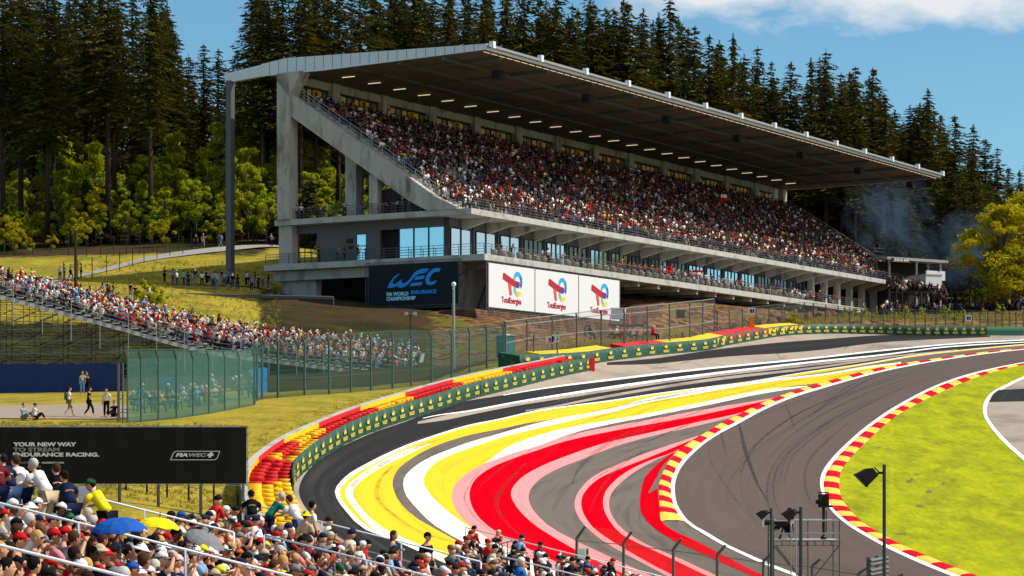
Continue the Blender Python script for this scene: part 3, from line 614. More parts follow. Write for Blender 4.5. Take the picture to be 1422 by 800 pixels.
gpart(MB().box(-.14,RU,-.7,-.35,42.95,43.2), 'gutter_pipe', m_steel, roof)
mb = MB(); mb.prism([(.0,28.0,42.35),(.0,28.0,43.6),(.0,33.2,43.0),(.0,33.2,42.0)], (.5,0,0)); part(mb, 'roof_outrigger', m_fascia)
for k in range(14): part(MB().box(.4+9.8*k,.9+9.8*k,-.8,-.3,42.9,43.6), 'gutter_bracket', m_fascia)
for k in range(3): part(MB().box(.2,RU-.2,5+5.5*k,5.25+5.5*k,42.12+.02*k,42.5), 'roof_purlin', m_steel_d)
for k in range(13): part(MB().box(3.6+9.9*k,3.9+9.9*k,.3,24.6,42.22,42.58), 'roof_rib', m_steel_d)
for k in range(24): part(MB().box(4.2+5.0*k,4.32+5.0*k,19.0,20.6,42.1,42.17), 'tube_light', m_lamp)
mb = MB()
for k in range(84): mb.box(.3+1.52*k,1.5+1.52*k,.25,.32,42.56,42.6)
part(mb, 'edge_light_strip', m_lamp)
for k in range(7):
    u = 8+19.5*k; sp_ = part(MB().prism([(u-.6,2.6,41.0),(u-.6,3.6,41.1),(u-.6,3.7,41.9),(u-.6,2.9,42.0)], (1.3,0,0)), 'loudspeaker', m_dark)
    gpart(MB().tube((u,3.2,41.9),(u,3.2,42.6),.06), 'hanger', m_steel_d, sp_)
# glazed band under the roof at the back
part(MB().box(1,UU-1.2,24.7,25.3,41.5,42.34), 'rear_beam', m_conc)
part(MB().box(1.2,UU-1.2,25.2,25.5,39.2,39.9), 'rear_parapet', m_conc)
for k in range(-1, 12):
    u0 = 9.3+9.9*k; u0 = max(u0, 1.2); u1 = 8.0+9.9*(k+1)
    band = part(MB().box(u0,u1,25.3,25.36,39.9,41.5), 'glazed_band', m_pane)
    fb = MB(); n_ = 7
    for j in range(n_+1): x = u0+(u1-u0)*j/n_; fb.box(x-.07,x+.07,25.18,25.29,39.9,41.5)
    fb.box(u0,u1,25.16,25.28,41.3,41.5); fb.box(u0,u1,25.16,25.28,40.55,40.62)
    gpart(fb, 'mullions', m_under, band)
    gm = MB(); 
    for j in (0, 1, 3, 4, 5): 
        if u1-u0 > 4: x = u0+(u1-u0)*(j+.15)/n_; gpart(MB().box(x,x+(u1-u0)/n_*.7,25.2,25.29,40.65,41.28), 'amber_panel', m_amber, band)
    if k < 7:
        lt = 'ABCDEFGHIJKLM'[k+1]
        for j in (.6, 4.6):
            x = u0+(u1-u0)*j/n_; sg = gpart(MB().box(x-.5,x+.4,25.02,25.1,40.4,41.3), 'row_letter_sign', mat('amber_sign', (0.75,0.38,0.02)), band)
            put_text('letter', text_mesh(lt, .9, .02, .02, align='CENTER'), m_dark, sg, frame_matrix((x-.05,24.98,40.55-ZB), (1,0,0), (0,0,1)))
    part(MB().box(u1,u1+1.3,24.4,25.9,38.6,42.34), 'rear_pillar', m_conc)

# ------------------------------------------------------------------ boards hung under the terrace
def truss(mb, a, b, w=.35, n_=None):
    a = Vector(a); b = Vector(b); d = b-a; L_ = d.length; n_ = n_ or max(2, int(L_/.5)); 
    o1 = Vector((0,0,w)) if abs(d.z) < L_*.5 else Vector((w,0,0)) if abs(d.x) < .1 and abs(d.y) < .1 else Vector((w,0,0))
    mb.tube(a, b, .035, n=4); mb.tube(a+o1, b+o1, .035, n=4)
    for i in range(n_): mb.tube(a.lerp(b,i/n_)+(o1 if i%2 else Vector()), a.lerp(b,(i+1)/n_)+(Vector() if i%2 else o1), .025, n=4, caps=False)
bw = empty('blue_logo_board', tuple(S(-.5,13.9,16.9)), TH - math.pi/2, 'dark navy board with blue swooping letters hung on the shaded end of the grandstand', 'board')
# local x runs along -v (to the right in the photograph), y = into the stand
m_navy = mat('navy_cloth', srgb(8,16,28), 0.6, 0.1, 1); m_blue = mat('bright_blue_print', srgb(40,150,240), 0.6, 0.03); m_lblue = mat('light_blue_print', srgb(170,225,250), 0.6, 0.03)
BW, BH = 11.0, 4.3
MB().box(0,BW,0,.12,0,BH).build('panel', m_navy, bw)
mb = MB(); truss(mb, (-.5,0,BH+.02), (BW+.5,0,BH+.02), .25); truss(mb, (-.5,0,-.3), (BW+.5,0,-.3), .25)
for x in (-.45, BW+.1): 
    mb.tube((x,0,-.3),(x,0,BH+.3),.035,n=4); mb.tube((x+.35,0,-.3),(x+.35,0,BH+.3),.035,n=4)
    for i in range(10): mb.tube((x+(.35 if i%2 else 0),0,-.3+i*.46),(x+(0 if i%2 else .35),0,-.3+(i+1)*.46),.02,n=4,caps=False)
mb.build('truss_frame', m_steel_d, bw)
def zoomXY(zx, zy, L_, Rr, T_, B_): return ((zx-L_)/(Rr-L_)*BW, (B_-zy)/(B_-T_)*BH)
def flat(name, shapes, m_, parent, y=-.03, th=.02):
    mb = MB()
    for s_ in shapes: mb.prism([(x, y, z) for x, z in s_], (0, th, 0))
    bm = bmesh.new(); me = mb.mesh(name, m_); bm.from_mesh(me); bmesh.ops.triangulate(bm, faces=[f for f in bm.faces if len(f.verts) > 4], ngon_method='EAR_CLIP'); bmesh.ops.recalc_face_normals(bm, faces=bm.faces); bm.to_mesh(me); bm.free()
    return link_mesh(name, me, parent)
Z = lambda pts, k=5: [(p.x, p.y) for p in catmull([( (x-150)/(1213-150)*BW, ((575-y)/(575-150))*BH ) for x, y in pts], k)]
Wl = Z([(528,245),(480,262),(420,315),(372,388)]) + Z([(430,390),(500,372)]) + Z([(502,388),(560,390),(610,372),(700,290),(760,255)])[0:] + Z([(880,212),(820,207),(760,215),(700,245),(650,300),(610,335),(560,345),(545,340),(556,302)]) + Z([(510,330),(470,350),(440,345),(445,320),(490,275),(528,245)])
Eb = [Z([(760,258),(830,250),(880,213)],3)+Z([(800,232),(752,257)],2), Z([(718,285),(825,275)],1)+Z([(808,312),(692,322)],1), Z([(668,348),(805,342)],1)+Z([(780,375),(640,382)],1)]
Cl = Z([(1013,212),(940,210),(870,250),(830,320),(850,368),(905,377),(945,365),(965,333)]) + Z([(925,340),(890,345),(878,325),(900,280),(945,248),(995,246),(1013,212)])
flat('logo_lettering', [Wl, Cl] + Eb, m_blue, bw)
zx = lambda x: (x-150)/(1213-150)*BW; zz = lambda y: (575-y)/425*BH
put_text('lettering', text_mesh('FIA WORLD', .52, .01, .022, sx=.98), m_lblue, bw, frame_matrix((zx(365),-.03,zz(472)), (1,0,0), (0,0,1)))
put_text('lettering', text_mesh('ENDURANCE', .52, .01, .022, sx=1.0), m_blue, bw, frame_matrix((zx(658),-.03,zz(462)), (1,0,0), (0,0,1)))
put_text('lettering', text_mesh('CHAMPIONSHIP', .52, .01, .022, sx=.96), m_lblue, bw, frame_matrix((zx(365),-.03,zz(520)), (1,0,0), (0,0,1)))

m_boardw = mat('white_print_cloth', (0.66,0.68,0.72), 0.7, 0.03)
grad = [srgb(38,150,215), srgb(30,120,200), srgb(30,90,180), srgb(60,60,150)]
GR = {n_: mat('print_'+n_, c_, 0.6, 0.02) for n_, c_ in dict(sky_blue=srgb(38,160,215), mid_blue=srgb(28,110,190), deep_blue=srgb(45,65,150), violet=srgb(105,45,110), crimson=srgb(175,30,50), orange=srgb(215,85,60), teal=srgb(80,180,190), lime=srgb(150,190,80), yellow=srgb(235,200,40)).items()}
gm_ = list(GR.values()); gi = {k: i for i, k in enumerate(GR)}
mb = MB()
def arc(mb, cx, cz, r0, r1, a0, a1, cs, y=-.03):
    n_ = 24
    for i in range(n_):
        A, B = R(a0+(a1-a0)*i/n_), R(a0+(a1-a0)*(i+1)/n_); mi_ = gi[cs[int(i/n_*len(cs))]]
        mb.add([(cx+r0*math.cos(A)*.92,y,cz+r0*math.sin(A)),(cx+r1*math.cos(A)*.92,y,cz+r1*math.sin(A)),(cx+r1*math.cos(B)*.92,y,cz+r1*math.sin(B)),(cx+r0*math.cos(B)*.92,y,cz+r0*math.sin(B))], [(0,1,2,3)], mi_)
# "e": upper bowl and lower bowl; "T": slanted bar and stem   (units: metres on a 9.3 x 4.5 board)
arc(mb, 5.75, 2.95, .55, 1.02, 195, -5, ['teal','sky_blue','sky_blue','mid_blue'], -.02)
arc(mb, 5.75, 2.95, .55, 1.02, -5, -42, ['mid_blue','deep_blue'], -.02)
arc(mb, 5.75, 2.25, .42, .86, 165, 285, ['teal','teal','lime','yellow'], -.024)
mb.add([(5.7,-.024,1.38),(6.4,-.024,1.62),(6.3,-.024,2.02),(5.75,-.024,1.82)], [(0,1,2,3)], gi['yellow'])
bar = [(2.75,3.15),(2.85,3.65),(6.35,2.62),(6.1,2.1),(4.9,2.25)]
mb.prism([(2.75,-.05,3.05),(2.8,-.05,3.62),(3.0,-.05,3.68),(5.2,-.05,3.0),(5.3,-.05,2.35),(4.4,-.05,2.55),(3.0,-.05,3.0)], (0,.02,0), gi['crimson'])
mb.prism([(5.2,-.05,3.0),(6.1,-.05,2.9),(6.0,-.05,2.3),(5.3,-.05,2.35)], (0,.02,0), gi['violet'])
mb.prism([(3.75,-.045,2.8),(4.4,-.045,2.7),(4.55,-.045,1.5),(4.3,-.045,1.42),(4.1,-.045,1.55)], (0,.02,0), gi['orange'])
logo_me = mb.mesh('printed_emblem', gm_)
te_me = text_mesh('TotalEnergies', .86, .01, .012, sx=.84); te_me.materials.append(GR['crimson'])
for k, lab in enumerate(('white logo board beside the shaded corner of the grandstand, left end of the row','white logo board between the other two, under the grandstand terrace','white logo board with its corner crossed by fence posts, right end of the row')):
    b = empty('white_logo_board', tuple(S(.1+9.42*k,-.45,16.45)), TH, lab, 'board', 'white logo boards under the terrace')
    MB().box(0,9.25,0,.12,0,4.5).build('panel', m_boardw, b)
    link_mesh('printed_emblem', logo_me, b); o = link_mesh('lettering', te_me, b); o.matrix_local = frame_matrix((2.5,-.03,.62), (1,0,0), (0,0,1))
    mb = MB(); truss(mb, (-.1,.05,4.52),(9.3,.05,4.52),.22); truss(mb, (-.1,.05,-.25),(9.3,.05,-.25),.2); mb.box(9.27,9.39,-.02,.1,-.2,4.7)
    if k == 0:
        for x in (-.5,-.15): mb.tube((x,0,-.3),(x,0,4.75),.04,n=4)
        for i in range(10): mb.tube((-.5 if i%2 else -.15,0,-.3+i*.5),(-.15 if i%2 else -.5,0,.2+i*.5),.025,n=4,caps=False)
    mb.build('truss_frame', m_steel_d, b)

# tub chairs along the lower terrace rail
m_tub = mat('beige_woven', srgb(150,138,122), 0.8, 0.2, 6)
def tub_chair():
    root = empty('tub_chair'); mb = MB()
    rings = []
    for z, r_ in ((.1,.30),(.3,.36),(.55,.38),(.78,.36),(.82,.32),(.6,.28),(.46,.26)): rings.append([(r_*math.cos(a)*(1.0), r_*math.sin(a), z + (.0 if math.sin(a) > -.3 else -.18*(z > .5))) for a in [2*math.pi*i/12 for i in range(12)]])
    mb.loft(rings).build('shell', m_tub, root, True); MB().ell((0,0,.44),(.27,.27,.07),10,4).build('cushion', m_boardw, root, True)
    for a in range(4): MB().tube((.22*math.cos(a*1.57+.78),.22*math.sin(a*1.57+.78),0),(.25*math.cos(a*1.57+.78),.25*math.sin(a*1.57+.78),.14),.02,n=5).build('leg', m_dark, root)
    return root
tc0 = tub_chair(); nch = 46
for k in range(nch):
    o = tc0 if k == 0 else copy_tree(tc0); u = 3.2+1.72*k; o.location = S(u, .75+.1*rg.random(), 21.9); o.rotation_euler = (0,0,TH+rg.uniform(-.3,.3))
    tag(o, 'beige rounded tub chair in the row behind the lower terrace rail', 'chair', 'tub chairs along the lower terrace rail')
tb0 = None
# ------------------------------------------------------------------ retaining wall of brown stone
def brick_mat():
    m = bpy.data.materials.new('brown_stone_blocks'); m.use_nodes = True; t = m.node_tree; b = t.nodes['Principled BSDF']; b.inputs['Roughness'].default_value = .95
    tc = N(t,'ShaderNodeTexCoord'); mp = N(t,'ShaderNodeMapping'); mp.inputs['Rotation'].default_value = (R(90),0,0); t.links.new(tc.outputs['Object'], mp.inputs[0])
    br = N(t,'ShaderNodeTexBrick', i_Scale=0.9); br.inputs['Color1'].default_value = (0.16,0.075,0.035,1); br.inputs['Color2'].default_value = (0.09,0.045,0.028,1); br.inputs['Mortar'].default_value = (0.02,0.015,0.012,1); br.inputs['Mortar Size'].default_value = .03
    nz = N(t,'ShaderNodeTexNoise', i_Scale=.8, i_Detail=8.0); t.links.new(tc.outputs['Object'], nz.inputs['Vector'])
    mx = N(t,'ShaderNodeMixRGB', blend_type='MULTIPLY', i_0=.9); t.links.new(mp.outputs[0], br.inputs['Vector']); t.links.new(br.outputs[0], mx.inputs[1])
    mr = N(t,'ShaderNodeMapRange'); mr.inputs[1].default_value=.35; mr.inputs[2].default_value=.65; mr.inputs[3].default_value=.5; mr.inputs[4].default_value=1.5; t.links.new(nz.outputs[0], mr.inputs[0]); t.links.new(mr.outputs[0], mx.inputs[2]); t.links.new(mx.outputs[0], b.inputs['Base Color'])
    bp = N(t,'ShaderNodeBump', i_Strength=1.0, i_Distance=.2); t.links.new(mx.outputs[0], bp.inputs['Height']); t.links.new(bp.outputs[0], b.inputs['Normal']); return m
mb = MB(); rings = []
rw = random.Random(4)
wall = empty('retaining_wall', tuple(S(0,0,8)), TH, 'brown stone block retaining wall under the hung boards at the grandstand corner', 'wall')
nn = 46
for i in range(nn):
    u = -4 + 40*i/(nn-1); rise = 0 if u < 28 else (u-28)*.35
    rings.append([(u, -1.2+rw.uniform(-.25,.25), 8.0+rise), (u, -1.6-.3*rw.random(), 5.5+rw.uniform(-.2,.2)), (u, -2.8-.5*rw.random(), 3.0), (u,-3.6-.6*rw.random(),.0), (u,3,-1), (u,3,8.0+rise)])
mb.loft(rings).build('stone_facing', brick_mat(), wall)

# ------------------------------------------------------------------ tyre barriers with printed banners
m_green = mat('green_banner', srgb(20,70,56), 0.6, 0.22, 1.2, c2=srgb(70,122,108), c2lo=.52, c2hi=.72, c2scale=1.6, spec=.3)
m_gold = mat('gold_print', srgb(235,205,60), 0.5, 0.02); m_wred = mat('red_wall_paint', (0.62,0.01,0.02), 0.7, 0.12, 1); m_wyel = mat('yellow_wall_paint', (0.78,0.50,0.01), 0.7, 0.12, 1)
m_tyr = mat('red_painted_tyre', (0.55,0.008,0.012), 0.7, 0.3, 4); m_tyy = mat('yellow_painted_tyre', (0.80,0.47,0.008), 0.7, 0.3, 4); m_tyb = mat('tyre_rubber', (0.012,0.012,0.012), 0.8, 0.2, 4)
mb = MB()
mb.prism([(-.20,0,.55),(-.26,0,.80),(-.13,0,.66),(-.10,0,.88),(0,0,.68),(.10,0,.88),(.13,0,.66),(.26,0,.80),(.20,0,.55)], (0,.01,0))
crown_me = mb.mesh('c', m_gold)
tx = text_mesh('ROLEX', .30, .005, .008, sx=.95, align='CENTER'); bm = bmesh.new(); bm.from_mesh(tx); bmesh.ops.rotate(bm, verts=bm.verts, matrix=Matrix.Rotation(R(90),3,'X')); bmesh.ops.translate(bm, verts=bm.verts, vec=(0,0,.18)); 
bm.from_mesh(crown_me); tx.clear_geometry(); 
for f in bm.faces: f.material_index = 0
bm.to_mesh(tx); bm.free(); tx.materials.clear(); tx.materials.append(m_gold); print_me = tx
ty = MB(); ro = []      # one tyre as a squat ring
nu = 10
for z, r_ in ((.02,.22),(.0,.30),(.05,.33),(.17,.33),(.215,.30),(.2,.22),(.12,.17)): ro.append([(r_*math.cos(2*math.pi*i/nu), r_*math.sin(2*math.pi*i/nu), z) for i in range(nu)])
ty.loft(ro, caps=False)
def tyre_stack_mesh(n_, m_):
    mb = MB()
    for k in range(n_): mb.add([(x, y, z+.225*k) for x, y, z in ty.v], ty.f)
    return mb.mesh('tyre_stack', m_, True)
STK = {c: tyre_stack_mesh(4, m_) for c, m_ in (('red', m_tyr), ('yellow', m_tyy), ('black', m_tyb))}
def offset_line(g, d):
    out = []
    for i, p in enumerate(g):
        t = g[min(i+1,len(g)-1)] - g[max(i-1,0)]; t.z = 0; t.normalize(); q = p + Vector((-t.y,t.x,0))*d; out.append(Vector((q.x,q.y,H(q.x,q.y))))
    return out
tb = empty('tyre_barrier', tuple(G(600,572)), 0, 'long curved tyre barrier painted red and yellow with green banners on its track side', 'barrier')
O = Vector(tb.location)
foot = gcurve(TB1_FOOT)
def pxbreaks(g, sp):
    g = resample(g, step=.12); out = [g[0]]; lx = proj(g[0])
    for p in g:
        q = proj(p)
        if math.hypot(q[0]-lx[0], q[1]-lx[1]) >= sp(q[0]): out.append(p); lx = q
    return out
bnf = pxbreaks([p for p in foot if proj(p)[1] < 697], lambda x: 13.2 if x > 540 else 11.5)
foot = resample(foot, step=.97); bnf.append(foot[-1])
BH1 = 1.12
rb = random.Random(9)
npan = len(bnf)-1
def panel(a, b, h, root, O, m_, wob=True):
    d = (b-a); L_ = math.hypot(d.x, d.y); M = frame_matrix(a-O, d, (0,0,1)); mb = MB(); n_ = 4; fr = []; bk = []
    for i in range(n_+1):
        o = (.03*math.sin(i*2.1+rb.random()*3) if wob else 0)
        fr.append([(L_*i/n_, 0, -o), (L_*i/n_, h*.5, -o*1.6), (L_*i/n_, h, -o*.3)])
    vs = [q for f_ in fr for q in f_]+[(x,y,z-.04) for f_ in fr for x,y,z in f_]; m3 = 3*(n_+1)
    fs = []
    for i in range(n_):
        for j in range(2): a0 = i*3+j; fs.append((a0,a0+3,a0+4,a0+1)); fs.append((m3+a0,m3+a0+1,m3+a0+4,m3+a0+3))
        fs.append((i*3+2,i*3+5,m3+i*3+5,m3+i*3+2))
    mb.add(vs, fs); o = mb.build('banner', m_, root, True); o.matrix_local = M
    return o
if True:
    for i in range(npan):
        a, b = bnf[i], bnf[i+1]
        p = panel(a + Vector((0,0,0)), b, BH1, tb, O, m_green)
        L_ = (b-a).length; q = link_mesh('printed_sign', print_me, p); q.matrix_local = frame_matrix((L_*.5, .10, .07), (1,0,0), (0,0,-1)); q.scale = (min(L_*.60, 1.3), 1, .95)
wf = [G(x, y) for x, y in [(p.x, p.y) for p in catmull(WALL_FOOT)]]
wf = resample(wf, step=.9)
# rear concrete wall in painted stretches
cuts = [352,358,392,440,496,562,626,696,745,790]; colr = ['grey','y','r','y','r','y','r','y','r','r']
seg = {}
for i in range(len(wf)-1):
    px_ = proj(wf[i])[0]; py_ = proj(wf[i])[1]
    k = 0 if py_ > 700 else next((j for j, c in enumerate(cuts) if px_ < c), 9); k = 1 if (k == 0 and py_ <= 700) else k
    seg.setdefault(k, []).append(i)
for k, ids in seg.items():
    mb = MB(); rings = []
    for i in ids + [ids[-1]+1]:
        p = wf[i]; t = wf[min(i+1,len(wf)-1)]-wf[max(i-1,0)]; t.z = 0; t.normalize(); nrm = Vector((-t.y,t.x,0)); z0 = HT(p.x,p.y)-.5 if True else 0
        zt = HT(p.x,p.y)+WALLH
        rings.append([p+nrm*0+Vector((0,0,z0-p.z))-O, Vector((p.x,p.y,zt))-O, Vector((p.x,p.y,zt))+nrm*.3-O, p+nrm*.3+Vector((0,0,z0-p.z))-O])
    mb.loft(rings).build('rear_wall', {'grey': m_conc2, 'y': m_wyel, 'r': m_wred}[colr[k]], tb)
    mb2 = MB(); mb2.loft([[r_[1]+Vector((0,0,.005)), r_[1]+Vector((0,0,.06)), r_[2]+Vector((0,0,.06)), r_[2]+Vector((0,0,.005))] for r_ in rings]).build('wall_coping', m_conc2, tb)
# tyres between banner and wall
wl = resample(wf, len(foot)*2); ft = resample(foot, len(foot)*2)
stacks = []
for i in range(len(ft)):
    a = ft[i]; j = min(range(len(wl)), key=lambda k: (wl[k]-a).length); b = wl[j]; w = (b-a).length
    n_ = max(1, int(round((w-.1)/.6)))
    for r_ in range(n_):
        q = a.lerp(b, (.46+(w-.80)*(r_/(n_-1) if n_ > 1 else .5))/w)
        if i < len(ft)-8 and all((q-s_[0]).length > .5 for s_ in stacks[-14:]): stacks.append((q, r_, n_))
def tcol(q, r_):
    px, py = proj(q)
    yy = math.sin(px*.057+1.3) + .35*math.sin(px*.021)
    if py > 655: 
        return 'red' if (663 < py < 700 and not (px > 378 and py > 690)) else 'yellow'
    if r_ <= 1 and 395 < px < 412: return 'red'
    for lo, hi, rr in ((350,400,1),(445,515,0),(440,470,0),(562,630,0),(700,790,0)):
        if lo < px-r_*7 < hi: return 'red'
    return 'yellow'
near = sorted(stacks, key=lambda s_: s_[0].y)[:100]; nid = {id(s_) for s_ in near}
big = MB()
for s_ in stacks:
    q, r_, n_ = s_; c = tcol(q, r_); zq = HT(q.x,q.y)+.02+.10*(r_/(n_-1) if n_ > 1 else .6); loc = Vector((q.x,q.y,zq))-O
    if id(s_) in nid: link_mesh('tyre_stack', STK[c], tb, loc=loc + Vector((rb.uniform(-.03,.03),rb.uniform(-.03,.03),0)), rot=(0,0,rb.random()*3))
    else:
        k_ = {'red':0,'yellow':1}[c]
        for n2 in range(2,4): big.add([(x+loc.x+rb.uniform(-.003,.003), y+loc.y, z+loc.z+.225*n2) for x,y,z in ty.v], ty.f, k_)
        big.tube(loc+Vector((0,0,0)), loc+Vector((0,0,.45)), .31, n=8, mi=k_)
o = big.build('tyre_mass', [m_tyr, m_tyy], tb, True); o['kind'] = 'stuff'
# red end cap
p0, p1 = foot[-1], foot[-1] + Vector((1.2,1.6,0)); mb = MB(); mb.prism([foot[-1]-O, foot[-1]+Vector((.42,.1,.0))-O, foot[-1]+Vector((.3,1.6,.1))-O, foot[-1]+Vector((-.3,1.5,.1))-O], (0,0,1.12)); mb.build('red_end_block', m_wred, tb)

tb2 = empty('far_tyre_barrier', tuple(G(1088,466.6)), 0, 'far tyre barrier with green printed banners below the fence under the grandstand', 'barrier')
O2 = Vector(tb2.location); foot2 = gcurve(TB2_FOOT[:-1]); 
f2 = pxbreaks(foot2, lambda x: 19 if x < 985 else 11.8)
for i in range(len(f2)-1):
    a, b = f2[i], f2[i+1]; px = proj(a)[0]
    if px > 1369:
        p = panel(a, b, 1.0, tb2, O2, mat('plain_green_board', srgb(60,110,90), .7, .1), False)
    else:
        p = panel(a, b, 1.12, tb2, O2, m_green, px > 990)
        for s_ in ((.5,) if px > 990 else (.5,)):
            q = link_mesh('printed_sign', print_me, p); q.matrix_local = frame_matrix(((b-a).length*s_, .03, .09), (1,0,0), (0,0,-1)); q.scale = (min((b-a).length*.62, 1.7), 1.1, 1.05)
back = offset_line(f2, 1.9)
cuts2 = [(716,'g'),(752,'y'),(775,'y'),(865,'r'),(935,'y'),(1009,'r'),(1066,'y'),(1112,'r')]
for c_i in range(len(cuts2)-1):
    lo = cuts2[c_i][0]; hi = cuts2[c_i+1][0]; ids = [i for i in range(len(f2)) if lo-6 <= proj(f2[i])[0] <= hi+6]
    if len(ids) < 2: continue
    rings = [[f2[i]+Vector((0,0,1.0))-O2, back[i]+Vector((0,0,1.12-back[i].z+f2[i].z+.22))-O2, back[i]+Vector((0,0,f2[i].z-back[i].z))-O2, f2[i]+Vector((0,.1,.1))-O2] for i in ids]
    MB().loft(rings).build('painted_tyre_top', {'r': m_wred, 'y': m_wyel, 'g': m_green}[cuts2[c_i][1]], tb2)

# ------------------------------------------------------------------ fences
m_postg = mat('green_post', srgb(60,92,84), .6, .15, 2); m_netg = mat_net('green_netting', srgb(30,70,64), .42, .14, 1.2, (1,1,3)); m_netd = mat_net('dense_green_netting', srgb(62,108,100), .62, .2, 2.2, (4,4,.25)); m_wire = mat_net('fine_wire_mesh', srgb(110,114,116), .16, .03, 2)
def fence(name, posts, tops, label, cat_, m_post, m_mesh, pr=.07, bend=.0, rails=(1.0,), bdir=(0,-1,0), netname='mesh_panel', railr=.035, rail_m=None, group=None):
    """posts: list of world foot points; tops: list of heights"""
    O = posts[0]; root = empty(name, tuple(O), 0, label, cat_, group)
    bd = Vector(bdir)
    for p, h in zip(posts, tops):
        mb = MB(); q = p-O; k = Vector((0,0,h*(1-.12*(bend>0))))
        mb.tube(q-Vector((0,0,.4)), q+k, pr, n=6)
        if bend: mb.tube(q+k, q+Vector((0,0,h))+bd*bend, pr, pr*.8, n=6)
        mb.build('post', m_post, root)
    for i in range(len(posts)-1):
        a, b = posts[i]-O, posts[i+1]-O; ha, hb = tops[i], tops[i+1]; f_ = .88 if bend else 1.0
        if m_mesh:
            mb = MB(); mb.add([a, b, b+Vector((0,0,hb*f_)), a+Vector((0,0,ha*f_))], [(0,1,2,3)])
            if bend: mb.add([a+Vector((0,0,ha*f_)), b+Vector((0,0,hb*f_)), b+Vector((0,0,hb))+bd*bend, a+Vector((0,0,ha))+bd*bend], [(0,1,2,3)])
            mb.build(netname, m_mesh, root)
        for r_ in rails:
            mb = MB(); off = bd*bend if (bend and r_ > .97) else Vector(); mb.tube(a+Vector((0,0,ha*r_))+off, b+Vector((0,0,hb*r_))+off, railr, n=4, caps=False); mb.build('rail', rail_m or m_post, root)
    return root
def ptsY(l): return [P(*q) for q in l]
def ground_pts(l):            # (px, py_top, Y): foot on the hillside, height to reach py_top
    ps = []; hs = []
    for px, pt, Y in l:
        X = (px-CX)*Y/F; z = H(X, Y); ps.append(Vector((X, Y, z))); hs.append((HY-pt)*Y/F - z)
    return ps, hs
# dense green enclosure
e1 = [(177,487,142),(196,486,142.8),(220,486,143.8),(245,486,145),(268,487,146.5),(290,487,148),(312,487,150),(332,488,152),(353,484,154)]
ps, hs = ground_pts(e1)
fence('screened_fence', ps, hs, 'tall fence hung with dense teal green netting around seated spectators, left of the banked grass', 'fence', m_postg, m_netd, .06, .35, (1.0,.33,.02), (-.3,-.9,0), 'netting', group=None)
mb = MB(); q = ps[0]; fr = empty('fence_end_frame', tuple(q+Vector((-.5,-.1,0))), 0, 'pale curved steel end frame of the teal netted fence', 'frame')
mb.tube((0,0,-.4),(0,0,3.5),.09,n=6).tube((0,0,3.5),(.45,0,4.2),.08,n=6).tube((.25,0,-.4),(.25,0,3.5),.05,n=6); 
for z in (.5,1.3,2.1,2.9): mb.tube((0,0,z),(.25,0,z+.2),.03,n=4)
mb.build('upright', m_steel_d, fr)
e2 = [(353,484,154),(357,478,157),(364,470,158),(386,467,159),(423,467,161),(457,466,164),(487,464,167),(515,462,170),(545,460,174),(571,459.5,178),(599,460,182),(627,458.5,187),(652,455,192),(676,453,196),(699,450,200)]
ps, hs = ground_pts(e2)
fence('green_catch_fence', ps, hs, 'tall green catch fence with bent post tops running behind the banked grass', 'fence', m_postg, m_netg, .085, .45, (1.0,.87,.6,.3,.02), (-.35,-.8,0), 'mesh_panel', .02)
# grey debris fence under the grandstand
e3 = [(702,447,201),(732,443,206),(767,439,211),(801,435,215),(835,431,219),(867,428.5,223),(899,425,228),(930,422,234),(958,419,241),(976,417.5,246),(992,415,251)]
ps, hs = ground_pts(e3)
fence('debris_fence', ps, hs, 'grey debris fence with angled post tops rising in front of the white logo boards', 'fence', m_steel_d, m_wire, .09, .4, (1.0,.88,.5), (-.2,-.9,0), railr=.045, rail_m=m_steel)
xs3 = [996,1013,1031,1050,1068,1086,1102,1117,1130,1147,1164,1180,1196,1211,1227,1242,1257,1271,1285,1300,1313,1326,1338,1350,1361,1372,1383,1392,1402,1411,1421,1436,1452]
e4 = [(x, float(np.interp(x, [996,1050,1116,1207,1422,1460],[432,426,420,430,433,433])), float(np.interp(x, [996,1050,1116,1200,1460],[254,271,281,284,286]))) for x in xs3]
ps, hs = ground_pts(e4)
fence('debris_fence', ps, hs, 'long grey debris fence behind the far tyre barrier at the top of the hill', 'fence', m_steel_d, m_wire, .075, .3, (1.0,.86,.45), (-.2,-.9,0), railr=.035, rail_m=m_steel_d)
# foreground fence
e5 = [(801,731,100),(866,738,101),(935,748,101.5),(996,757,102),(1060,768,102.5),(1128,776,103),(1192,789,103),(1243,797,103.5)]
ps, hs = ground_pts(e5)
fence('spectator_fence', ps, hs, 'chain link spectator fence on dark angled posts beside the track at the bottom', 'fence', m_steel_d, m_wire, .065, .45, (.86,), (.75,-.3,0), railr=.025)
# small fence bits near the signs
ps, hs = ground_pts([(741,464,200),(774,461,201)]); fence('low_fence', ps, hs, 'short wire fence section carrying the two small signs', 'fence', m_steel_d, m_wire, .06, .2, (1.0,.85), (.3,-.9,0))
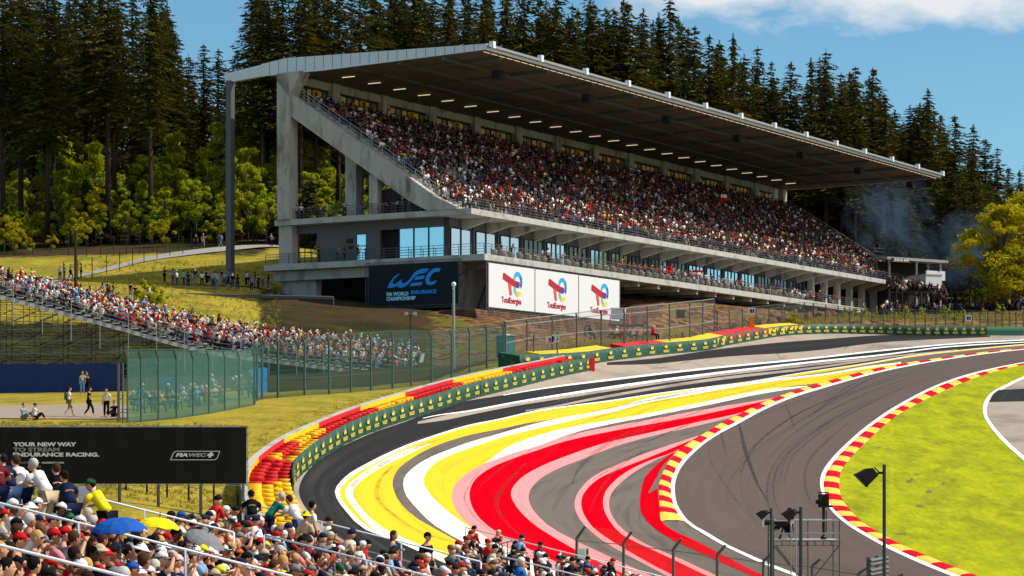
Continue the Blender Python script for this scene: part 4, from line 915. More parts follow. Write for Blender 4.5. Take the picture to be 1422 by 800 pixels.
# path fence and wall-top posts on the left hillside
m_pf = mat('dark_fence_paint', srgb(28,34,26), .7, .1, 1)
pf = [(20,335,300),(50,333,300),(80,333,299),(98,332,298),(120,360,258),(140,357,262),(152,334,270),(172,332,275),(184,348,268),(192,330,280),(204,345,276),(214,346,284),(224,330,288),(243,328,291),(262,327,294),(283,326,297),(303,327,298),(323,325,300),(340,326,301),(357,326,302),(374,326,303)]
ps = []; hs = []
for px, pt, Y in [(20,352,296),(45,352,296),(70,352,296),(95,350,294),(120,346,291),(140,342,290),(158,338,291),(176,335,292),(194,332,293),(212,330,295),(230,328,297),(248,326,299),(266,325,301),(284,323,303),(302,322,305),(320,321,307),(338,320,309),(356,320,311),(374,320,313)]:
    X = (px-CX)*Y/F; z = H(X,Y); ps.append(Vector((X,Y,z))); hs.append(2.4)
fence('park_fence', ps, hs, 'dark green wire fence on thin posts along the edge of the wood', 'fence', m_pf, None, .05, 0, (.98,.1), railr=.012)
ps = []; hs = []
for px, pt, Y in [(88,380,262),(108,378,264),(128,374,267),(148,370,271),(166,366,275),(184,362,279),(200,358,283),(218,355,287),(236,352,290),(254,350,292)]:
    X = (px-CX)*Y/F; ps.append(Vector((X,Y,H(X,Y)))); hs.append(2.2)
fence('path_fence', ps, hs, 'dark post and wire fence beside the grey path up the slope', 'fence', m_pf, None, .05, 0, (.98,), railr=.012)

# path (laid on the hillside)
m_path = mat('path_asphalt', srgb(150,146,140), .95, .15, 1)
def drape(name, A, B, m_, off=.06, n=60, across=4, kind='structure'):
    a = resample(catmull([P(*q) for q in A]), n); b = resample(catmull([P(*q) for q in B]), n); vs = []
    for p, q in zip(a, b):
        for j in range(across+1): c = p.lerp(q, j/across); vs.append((c.x, c.y, H(c.x, c.y)+off))
    fs = [(i*(across+1)+j, i*(across+1)+j+1, (i+1)*(across+1)+j+1, (i+1)*(across+1)+j) for i in range(n-1) for j in range(across)]
    o = MB().add(vs, fs).build(name, m_, None, True); o['kind'] = kind; 
    if o.data.polygons[5].normal.z < 0: o.data.flip_normals()
    return o
drape('path', [(40,395,258),(90,385,264),(150,372,274),(210,361,285),(300,350,294),(360,344,300),(400,342,304)], [(40,389,263),(100,378,269),(160,365,280),(220,355,291),(300,345.5,300),(360,341,306),(400,339,309)], m_path, .10)
drape('gravel_patch', [(-80,582,144),(60,582,144),(150,581,144.5),(176,580,145)], [(-80,566,160),(60,566,160),(150,567,159),(176,570,156)], mat('pale_gravel', srgb(150,135,120), .95, .3, 3), .05)
drape('dirt_shelf', [(232,408,258),(300,404,258),(380,404,258)], [(232,405,262),(300,401,262),(380,401,262)], mat('trodden_earth', srgb(120,100,70), .95, .3, 3), .08)

# guard rail on the slope left of the grandstand
ps = [P(258+j*25.6, 409+.6*j, 250) for j in range(9)]
root = empty('guard_rail', tuple(ps[0]), 0, 'low grey steel guard rail on the dark slope below the grandstand end', 'guard rail'); O = ps[0]
MB().loft([[p-O+Vector((0,dy,dz)) for dy, dz in ((0,-.18),(-.06,-.09),(0,0),(-.06,.09),(0,.18),(.05,.18),(.05,-.18))] for p in ps]).build('rail', m_steel_d, root)
for p in ps[::2]: MB().tube(p-O+Vector((0,.1,.15)), Vector((p.x,p.y+.1,H(p.x,p.y)-.3))-O, .07, n=5).build('post', m_steel_d, root)
ps = [P(420+i*1, 418, 249) for i in (0,)]

# ------------------------------------------------------------------ poles, lamps, signs
def pole(name, px, ptop, Y, r0, r1, m_, label, cat_='pole', foot=None):
    X = (px-CX)*Y/F; z0 = H(X,Y) if foot is None else foot; root = empty(name, (X,Y,z0), 0, label, cat_); h = (HY-ptop)*Y/F-z0
    MB().tube((0,0,-.3),(0,0,h), r0, r1, 8).build('shaft', m_, root); return root, h
root, h = pole('camera_mast', 630, 397, 200, .14, .10, m_steel, 'tall pale steel mast with a small camera at its top before the grandstand corner')
MB().ell((0,0,h+.12),(.2,.2,.22),8,6).build('camera_dome', m_wht if False else m_fascia, root, True); MB().tube((0,-.05,h-.25),(0,-.35,h-.25),.1,n=8).build('camera', m_fascia, root)
root, h = pole('floodlight_pole', 570, 438, 232, .07, .05, m_pf, 'short pole carrying two small floodlights on the dark slope')
MB().box(-.42,.42,-.04,.04,h-.06,h+.02).build('crossarm', m_pf, root)
for s_ in (-1, 1): MB().prism([(s_*.38-.18,-.1,h),(s_*.38+.18,-.1,h),(s_*.42+.14,-.25,h+.32),(s_*.42-.14,-.25,h+.32)], (0,.3,0)).build('floodlight', m_fascia, root)
root, h = pole('timber_pole', 105, 320, 250, .17, .13, mat('brown_timber', srgb(52,40,30), .9, .2, 3), 'thick brown timber pole standing behind the crowded temporary stand')
def sign_board(name, px, py, Y, w, h, m_, label, foot=None, cat_='sign'):
    p = P(px, py, Y); root = empty(name, tuple(p), 0, label, cat_); MB().box(-w/2,w/2,-.03,.03,-h/2,h/2).build('plate', m_, root)
    if foot: MB().tube((0,.06,-h/2),(0,.06,H(p.x,p.y)-p.z),.05,n=6).build('post', m_steel_d, root)
    return root
s1 = sign_board('prohibition_sign', 763.5, 472, 199, .62, .60, m_boardw, 'white square sign with a red hand on the low fence, left of the two')
m_rp = mat('red_print', (0.6,.01,.02), .6, .02); m_gp = mat('green_print', (.01,.16,.06), .6, .02)
hb = MB(); hb.box(-.1,.12,-.05,-.035,-.14,.04)
for k in range(4): hb.box(-.1+.057*k,-.055+.057*k,-.05,-.035,.04,.16+.02*(k in (1,2)))
hb.prism([(.12,-.05,-.08),(.19,-.05,.02),(.16,-.05,.05),(.1,-.05,-.02)], (0,.015,0)); hb.box(-.22,.22,-.05,-.035,-.25,-.2); hb.build('red_hand', m_rp, s1)
s2 = sign_board('exit_sign', 771.5, 470, 199, .62, .60, m_boardw, 'white square sign with green running figures on the low fence, right of the two')
for k in range(2):
    a = -.15+.3*k; g = MB(); g.ell((a,-.045,.15),(.045,.01,.045),6,4); g.prism([(a-.05,-.05,.1),(a+.05,-.05,.1),(a+.08,-.05,-.02),(a-.02,-.05,-.04)], (0,.015,0)); g.prism([(a-.02,-.05,-.04),(a+.05,-.05,-.03),(a+.1,-.05,-.2),(a+.06,-.05,-.2)], (0,.015,0)); g.prism([(a-.02,-.05,-.04),(a+.03,-.05,-.04),(a-.08,-.05,-.18),(a-.12,-.05,-.16)], (0,.015,0)); g.build('running_figure', m_gp, s2)
for px, py, Y, lab in ((1044,432,262,'small white sign above an orange post, middle of the long fence'),(1345,442,284,'small white sign above an orange post near the right end of the fence')):
    s_ = sign_board('post_sign', px, py, Y, .75, .68, m_boardw, lab); MB().box(-.2,.02,-.05,-.035,-.2,.2).build('black_mark', m_dark, s_); MB().box(.08,.25,-.05,-.035,-.2,.2).build('black_mark', m_dark, s_)
    MB().box(-.25,.3,.0,.35,-2.1,-.6).build('orange_post', mat('orange_box', (.75,.2,.01), .6, .1), s_)
for px, py, Y, lab in ((945,436,240,'dark rectangular panel with red edge on the debris fence'),):
    s_ = sign_board('dark_panel', px, py, Y, .85, .8, m_dark, lab); MB().box(-.46,.46,-.06,-.035,-.44,-.38).build('red_edge', m_rp, s_)
# portable toilet
m_cab = mat('blue_plastic', srgb(30,105,165), .5, .1, 1); m_cabg = mat('teal_plastic', srgb(25,110,120), .5, .1, 1)
p = P(702,511,206); root = empty('portable_toilet', tuple(Vector((p.x,p.y,H(p.x,p.y)))), R(38), 'blue and teal portable toilet cabin behind the green catch fence', 'toilet cabin')
MB().box(-.55,.55,-.55,.55,.1,1.95).build('cabin', m_cabg, root); MB().box(.552,.6,-.45,.45,.15,1.85).build('door', m_cab, root)
MB().prism([(-.62,-.62,1.95),(.62,-.62,1.95),(.62,.62,1.95),(-.62,.62,1.95)], (0,0,.12)).build('roof', m_fascia, root); MB().tube((.3,.3,2.07),(.3,.3,2.3),.06,n=6).build('vent_pipe', m_fascia, root)
# marshal post and cabin on the bank
p = P(858,440,236); root = empty('marshal_cabin', (p.x,p.y,H(p.x,p.y)), R(-10), 'small cream cabin panel on a steel platform under the boards', 'cabin'); zc = p.z-H(p.x,p.y)
MB().box(-.65,.65,-.1,.9,zc-.2,zc+.75).build('cabin', m_boardw, root); MB().box(-.8,2.6,-.4,1.2,zc-.9,zc-.75).build('platform', m_steel_d, root); MB().box(-.7,.7,-.2,1.0,zc+.75,zc+.85).build('roof', m_conc2, root)
for a in (-.7,.9,2.5):
    MB().tube((a,-.3,-1),(a,-.3,zc+.2),.05,n=5).build('leg', m_steel_d, root); MB().tube((a,-.3,-.6),(a-1.2,-.3,zc-.9),.035,n=4).build('brace', m_steel_d, root)
MB().box(.9,1.0,.6,1.1,zc-.7,zc+.6).build('rail_panel', m_wred, root)
# brick hut and van at the far end
p = P(1150,447,296); zg = H(p.x,p.y); root = empty('brick_hut', (p.x,p.y,zg), R(4), 'low red brick hut with small windows beneath the far end of the terrace', 'hut'); zt = (650-437)*296/F-zg
MB().box(-3.0,3.4,0,4,-1,zt).build('wall', mat('red_brick', srgb(120,62,48), .9, .2, 2), root); MB().box(-3.2,3.6,-.25,4.2,zt,zt+.15).build('roof', m_steel_d, root)
for a in (-2.2,-.9,.6,2.0): w = MB().box(a,a+.7,-.04,.01,zt-.75,zt-.3).build('window', m_glassd, root); MB().box(a-.06,a+.76,-.08,-.045,zt-.34,zt-.27).build('frame', m_boardw, w)

# ------------------------------------------------------------------ lamp masts and camera tower in the foreground
m_lb = mat('black_housing', srgb(14,14,15), .6, .1, 2)
def floodmast(px, ptop, Y, r_, hx, w, lab, side=-1):
    X = (px-CX)*Y/F; z0 = H(X,Y); h = (HY-ptop)*Y/F-z0; root = empty('floodlight_mast', (X,Y,z0), 0, lab, 'floodlight', 'floodlight masts beside the track')
    MB().tube((0,0,-.3),(0,0,h),r_*1.15,r_,10).build('mast', m_postg if False else mat('slate_post', srgb(52,62,68), .5, .15, 2), root)
    MB().tube((0,0,h-w*.45),(side*w*.35,0,h-w*.45),r_*.7,n=6).build('arm', m_lb, root)
    s_ = w; cz = h-w*.55; cx_ = side*w*.95
    hd = MB().loft([[(cx_+(-.62*s_)*1, y, cz+.02*s_), (cx_+.0*s_, y, cz-.62*s_), (cx_+.62*s_, y*.8, cz+.0*s_), (cx_+.30*s_, y*.8, cz+.36*s_), (cx_-.05*s_, y*.8, cz+.33*s_)] for y in (-.34*s_, .34*s_)]).build('lamp_head', m_lb, root)
    MB().loft([[(cx_-.66*s_, y, cz+.0*s_), (cx_+.0*s_, y, cz-.66*s_), (cx_+.04*s_,y,cz-.62*s_),(cx_-.62*s_,y,cz+.05*s_)] for y in (-.38*s_,.38*s_)]).build('glass_rim', m_lb, hd)
    MB().tube((side*w*.3,0,h-w*.4),(side*w*.55,0,h-w*.15),.02,n=5).build('cable', m_lb, root)
floodmast(1228, 645, 60, .045, 0, .46, 'tallest black floodlight on a slate post, standing before the green infield')
floodmast(1071, 706, 86, .05, 0, .34, 'small floodlight post at the left end of the camera tower')
floodmast(1112, 704, 84, .06, 0, .42, 'floodlight post in front of the middle of the camera tower')
Yt = 92; tw = empty('camera_tower', (float((1120-CX)*Yt/F), Yt, H((1120-CX)*Yt/F, Yt)), R(2), 'steel scaffold camera tower with two television cameras beside the track', 'scaffold tower'); zt = Vector(tw.location).z
def tz(py): return (HY-py)*Yt/F - zt
xl = (1074-1120)*Yt/F; xr = (1166-1120)*Yt/F; D_ = 1.4
for x in (xl, xr):
    for y in (0, D_): MB().tube((x,y,-.5),(x,y,tz(721)),.03,n=6).build('upright', m_steel_d, tw)
for x in ((1130-1120)*Yt/F,): MB().tube((x,D_,-.5),(x,D_,tz(721)),.022,n=6).build('upright', m_steel_d, tw)
for z in (tz(723), tz(741)):
    for y in (0, D_): MB().tube((xl,y,z),(xr,y,z),.035,n=6).build('guard_rail', m_steel, tw)
MB().box(xl,xr,-.02,D_,tz(751),tz(749.5)).build('platform', m_conc2, tw)
fr = MB()
for k in range(9): x = xl+(xr-xl)*k/8; fr.box(x-.02,x+.02,-.06,-.025,tz(757),tz(751.5))
fr.box(xl,xr,-.07,-.03,tz(758),tz(757)).box(xl,xr,-.07,-.03,tz(752),tz(751)); fr.build('platform_beam', m_steel_d, tw)
for a, b in (((xl,0,tz(758)),(xl+.95,0,tz(800))),((xr,0,tz(757)),(xr-1.0,0,tz(803))),((xl+.1,0,tz(758)),(xl+1.2,.8,tz(806)))): MB().tube(a,b,.025,n=5).build('brace', m_steel_d, tw)
lx = (1101-1120)*Yt/F; ld = MB()
for s_ in (-.1,.1): ld.tube((lx+s_,-.25,-.5),(lx+s_,-.12,tz(722)),.02,n=5)
for k in range(20): z = -.3+.26*k; 
for k in range(16): ld.tube((lx-.1,-.2,-.3+.25*k),(lx+.1,-.2,-.3+.25*k),.014,n=4)
ld.build('ladder', m_steel, tw)
def camera_rig(x, z, lab, big):
    root = empty('television_camera', tuple(Vector(tw.location)+Vector((x,.5,z))), 0, lab, 'camera')
    if big:   # long lens camera on a short pedestal
        MB().box(-.28,.15,-.12,.12,.5,.78).build('camera_body', m_lb, root); MB().tube((-.28,0,.65),(-.72,0,.65),.09,.11,10).build('lens', m_lb, root); MB().box(-.8,-.74,-.14,.14,.48,.82).build('lens_hood', m_boardw, root)
        for k in range(3): MB().tube((0,0,.5),(.3*math.cos(k*2.1),.3*math.sin(k*2.1),0),.025,n=5).build('tripod_leg', m_lb, root)
    else:
        MB().tube((0,0,.0),(0,0,1.25),.05,.06,8).build('column', m_lb, root); MB().ell((0,0,0.06),(.12,.12,.1),8,5).build('foot', m_lb, root); MB().tube((.1,0,.2),(.1,0,1.1),.02,n=5).build('cable', m_lb, root)
        hd = MB().box(-.11,.11,-.2,.2,1.42,1.72).build('camera_body', m_lb, root); MB().box(-.2,.2,-.1,.1,1.22,1.42).build('pan_head', m_lb, root); MB().tube((-.05,-.14,1.62),(-.05,-.42,1.6),.07,.085,8).build('lens', m_lb, root)
        MB().box(-.2,-.14,-.05,.05,1.3,1.72).build('yoke', m_lb, root); MB().box(.14,.2,-.05,.05,1.3,1.72).build('yoke', m_lb, root); MB().box(-.22,.2,-.05,.05,1.76,1.8).build('top_handle', m_lb, root); MB().box(-.3,-.2,-.08,.05,1.35,1.5).build('monitor', m_lb, root); MB().box(.2,.34,-.05,.05,1.22,1.3).build('pan_arm', m_lb, root)
camera_rig((1090-1120)*Yt/F, tz(750), 'television camera with a long lens pointing left on the scaffold tower', True)
camera_rig((1146-1120)*Yt/F, tz(750), 'upright remote television camera at the right of the scaffold tower', False)
# armco end at the bottom
p = P(1209,800,84); root = empty('guard_rail', (p.x,p.y,p.z-.3), R(70), 'corrugated steel guard rail end at the foot of the tall floodlight', 'guard rail')
for k in range(3):
    MB().loft([[(x, dy, .75-.34*k+dz) for dy, dz in ((0,-.14),(-.07,-.07),(0,0),(-.07,.07),(0,.14),(.03,.14),(-.03,.07),(.03,0),(-.03,-.07),(.03,-.14))] for x in (-.1, 3.0)]).build('rail', m_steel_d, root)
for x in (0,1.5): MB().box(x,x+.1,.03,.15,-1.5,.95).build('post', m_steel_d, root)
# post with notice boxes at the fence corner
p = P(808,770,99); root = empty('notice_box', (p.x,p.y,p.z), 0, 'pale grey box with a small green notice on the first fence post', 'box')
MB().box(-.17,.14,-.08,.05,-.3,.25).build('box', m_fascia, root); MB().box(.16,.28,-.05,.0,-.3,.28).build('notice', m_boardw, root); MB().box(.18,.26,-.07,-.055,.0,.2).build('green_mark', m_gp, root); MB().box(-.15,.1,-.08,.0,-.5,-.38).build('small_box', m_fascia, root)

# ------------------------------------------------------------------ black streaming billboard
Yb = 106
bb = empty('black_billboard', tuple(P(172,725,Yb)), 0, 'wide black billboard with white and grey slogan on steel posts, lower left', 'billboard'); Ob = Vector(bb.location)
def bx(px): return (px-CX)*Yb/F - Ob.x
def bz(py): return (HY-py)*Yb/F - Ob.z
m_bb = mat('black_cloth', srgb(13,13,14), .75, .1, 1)
n_=34
fp = []
for i in range(n_+1):
    x = bx(-70)+(bx(342)-bx(-70))*i/n_; fp.append((x, .02*math.sin(i*1.9)))
vs = [(x,y,bz(671.5)) for x,y in fp]+[(x,y,bz(593.5)) for x,y in fp]+[(x,.1,bz(671.5)) for x,y in fp]+[(x,.1,bz(593.5)) for x,y in fp]; q = n_+1
MB().add(vs, [(i,i+1,q+i+1,q+i) for i in range(n_)]+[(2*q+i,3*q+i,3*q+i+1,2*q+i+1) for i in range(n_)]+[(q-1,3*q-1,4*q-1,2*q-1)]).build('printed_cloth', m_bb, bb)
mb = MB()
for py in (591.5,593,672,674): mb.tube((bx(-70),.06,bz(py)),(bx(344),.06,bz(py)),.02,n=4)
for px in (341.5,344): mb.tube((bx(px),.06,bz(674)),(bx(px),.06,bz(591)),.02,n=4)
for k in range(26): mb.tube((bx(341.5 if k%2 else 344),.06,bz(591+k*3.2)),(bx(344 if k%2 else 341.5),.06,bz(594.2+k*3.2)),.012,n=4,caps=False)
mb.build('frame', m_steel, bb)
for px in (-10,45,100,165,219,278,337): MB().tube((bx(px),.18,-1.2),(bx(px),.18,bz(592)),.07,n=8).build('post', m_steel_d, bb)
def bt(txt, px, pyb, wpx, hpx, m_, y=-.06, shear=0.0, bold=.02):
    me = text_mesh(txt, 1.0, .01, bold, shear); xs = [v_.co.x for v_ in me.vertices]; zs_ = [v_.co.y for v_ in me.vertices]
    s_x = wpx*Yb/F/(max(xs)-min(xs)); s_z = hpx*Yb/F/(max(zs_)-min(zs_)); x0 = min(xs); z0 = min(zs_)
    for v_ in me.vertices: v_.co.x = (v_.co.x-x0)*s_x; v_.co.y = (v_.co.y-z0)*s_z
    put_text('lettering', me, m_, bb, frame_matrix((bx(px), y, bz(pyb)), (1,0,0), (0,0,1)))
bt('YOUR NEW WAY', 18.5, 620, 88, 5.8, m_letter_w, bold=.045); bt('TO STREAM', 18.5, 627.3, 64.5, 5.8, m_letter_g, bold=.045); bt('ENDURANCE RACING.', 18.5, 634.3, 119.5, 5.8, m_letter_w, bold=.045)
bt('PLANS STARTING AT €5.99 -', 18.5, 643.8, 39, 2.4, m_letter_g, bold=.02); bt('PLUS.FIAWEC.COM', 59, 643.8, 30, 2.4, m_letter_w, bold=.03)
bt('LMP', 39, 649.5, 7, 2.6, m_letter_g); bt('LMGT3', 48, 649.5, 9, 2.6, m_letter_g); flat('swoosh_mark', [[(bx(18),bz(650)),(bx(21),bz(647)),(bx(27),bz(646.3)),(bx(24),bz(648)),(bx(22),bz(651))]], m_letter_w, bb, -.06)
bt('FIA', 244, 634.5, 17, 5.2, m_letter_w, shear=.25, bold=.05); bt('WEC', 262, 634.5, 25, 5.2, m_letter_g if False else mat('silver_lettering', (0.35,0.38,0.42), .5, .05), shear=.25, bold=.05); bt('+', 288, 635.5, 9, 7.5, m_letter_w, shear=.25, bold=.09)
o_ = [(236.5,639),(240.5,629),(244,626.3),(306,626.3),(302.5,636),(299,639)]; i_ = [(237.8,638.2),(241.5,629.5),(244.6,627.1),(304.8,627.1),(301.7,635.6),(298.6,638.2)]
mb = MB(); n6 = 6; mb.add([(bx(x),-.06,bz(y)) for x, y in o_]+[(bx(x),-.06,bz(y)) for x, y in i_], [(i,(i+1)%n6,n6+(i+1)%n6,n6+i) for i in range(n6)]); mb.build('badge_outline', m_letter_w, bb)
ps = []; hs = []
for px in (175,204,232,262,297,330): X = (px-CX)*112/F; ps.append(Vector((X,112,H(X,112)))); hs.append(1.5)
fence('wire_fence', ps, hs, 'thin dark wire fence across the grass below the black billboard', 'fence', m_pf, None, .05, 0, (.95,.5), railr=.012)
# ------------------------------------------------------------------ temporary scaffold stand (left)
SE = catmull([P(-90,386,196), P(0,410,198), P(145,448.5,201), P(290,487,204), P(430,506,207), P(592,526,212)])
SE = resample(SE, step=.8)
Ws = lambda i: float(np.interp(proj(SE[i])[0], [-90,0,300,450,592], [7,7.5,11,13,12])); Bs = 0.20
ss = empty('temporary_stand', tuple(Vector((SE[0].x, SE[0].y, 0))), 0, 'long temporary scaffold stand full of seated spectators below the wooded slope', 'stand'); Os = Vector(ss.location)
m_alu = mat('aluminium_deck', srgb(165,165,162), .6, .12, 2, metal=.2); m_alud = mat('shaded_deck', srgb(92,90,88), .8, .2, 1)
rings = [[SE[i]-Os, SE[i]-Os+Vector((0,0,-.28)), SE[i]-Os+Vector((0,Ws(i),Bs*Ws(i)-.28)), SE[i]-Os+Vector((0,Ws(i),Bs*Ws(i)))] for i in range(len(SE))]
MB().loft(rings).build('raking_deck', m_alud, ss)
mb = MB()
for a, b in zip(SE, SE[1:]): mb.beam(a-Os+Vector((0,-.06,-.12)), b-Os+Vector((0,-.06,-.12)), .08, .34)
mb.build('edge_beam', m_alu, ss)
for i in range(0, min(len(SE)-1, 90)):
    p = SE[i]-Os; w = Ws(i)*.98
    mb = MB(); mb.prism([p+Vector((-.1,.1,.40)), p+Vector((.22,.1,.40)), p+Vector((.22,w,.40+Bs*w)), p+Vector((-.1,w,.40+Bs*w))], (0,0,.05)); mb.prism([p+Vector((.2,-.05,.03)), p+Vector((.75,-.05,.03)), p+Vector((.75,w,.03+Bs*w)), p+Vector((.2,w,.03+Bs*w))], (0,0,.05)); mb.build('bench', m_alu, ss)
mb = MB()
for a, b in zip(SE, SE[1:]):
    for z in (.45,.8,1.15): mb.tube(a-Os+Vector((0,-.1,z)), b-Os+Vector((0,-.1,z)), .02, n=4, caps=False)
mb.build('side_rail', m_steel, ss)
mb = MB(); 
for i in range(0, len(SE), 1):
    p = SE[i]-Os; mb.tube(p+Vector((0,-.1,0)), p+Vector((0,-.1,1.15)), .018, n=4, caps=False)
mb.build('rail_bars', m_steel_d, ss)
# scaffolding: uprights, ledgers, braces, several planes deep
def scaff(plane, name, m_, r_=.028, step=2.85):
    mb = MB(); n0 = int(step/.8); ids = list(range(0, len(SE), 3))
    cols_ = []
    for i in ids:
        p = SE[i]; y = p.y+plane+.05; zg = H(p.x, y)-.2; zt_ = p.z+Bs*plane-.3; cols_.append((p.x-Os.x, y-Os.y, zg, zt_))
        mb.tube((p.x-Os.x, y-Os.y, zg), (p.x-Os.x, y-Os.y, zt_), r_*1.2, n=4, caps=False)
    for (x0,y0,a0,b0), (x1,y1,a1,b1) in zip(cols_, cols_[1:]):
        z = max(a0,a1)+.4; k = 0
        while z < min(b0,b1)+.3:
            mb.tube((x0,y0,z),(x1,y1,z), r_, n=4, caps=False)
            if z+1.0 < min(b0,b1)+.5 and k % 2 == 0: mb.tube((x0,y0,z),(x1,y1,z+1.0), r_*.8, n=4, caps=False)
            elif k % 2: mb.tube((x0,y0,z+1.0),(x1,y1,z), r_*.7, n=4, caps=False)
            z += 1.0; k += 1
    return mb.build(name, m_, ss)
for pl in (0, 2.4, 4.8, 7.0): scaff(pl, 'scaffold_frame', m_steel_d if pl < 3 else m_dark)
for i in range(2, len(SE), 3):
    p = SE[i]-Os; MB().tube(p+Vector((0,-.2,-2.2)), p+Vector((0,-.2,1.3)), .04, n=5).build('standard_post', m_steel, ss)
# blue tarpaulin under the stand
m_tarp = mat('dark_blue_tarpaulin', srgb(14,44,98), .6, .3, .8, bump=.4); m_tarpb = mat('bright_blue_tarpaulin', srgb(20,120,190), .6, .2, .8, bump=.4)
def tarp(l, h, m_, lab, group=None):
    ps = []
    for px, py, Y in l: p = P(px,py,Y); ps.append(Vector((p.x,p.y,p.z)))
    ps = resample(ps, step=.5); O = ps[0]; mb = MB(); vs = []
    for i, p in enumerate(ps): 
        w = .12*math.sin(i*1.7)+.06*math.sin(i*4.1); vs += [p-O+Vector((0,w,0)), p-O+Vector((0,-w*.5,h*.5)), p-O+Vector((0,w*.6,h+.08*math.sin(i*2.3)))]
    n_ = len(ps); mb.add(vs+[v_+Vector((0,.04,0)) for v_ in vs], [(3*i+j,3*i+3+j,3*i+4+j,3*i+1+j) for i in range(n_-1) for j in range(2)]+[(3*n_+3*i+j,3*n_+3*i+1+j,3*n_+3*i+4+j,3*n_+3*i+3+j) for i in range(n_-1) for j in range(2)])
    o = mb.build('tarpaulin', m_, None, True, loc=O); tag(o, lab, 'tarpaulin', group)
tarp([(-80,554,188),(60,554,188),(172,553,188)], 2.7, m_tarp, 'long dark blue tarpaulin hung along the foot of the temporary stand')
tarp([(345,556,166),(358,553,167),(371,550,168)], 2.0, m_tarpb, 'bright blue tarpaulin hanging at the corner of the green netted fence')
tarp([(222,537,190),(252,537,190)], .7, m_tarpb, 'bright blue sheet seen through the teal netting')

# ------------------------------------------------------------------ snack kiosk and right-hand end
p = P(1262,395,352); zg = H(p.x,p.y); ka = empty('snack_kiosk', (p.x,p.y,zg), R(28), 'flat roofed snack kiosk with a dark name board at the right end of the grandstand', 'kiosk')
kz = lambda py, Y=352: (HY-py)*Y/F-zg
MB().prism([(-5.0,-1.6,kz(363)),(4.6,-3.2,kz(366)),(6.2,3,kz(362)),(-4.2,3.5,kz(359))], (0,0,.38)).build('roof', m_conc2, ka)
for x, y in ((-4.2,-1),(0,-1.8),(3.8,-2.4),(5,2),(-3.6,3)): MB().box(x-.12,x+.12,y-.12,y+.12,-3,kz(363)).build('post', m_conc2, ka)
MB().box(-4.2,4.2,1.5,1.8,-2,kz(363)-.02).build('rear_wall', m_under, ka)
MB().box(1.2,4.5,-2.6,-2.3,kz(390),kz(377)).build('counter_wall', m_boardw, ka)
sb = MB().box(-4.6,-1.2,-2.1,-1.95,kz(366.5),kz(361.5)).build('name_board', m_dark, ka)
put_text('lettering', text_mesh('SNACK BAR', .5, .01, .02, sx=.95, align='CENTER'), m_boardw, sb, frame_matrix((-2.9,-2.13,kz(365.4)+.02), (1,0,0), (0,0,1)))
MB().box(-4.55,-1.25,-2.12,-2.105,kz(366.4),kz(366.0)).build('amber_stripe', MATS['amber_sign'], sb)
p = P(1290,405,346); zg2 = H(p.x,p.y); wb = empty('white_parapet', (p.x,p.y,zg2), R(25), 'white rendered parapet block at the right end of the upper terrace', 'wall')
MB().box(-1.35,1.35,-1.2,3,(HY-404)*346/F-zg2,(HY-383)*346/F-zg2).build('wall', m_boardw, wb); MB().box(-1.45,1.45,-1.3,3.1,(HY-383)*346/F-zg2+.003,(HY-382)*346/F-zg2+.05).build('coping', m_conc2, wb)
p = P(1214,352,357); zg3 = H(p.x,p.y); pt = empty('filming_platform', (p.x,p.y,zg3), R(30), 'dark steel filming platform with cameras above the grandstand end', 'platform'); zz_ = p.z-zg3
MB().box(-1.4,1.4,-1,1,zz_-.5,zz_-.35).build('deck', m_dark, pt)
for x in (-1.3,1.3):
    for y in (-.9,.9): MB().tube((x,y,-1),(x,y,zz_+.7),.05,n=5).build('upright', m_dark, pt)
for z in (.2,.7): MB().tube((-1.3,-.9,zz_+z),(1.3,-.9,zz_+z),.035,n=4).build('rail', m_steel_d, pt)
MB().box(-.4,.3,-.3,.3,zz_+.2,zz_+.7).build('camera', m_lb, pt); MB().box(.5,1.0,-.3,.3,zz_+.6,zz_+1.4).build('camera', m_lb, pt); MB().tube((-1.2,.5,zz_-.4),(-1.2,.5,zz_+3.6),.04,n=4).build('aerial', m_steel_d, pt)
ps = []; hs = []
for k in range(26):
    px = 1236+8.5*k; Y = 312+k*.3; X = (px-CX)*Y/F; ps.append(Vector((X,Y,H(X,Y)))); hs.append((HY-404)*Y/F-H(X,Y))
fence('palisade_fence', ps, hs, 'dark palisade fence in front of the standing crowd at the right', 'fence', m_pf, None, .09, 0, (.95,.2), railr=.05)
# ------------------------------------------------------------------ people
def skin_mesh(J, E, mats, lvl=1, smooth=True):
    names = list(J); idx = {n_: i for i, n_ in enumerate(names)}
    me = bpy.data.meshes.new('skin'); me.from_pydata([J[n_][0] for n_ in names], [(idx[a], idx[b]) for a, b in E], []); o = bpy.data.objects.new('tmp', me); col.objects.link(o)
    md = o.modifiers.new('s', 'SKIN'); md.use_smooth_shade = True; md.branch_smoothing = 0.6
    sv = me.skin_vertices[0].data
    for i, n_ in enumerate(names):
        r_ = J[n_][1]; sv[i].radius = (r_, r_) if not isinstance(r_, tuple) else r_; sv[i].use_root = (i == 0)
    o.modifiers.new('u', 'SUBSURF').levels = lvl
    dg = bpy.context.evaluated_depsgraph_get(); dg.update(); res = bpy.data.meshes.new_from_object(o.evaluated_get(dg)); bpy.data.objects.remove(o)
    res.materials.clear()
    for m_ in mats: res.materials.append(m_)
    return res
m_skinA = mat('fair_skin', srgb(205,150,120), .6, .05, 20); m_skinB = mat('tanned_skin', srgb(170,112,82), .6, .05, 20); m_skinC = mat('brown_skin', srgb(105,66,45), .6, .05, 20)
m_eye = mat('dark_eye', (.01,.01,.01), .3, 0); m_lip = mat('lip', srgb(150,75,70), .6, 0)
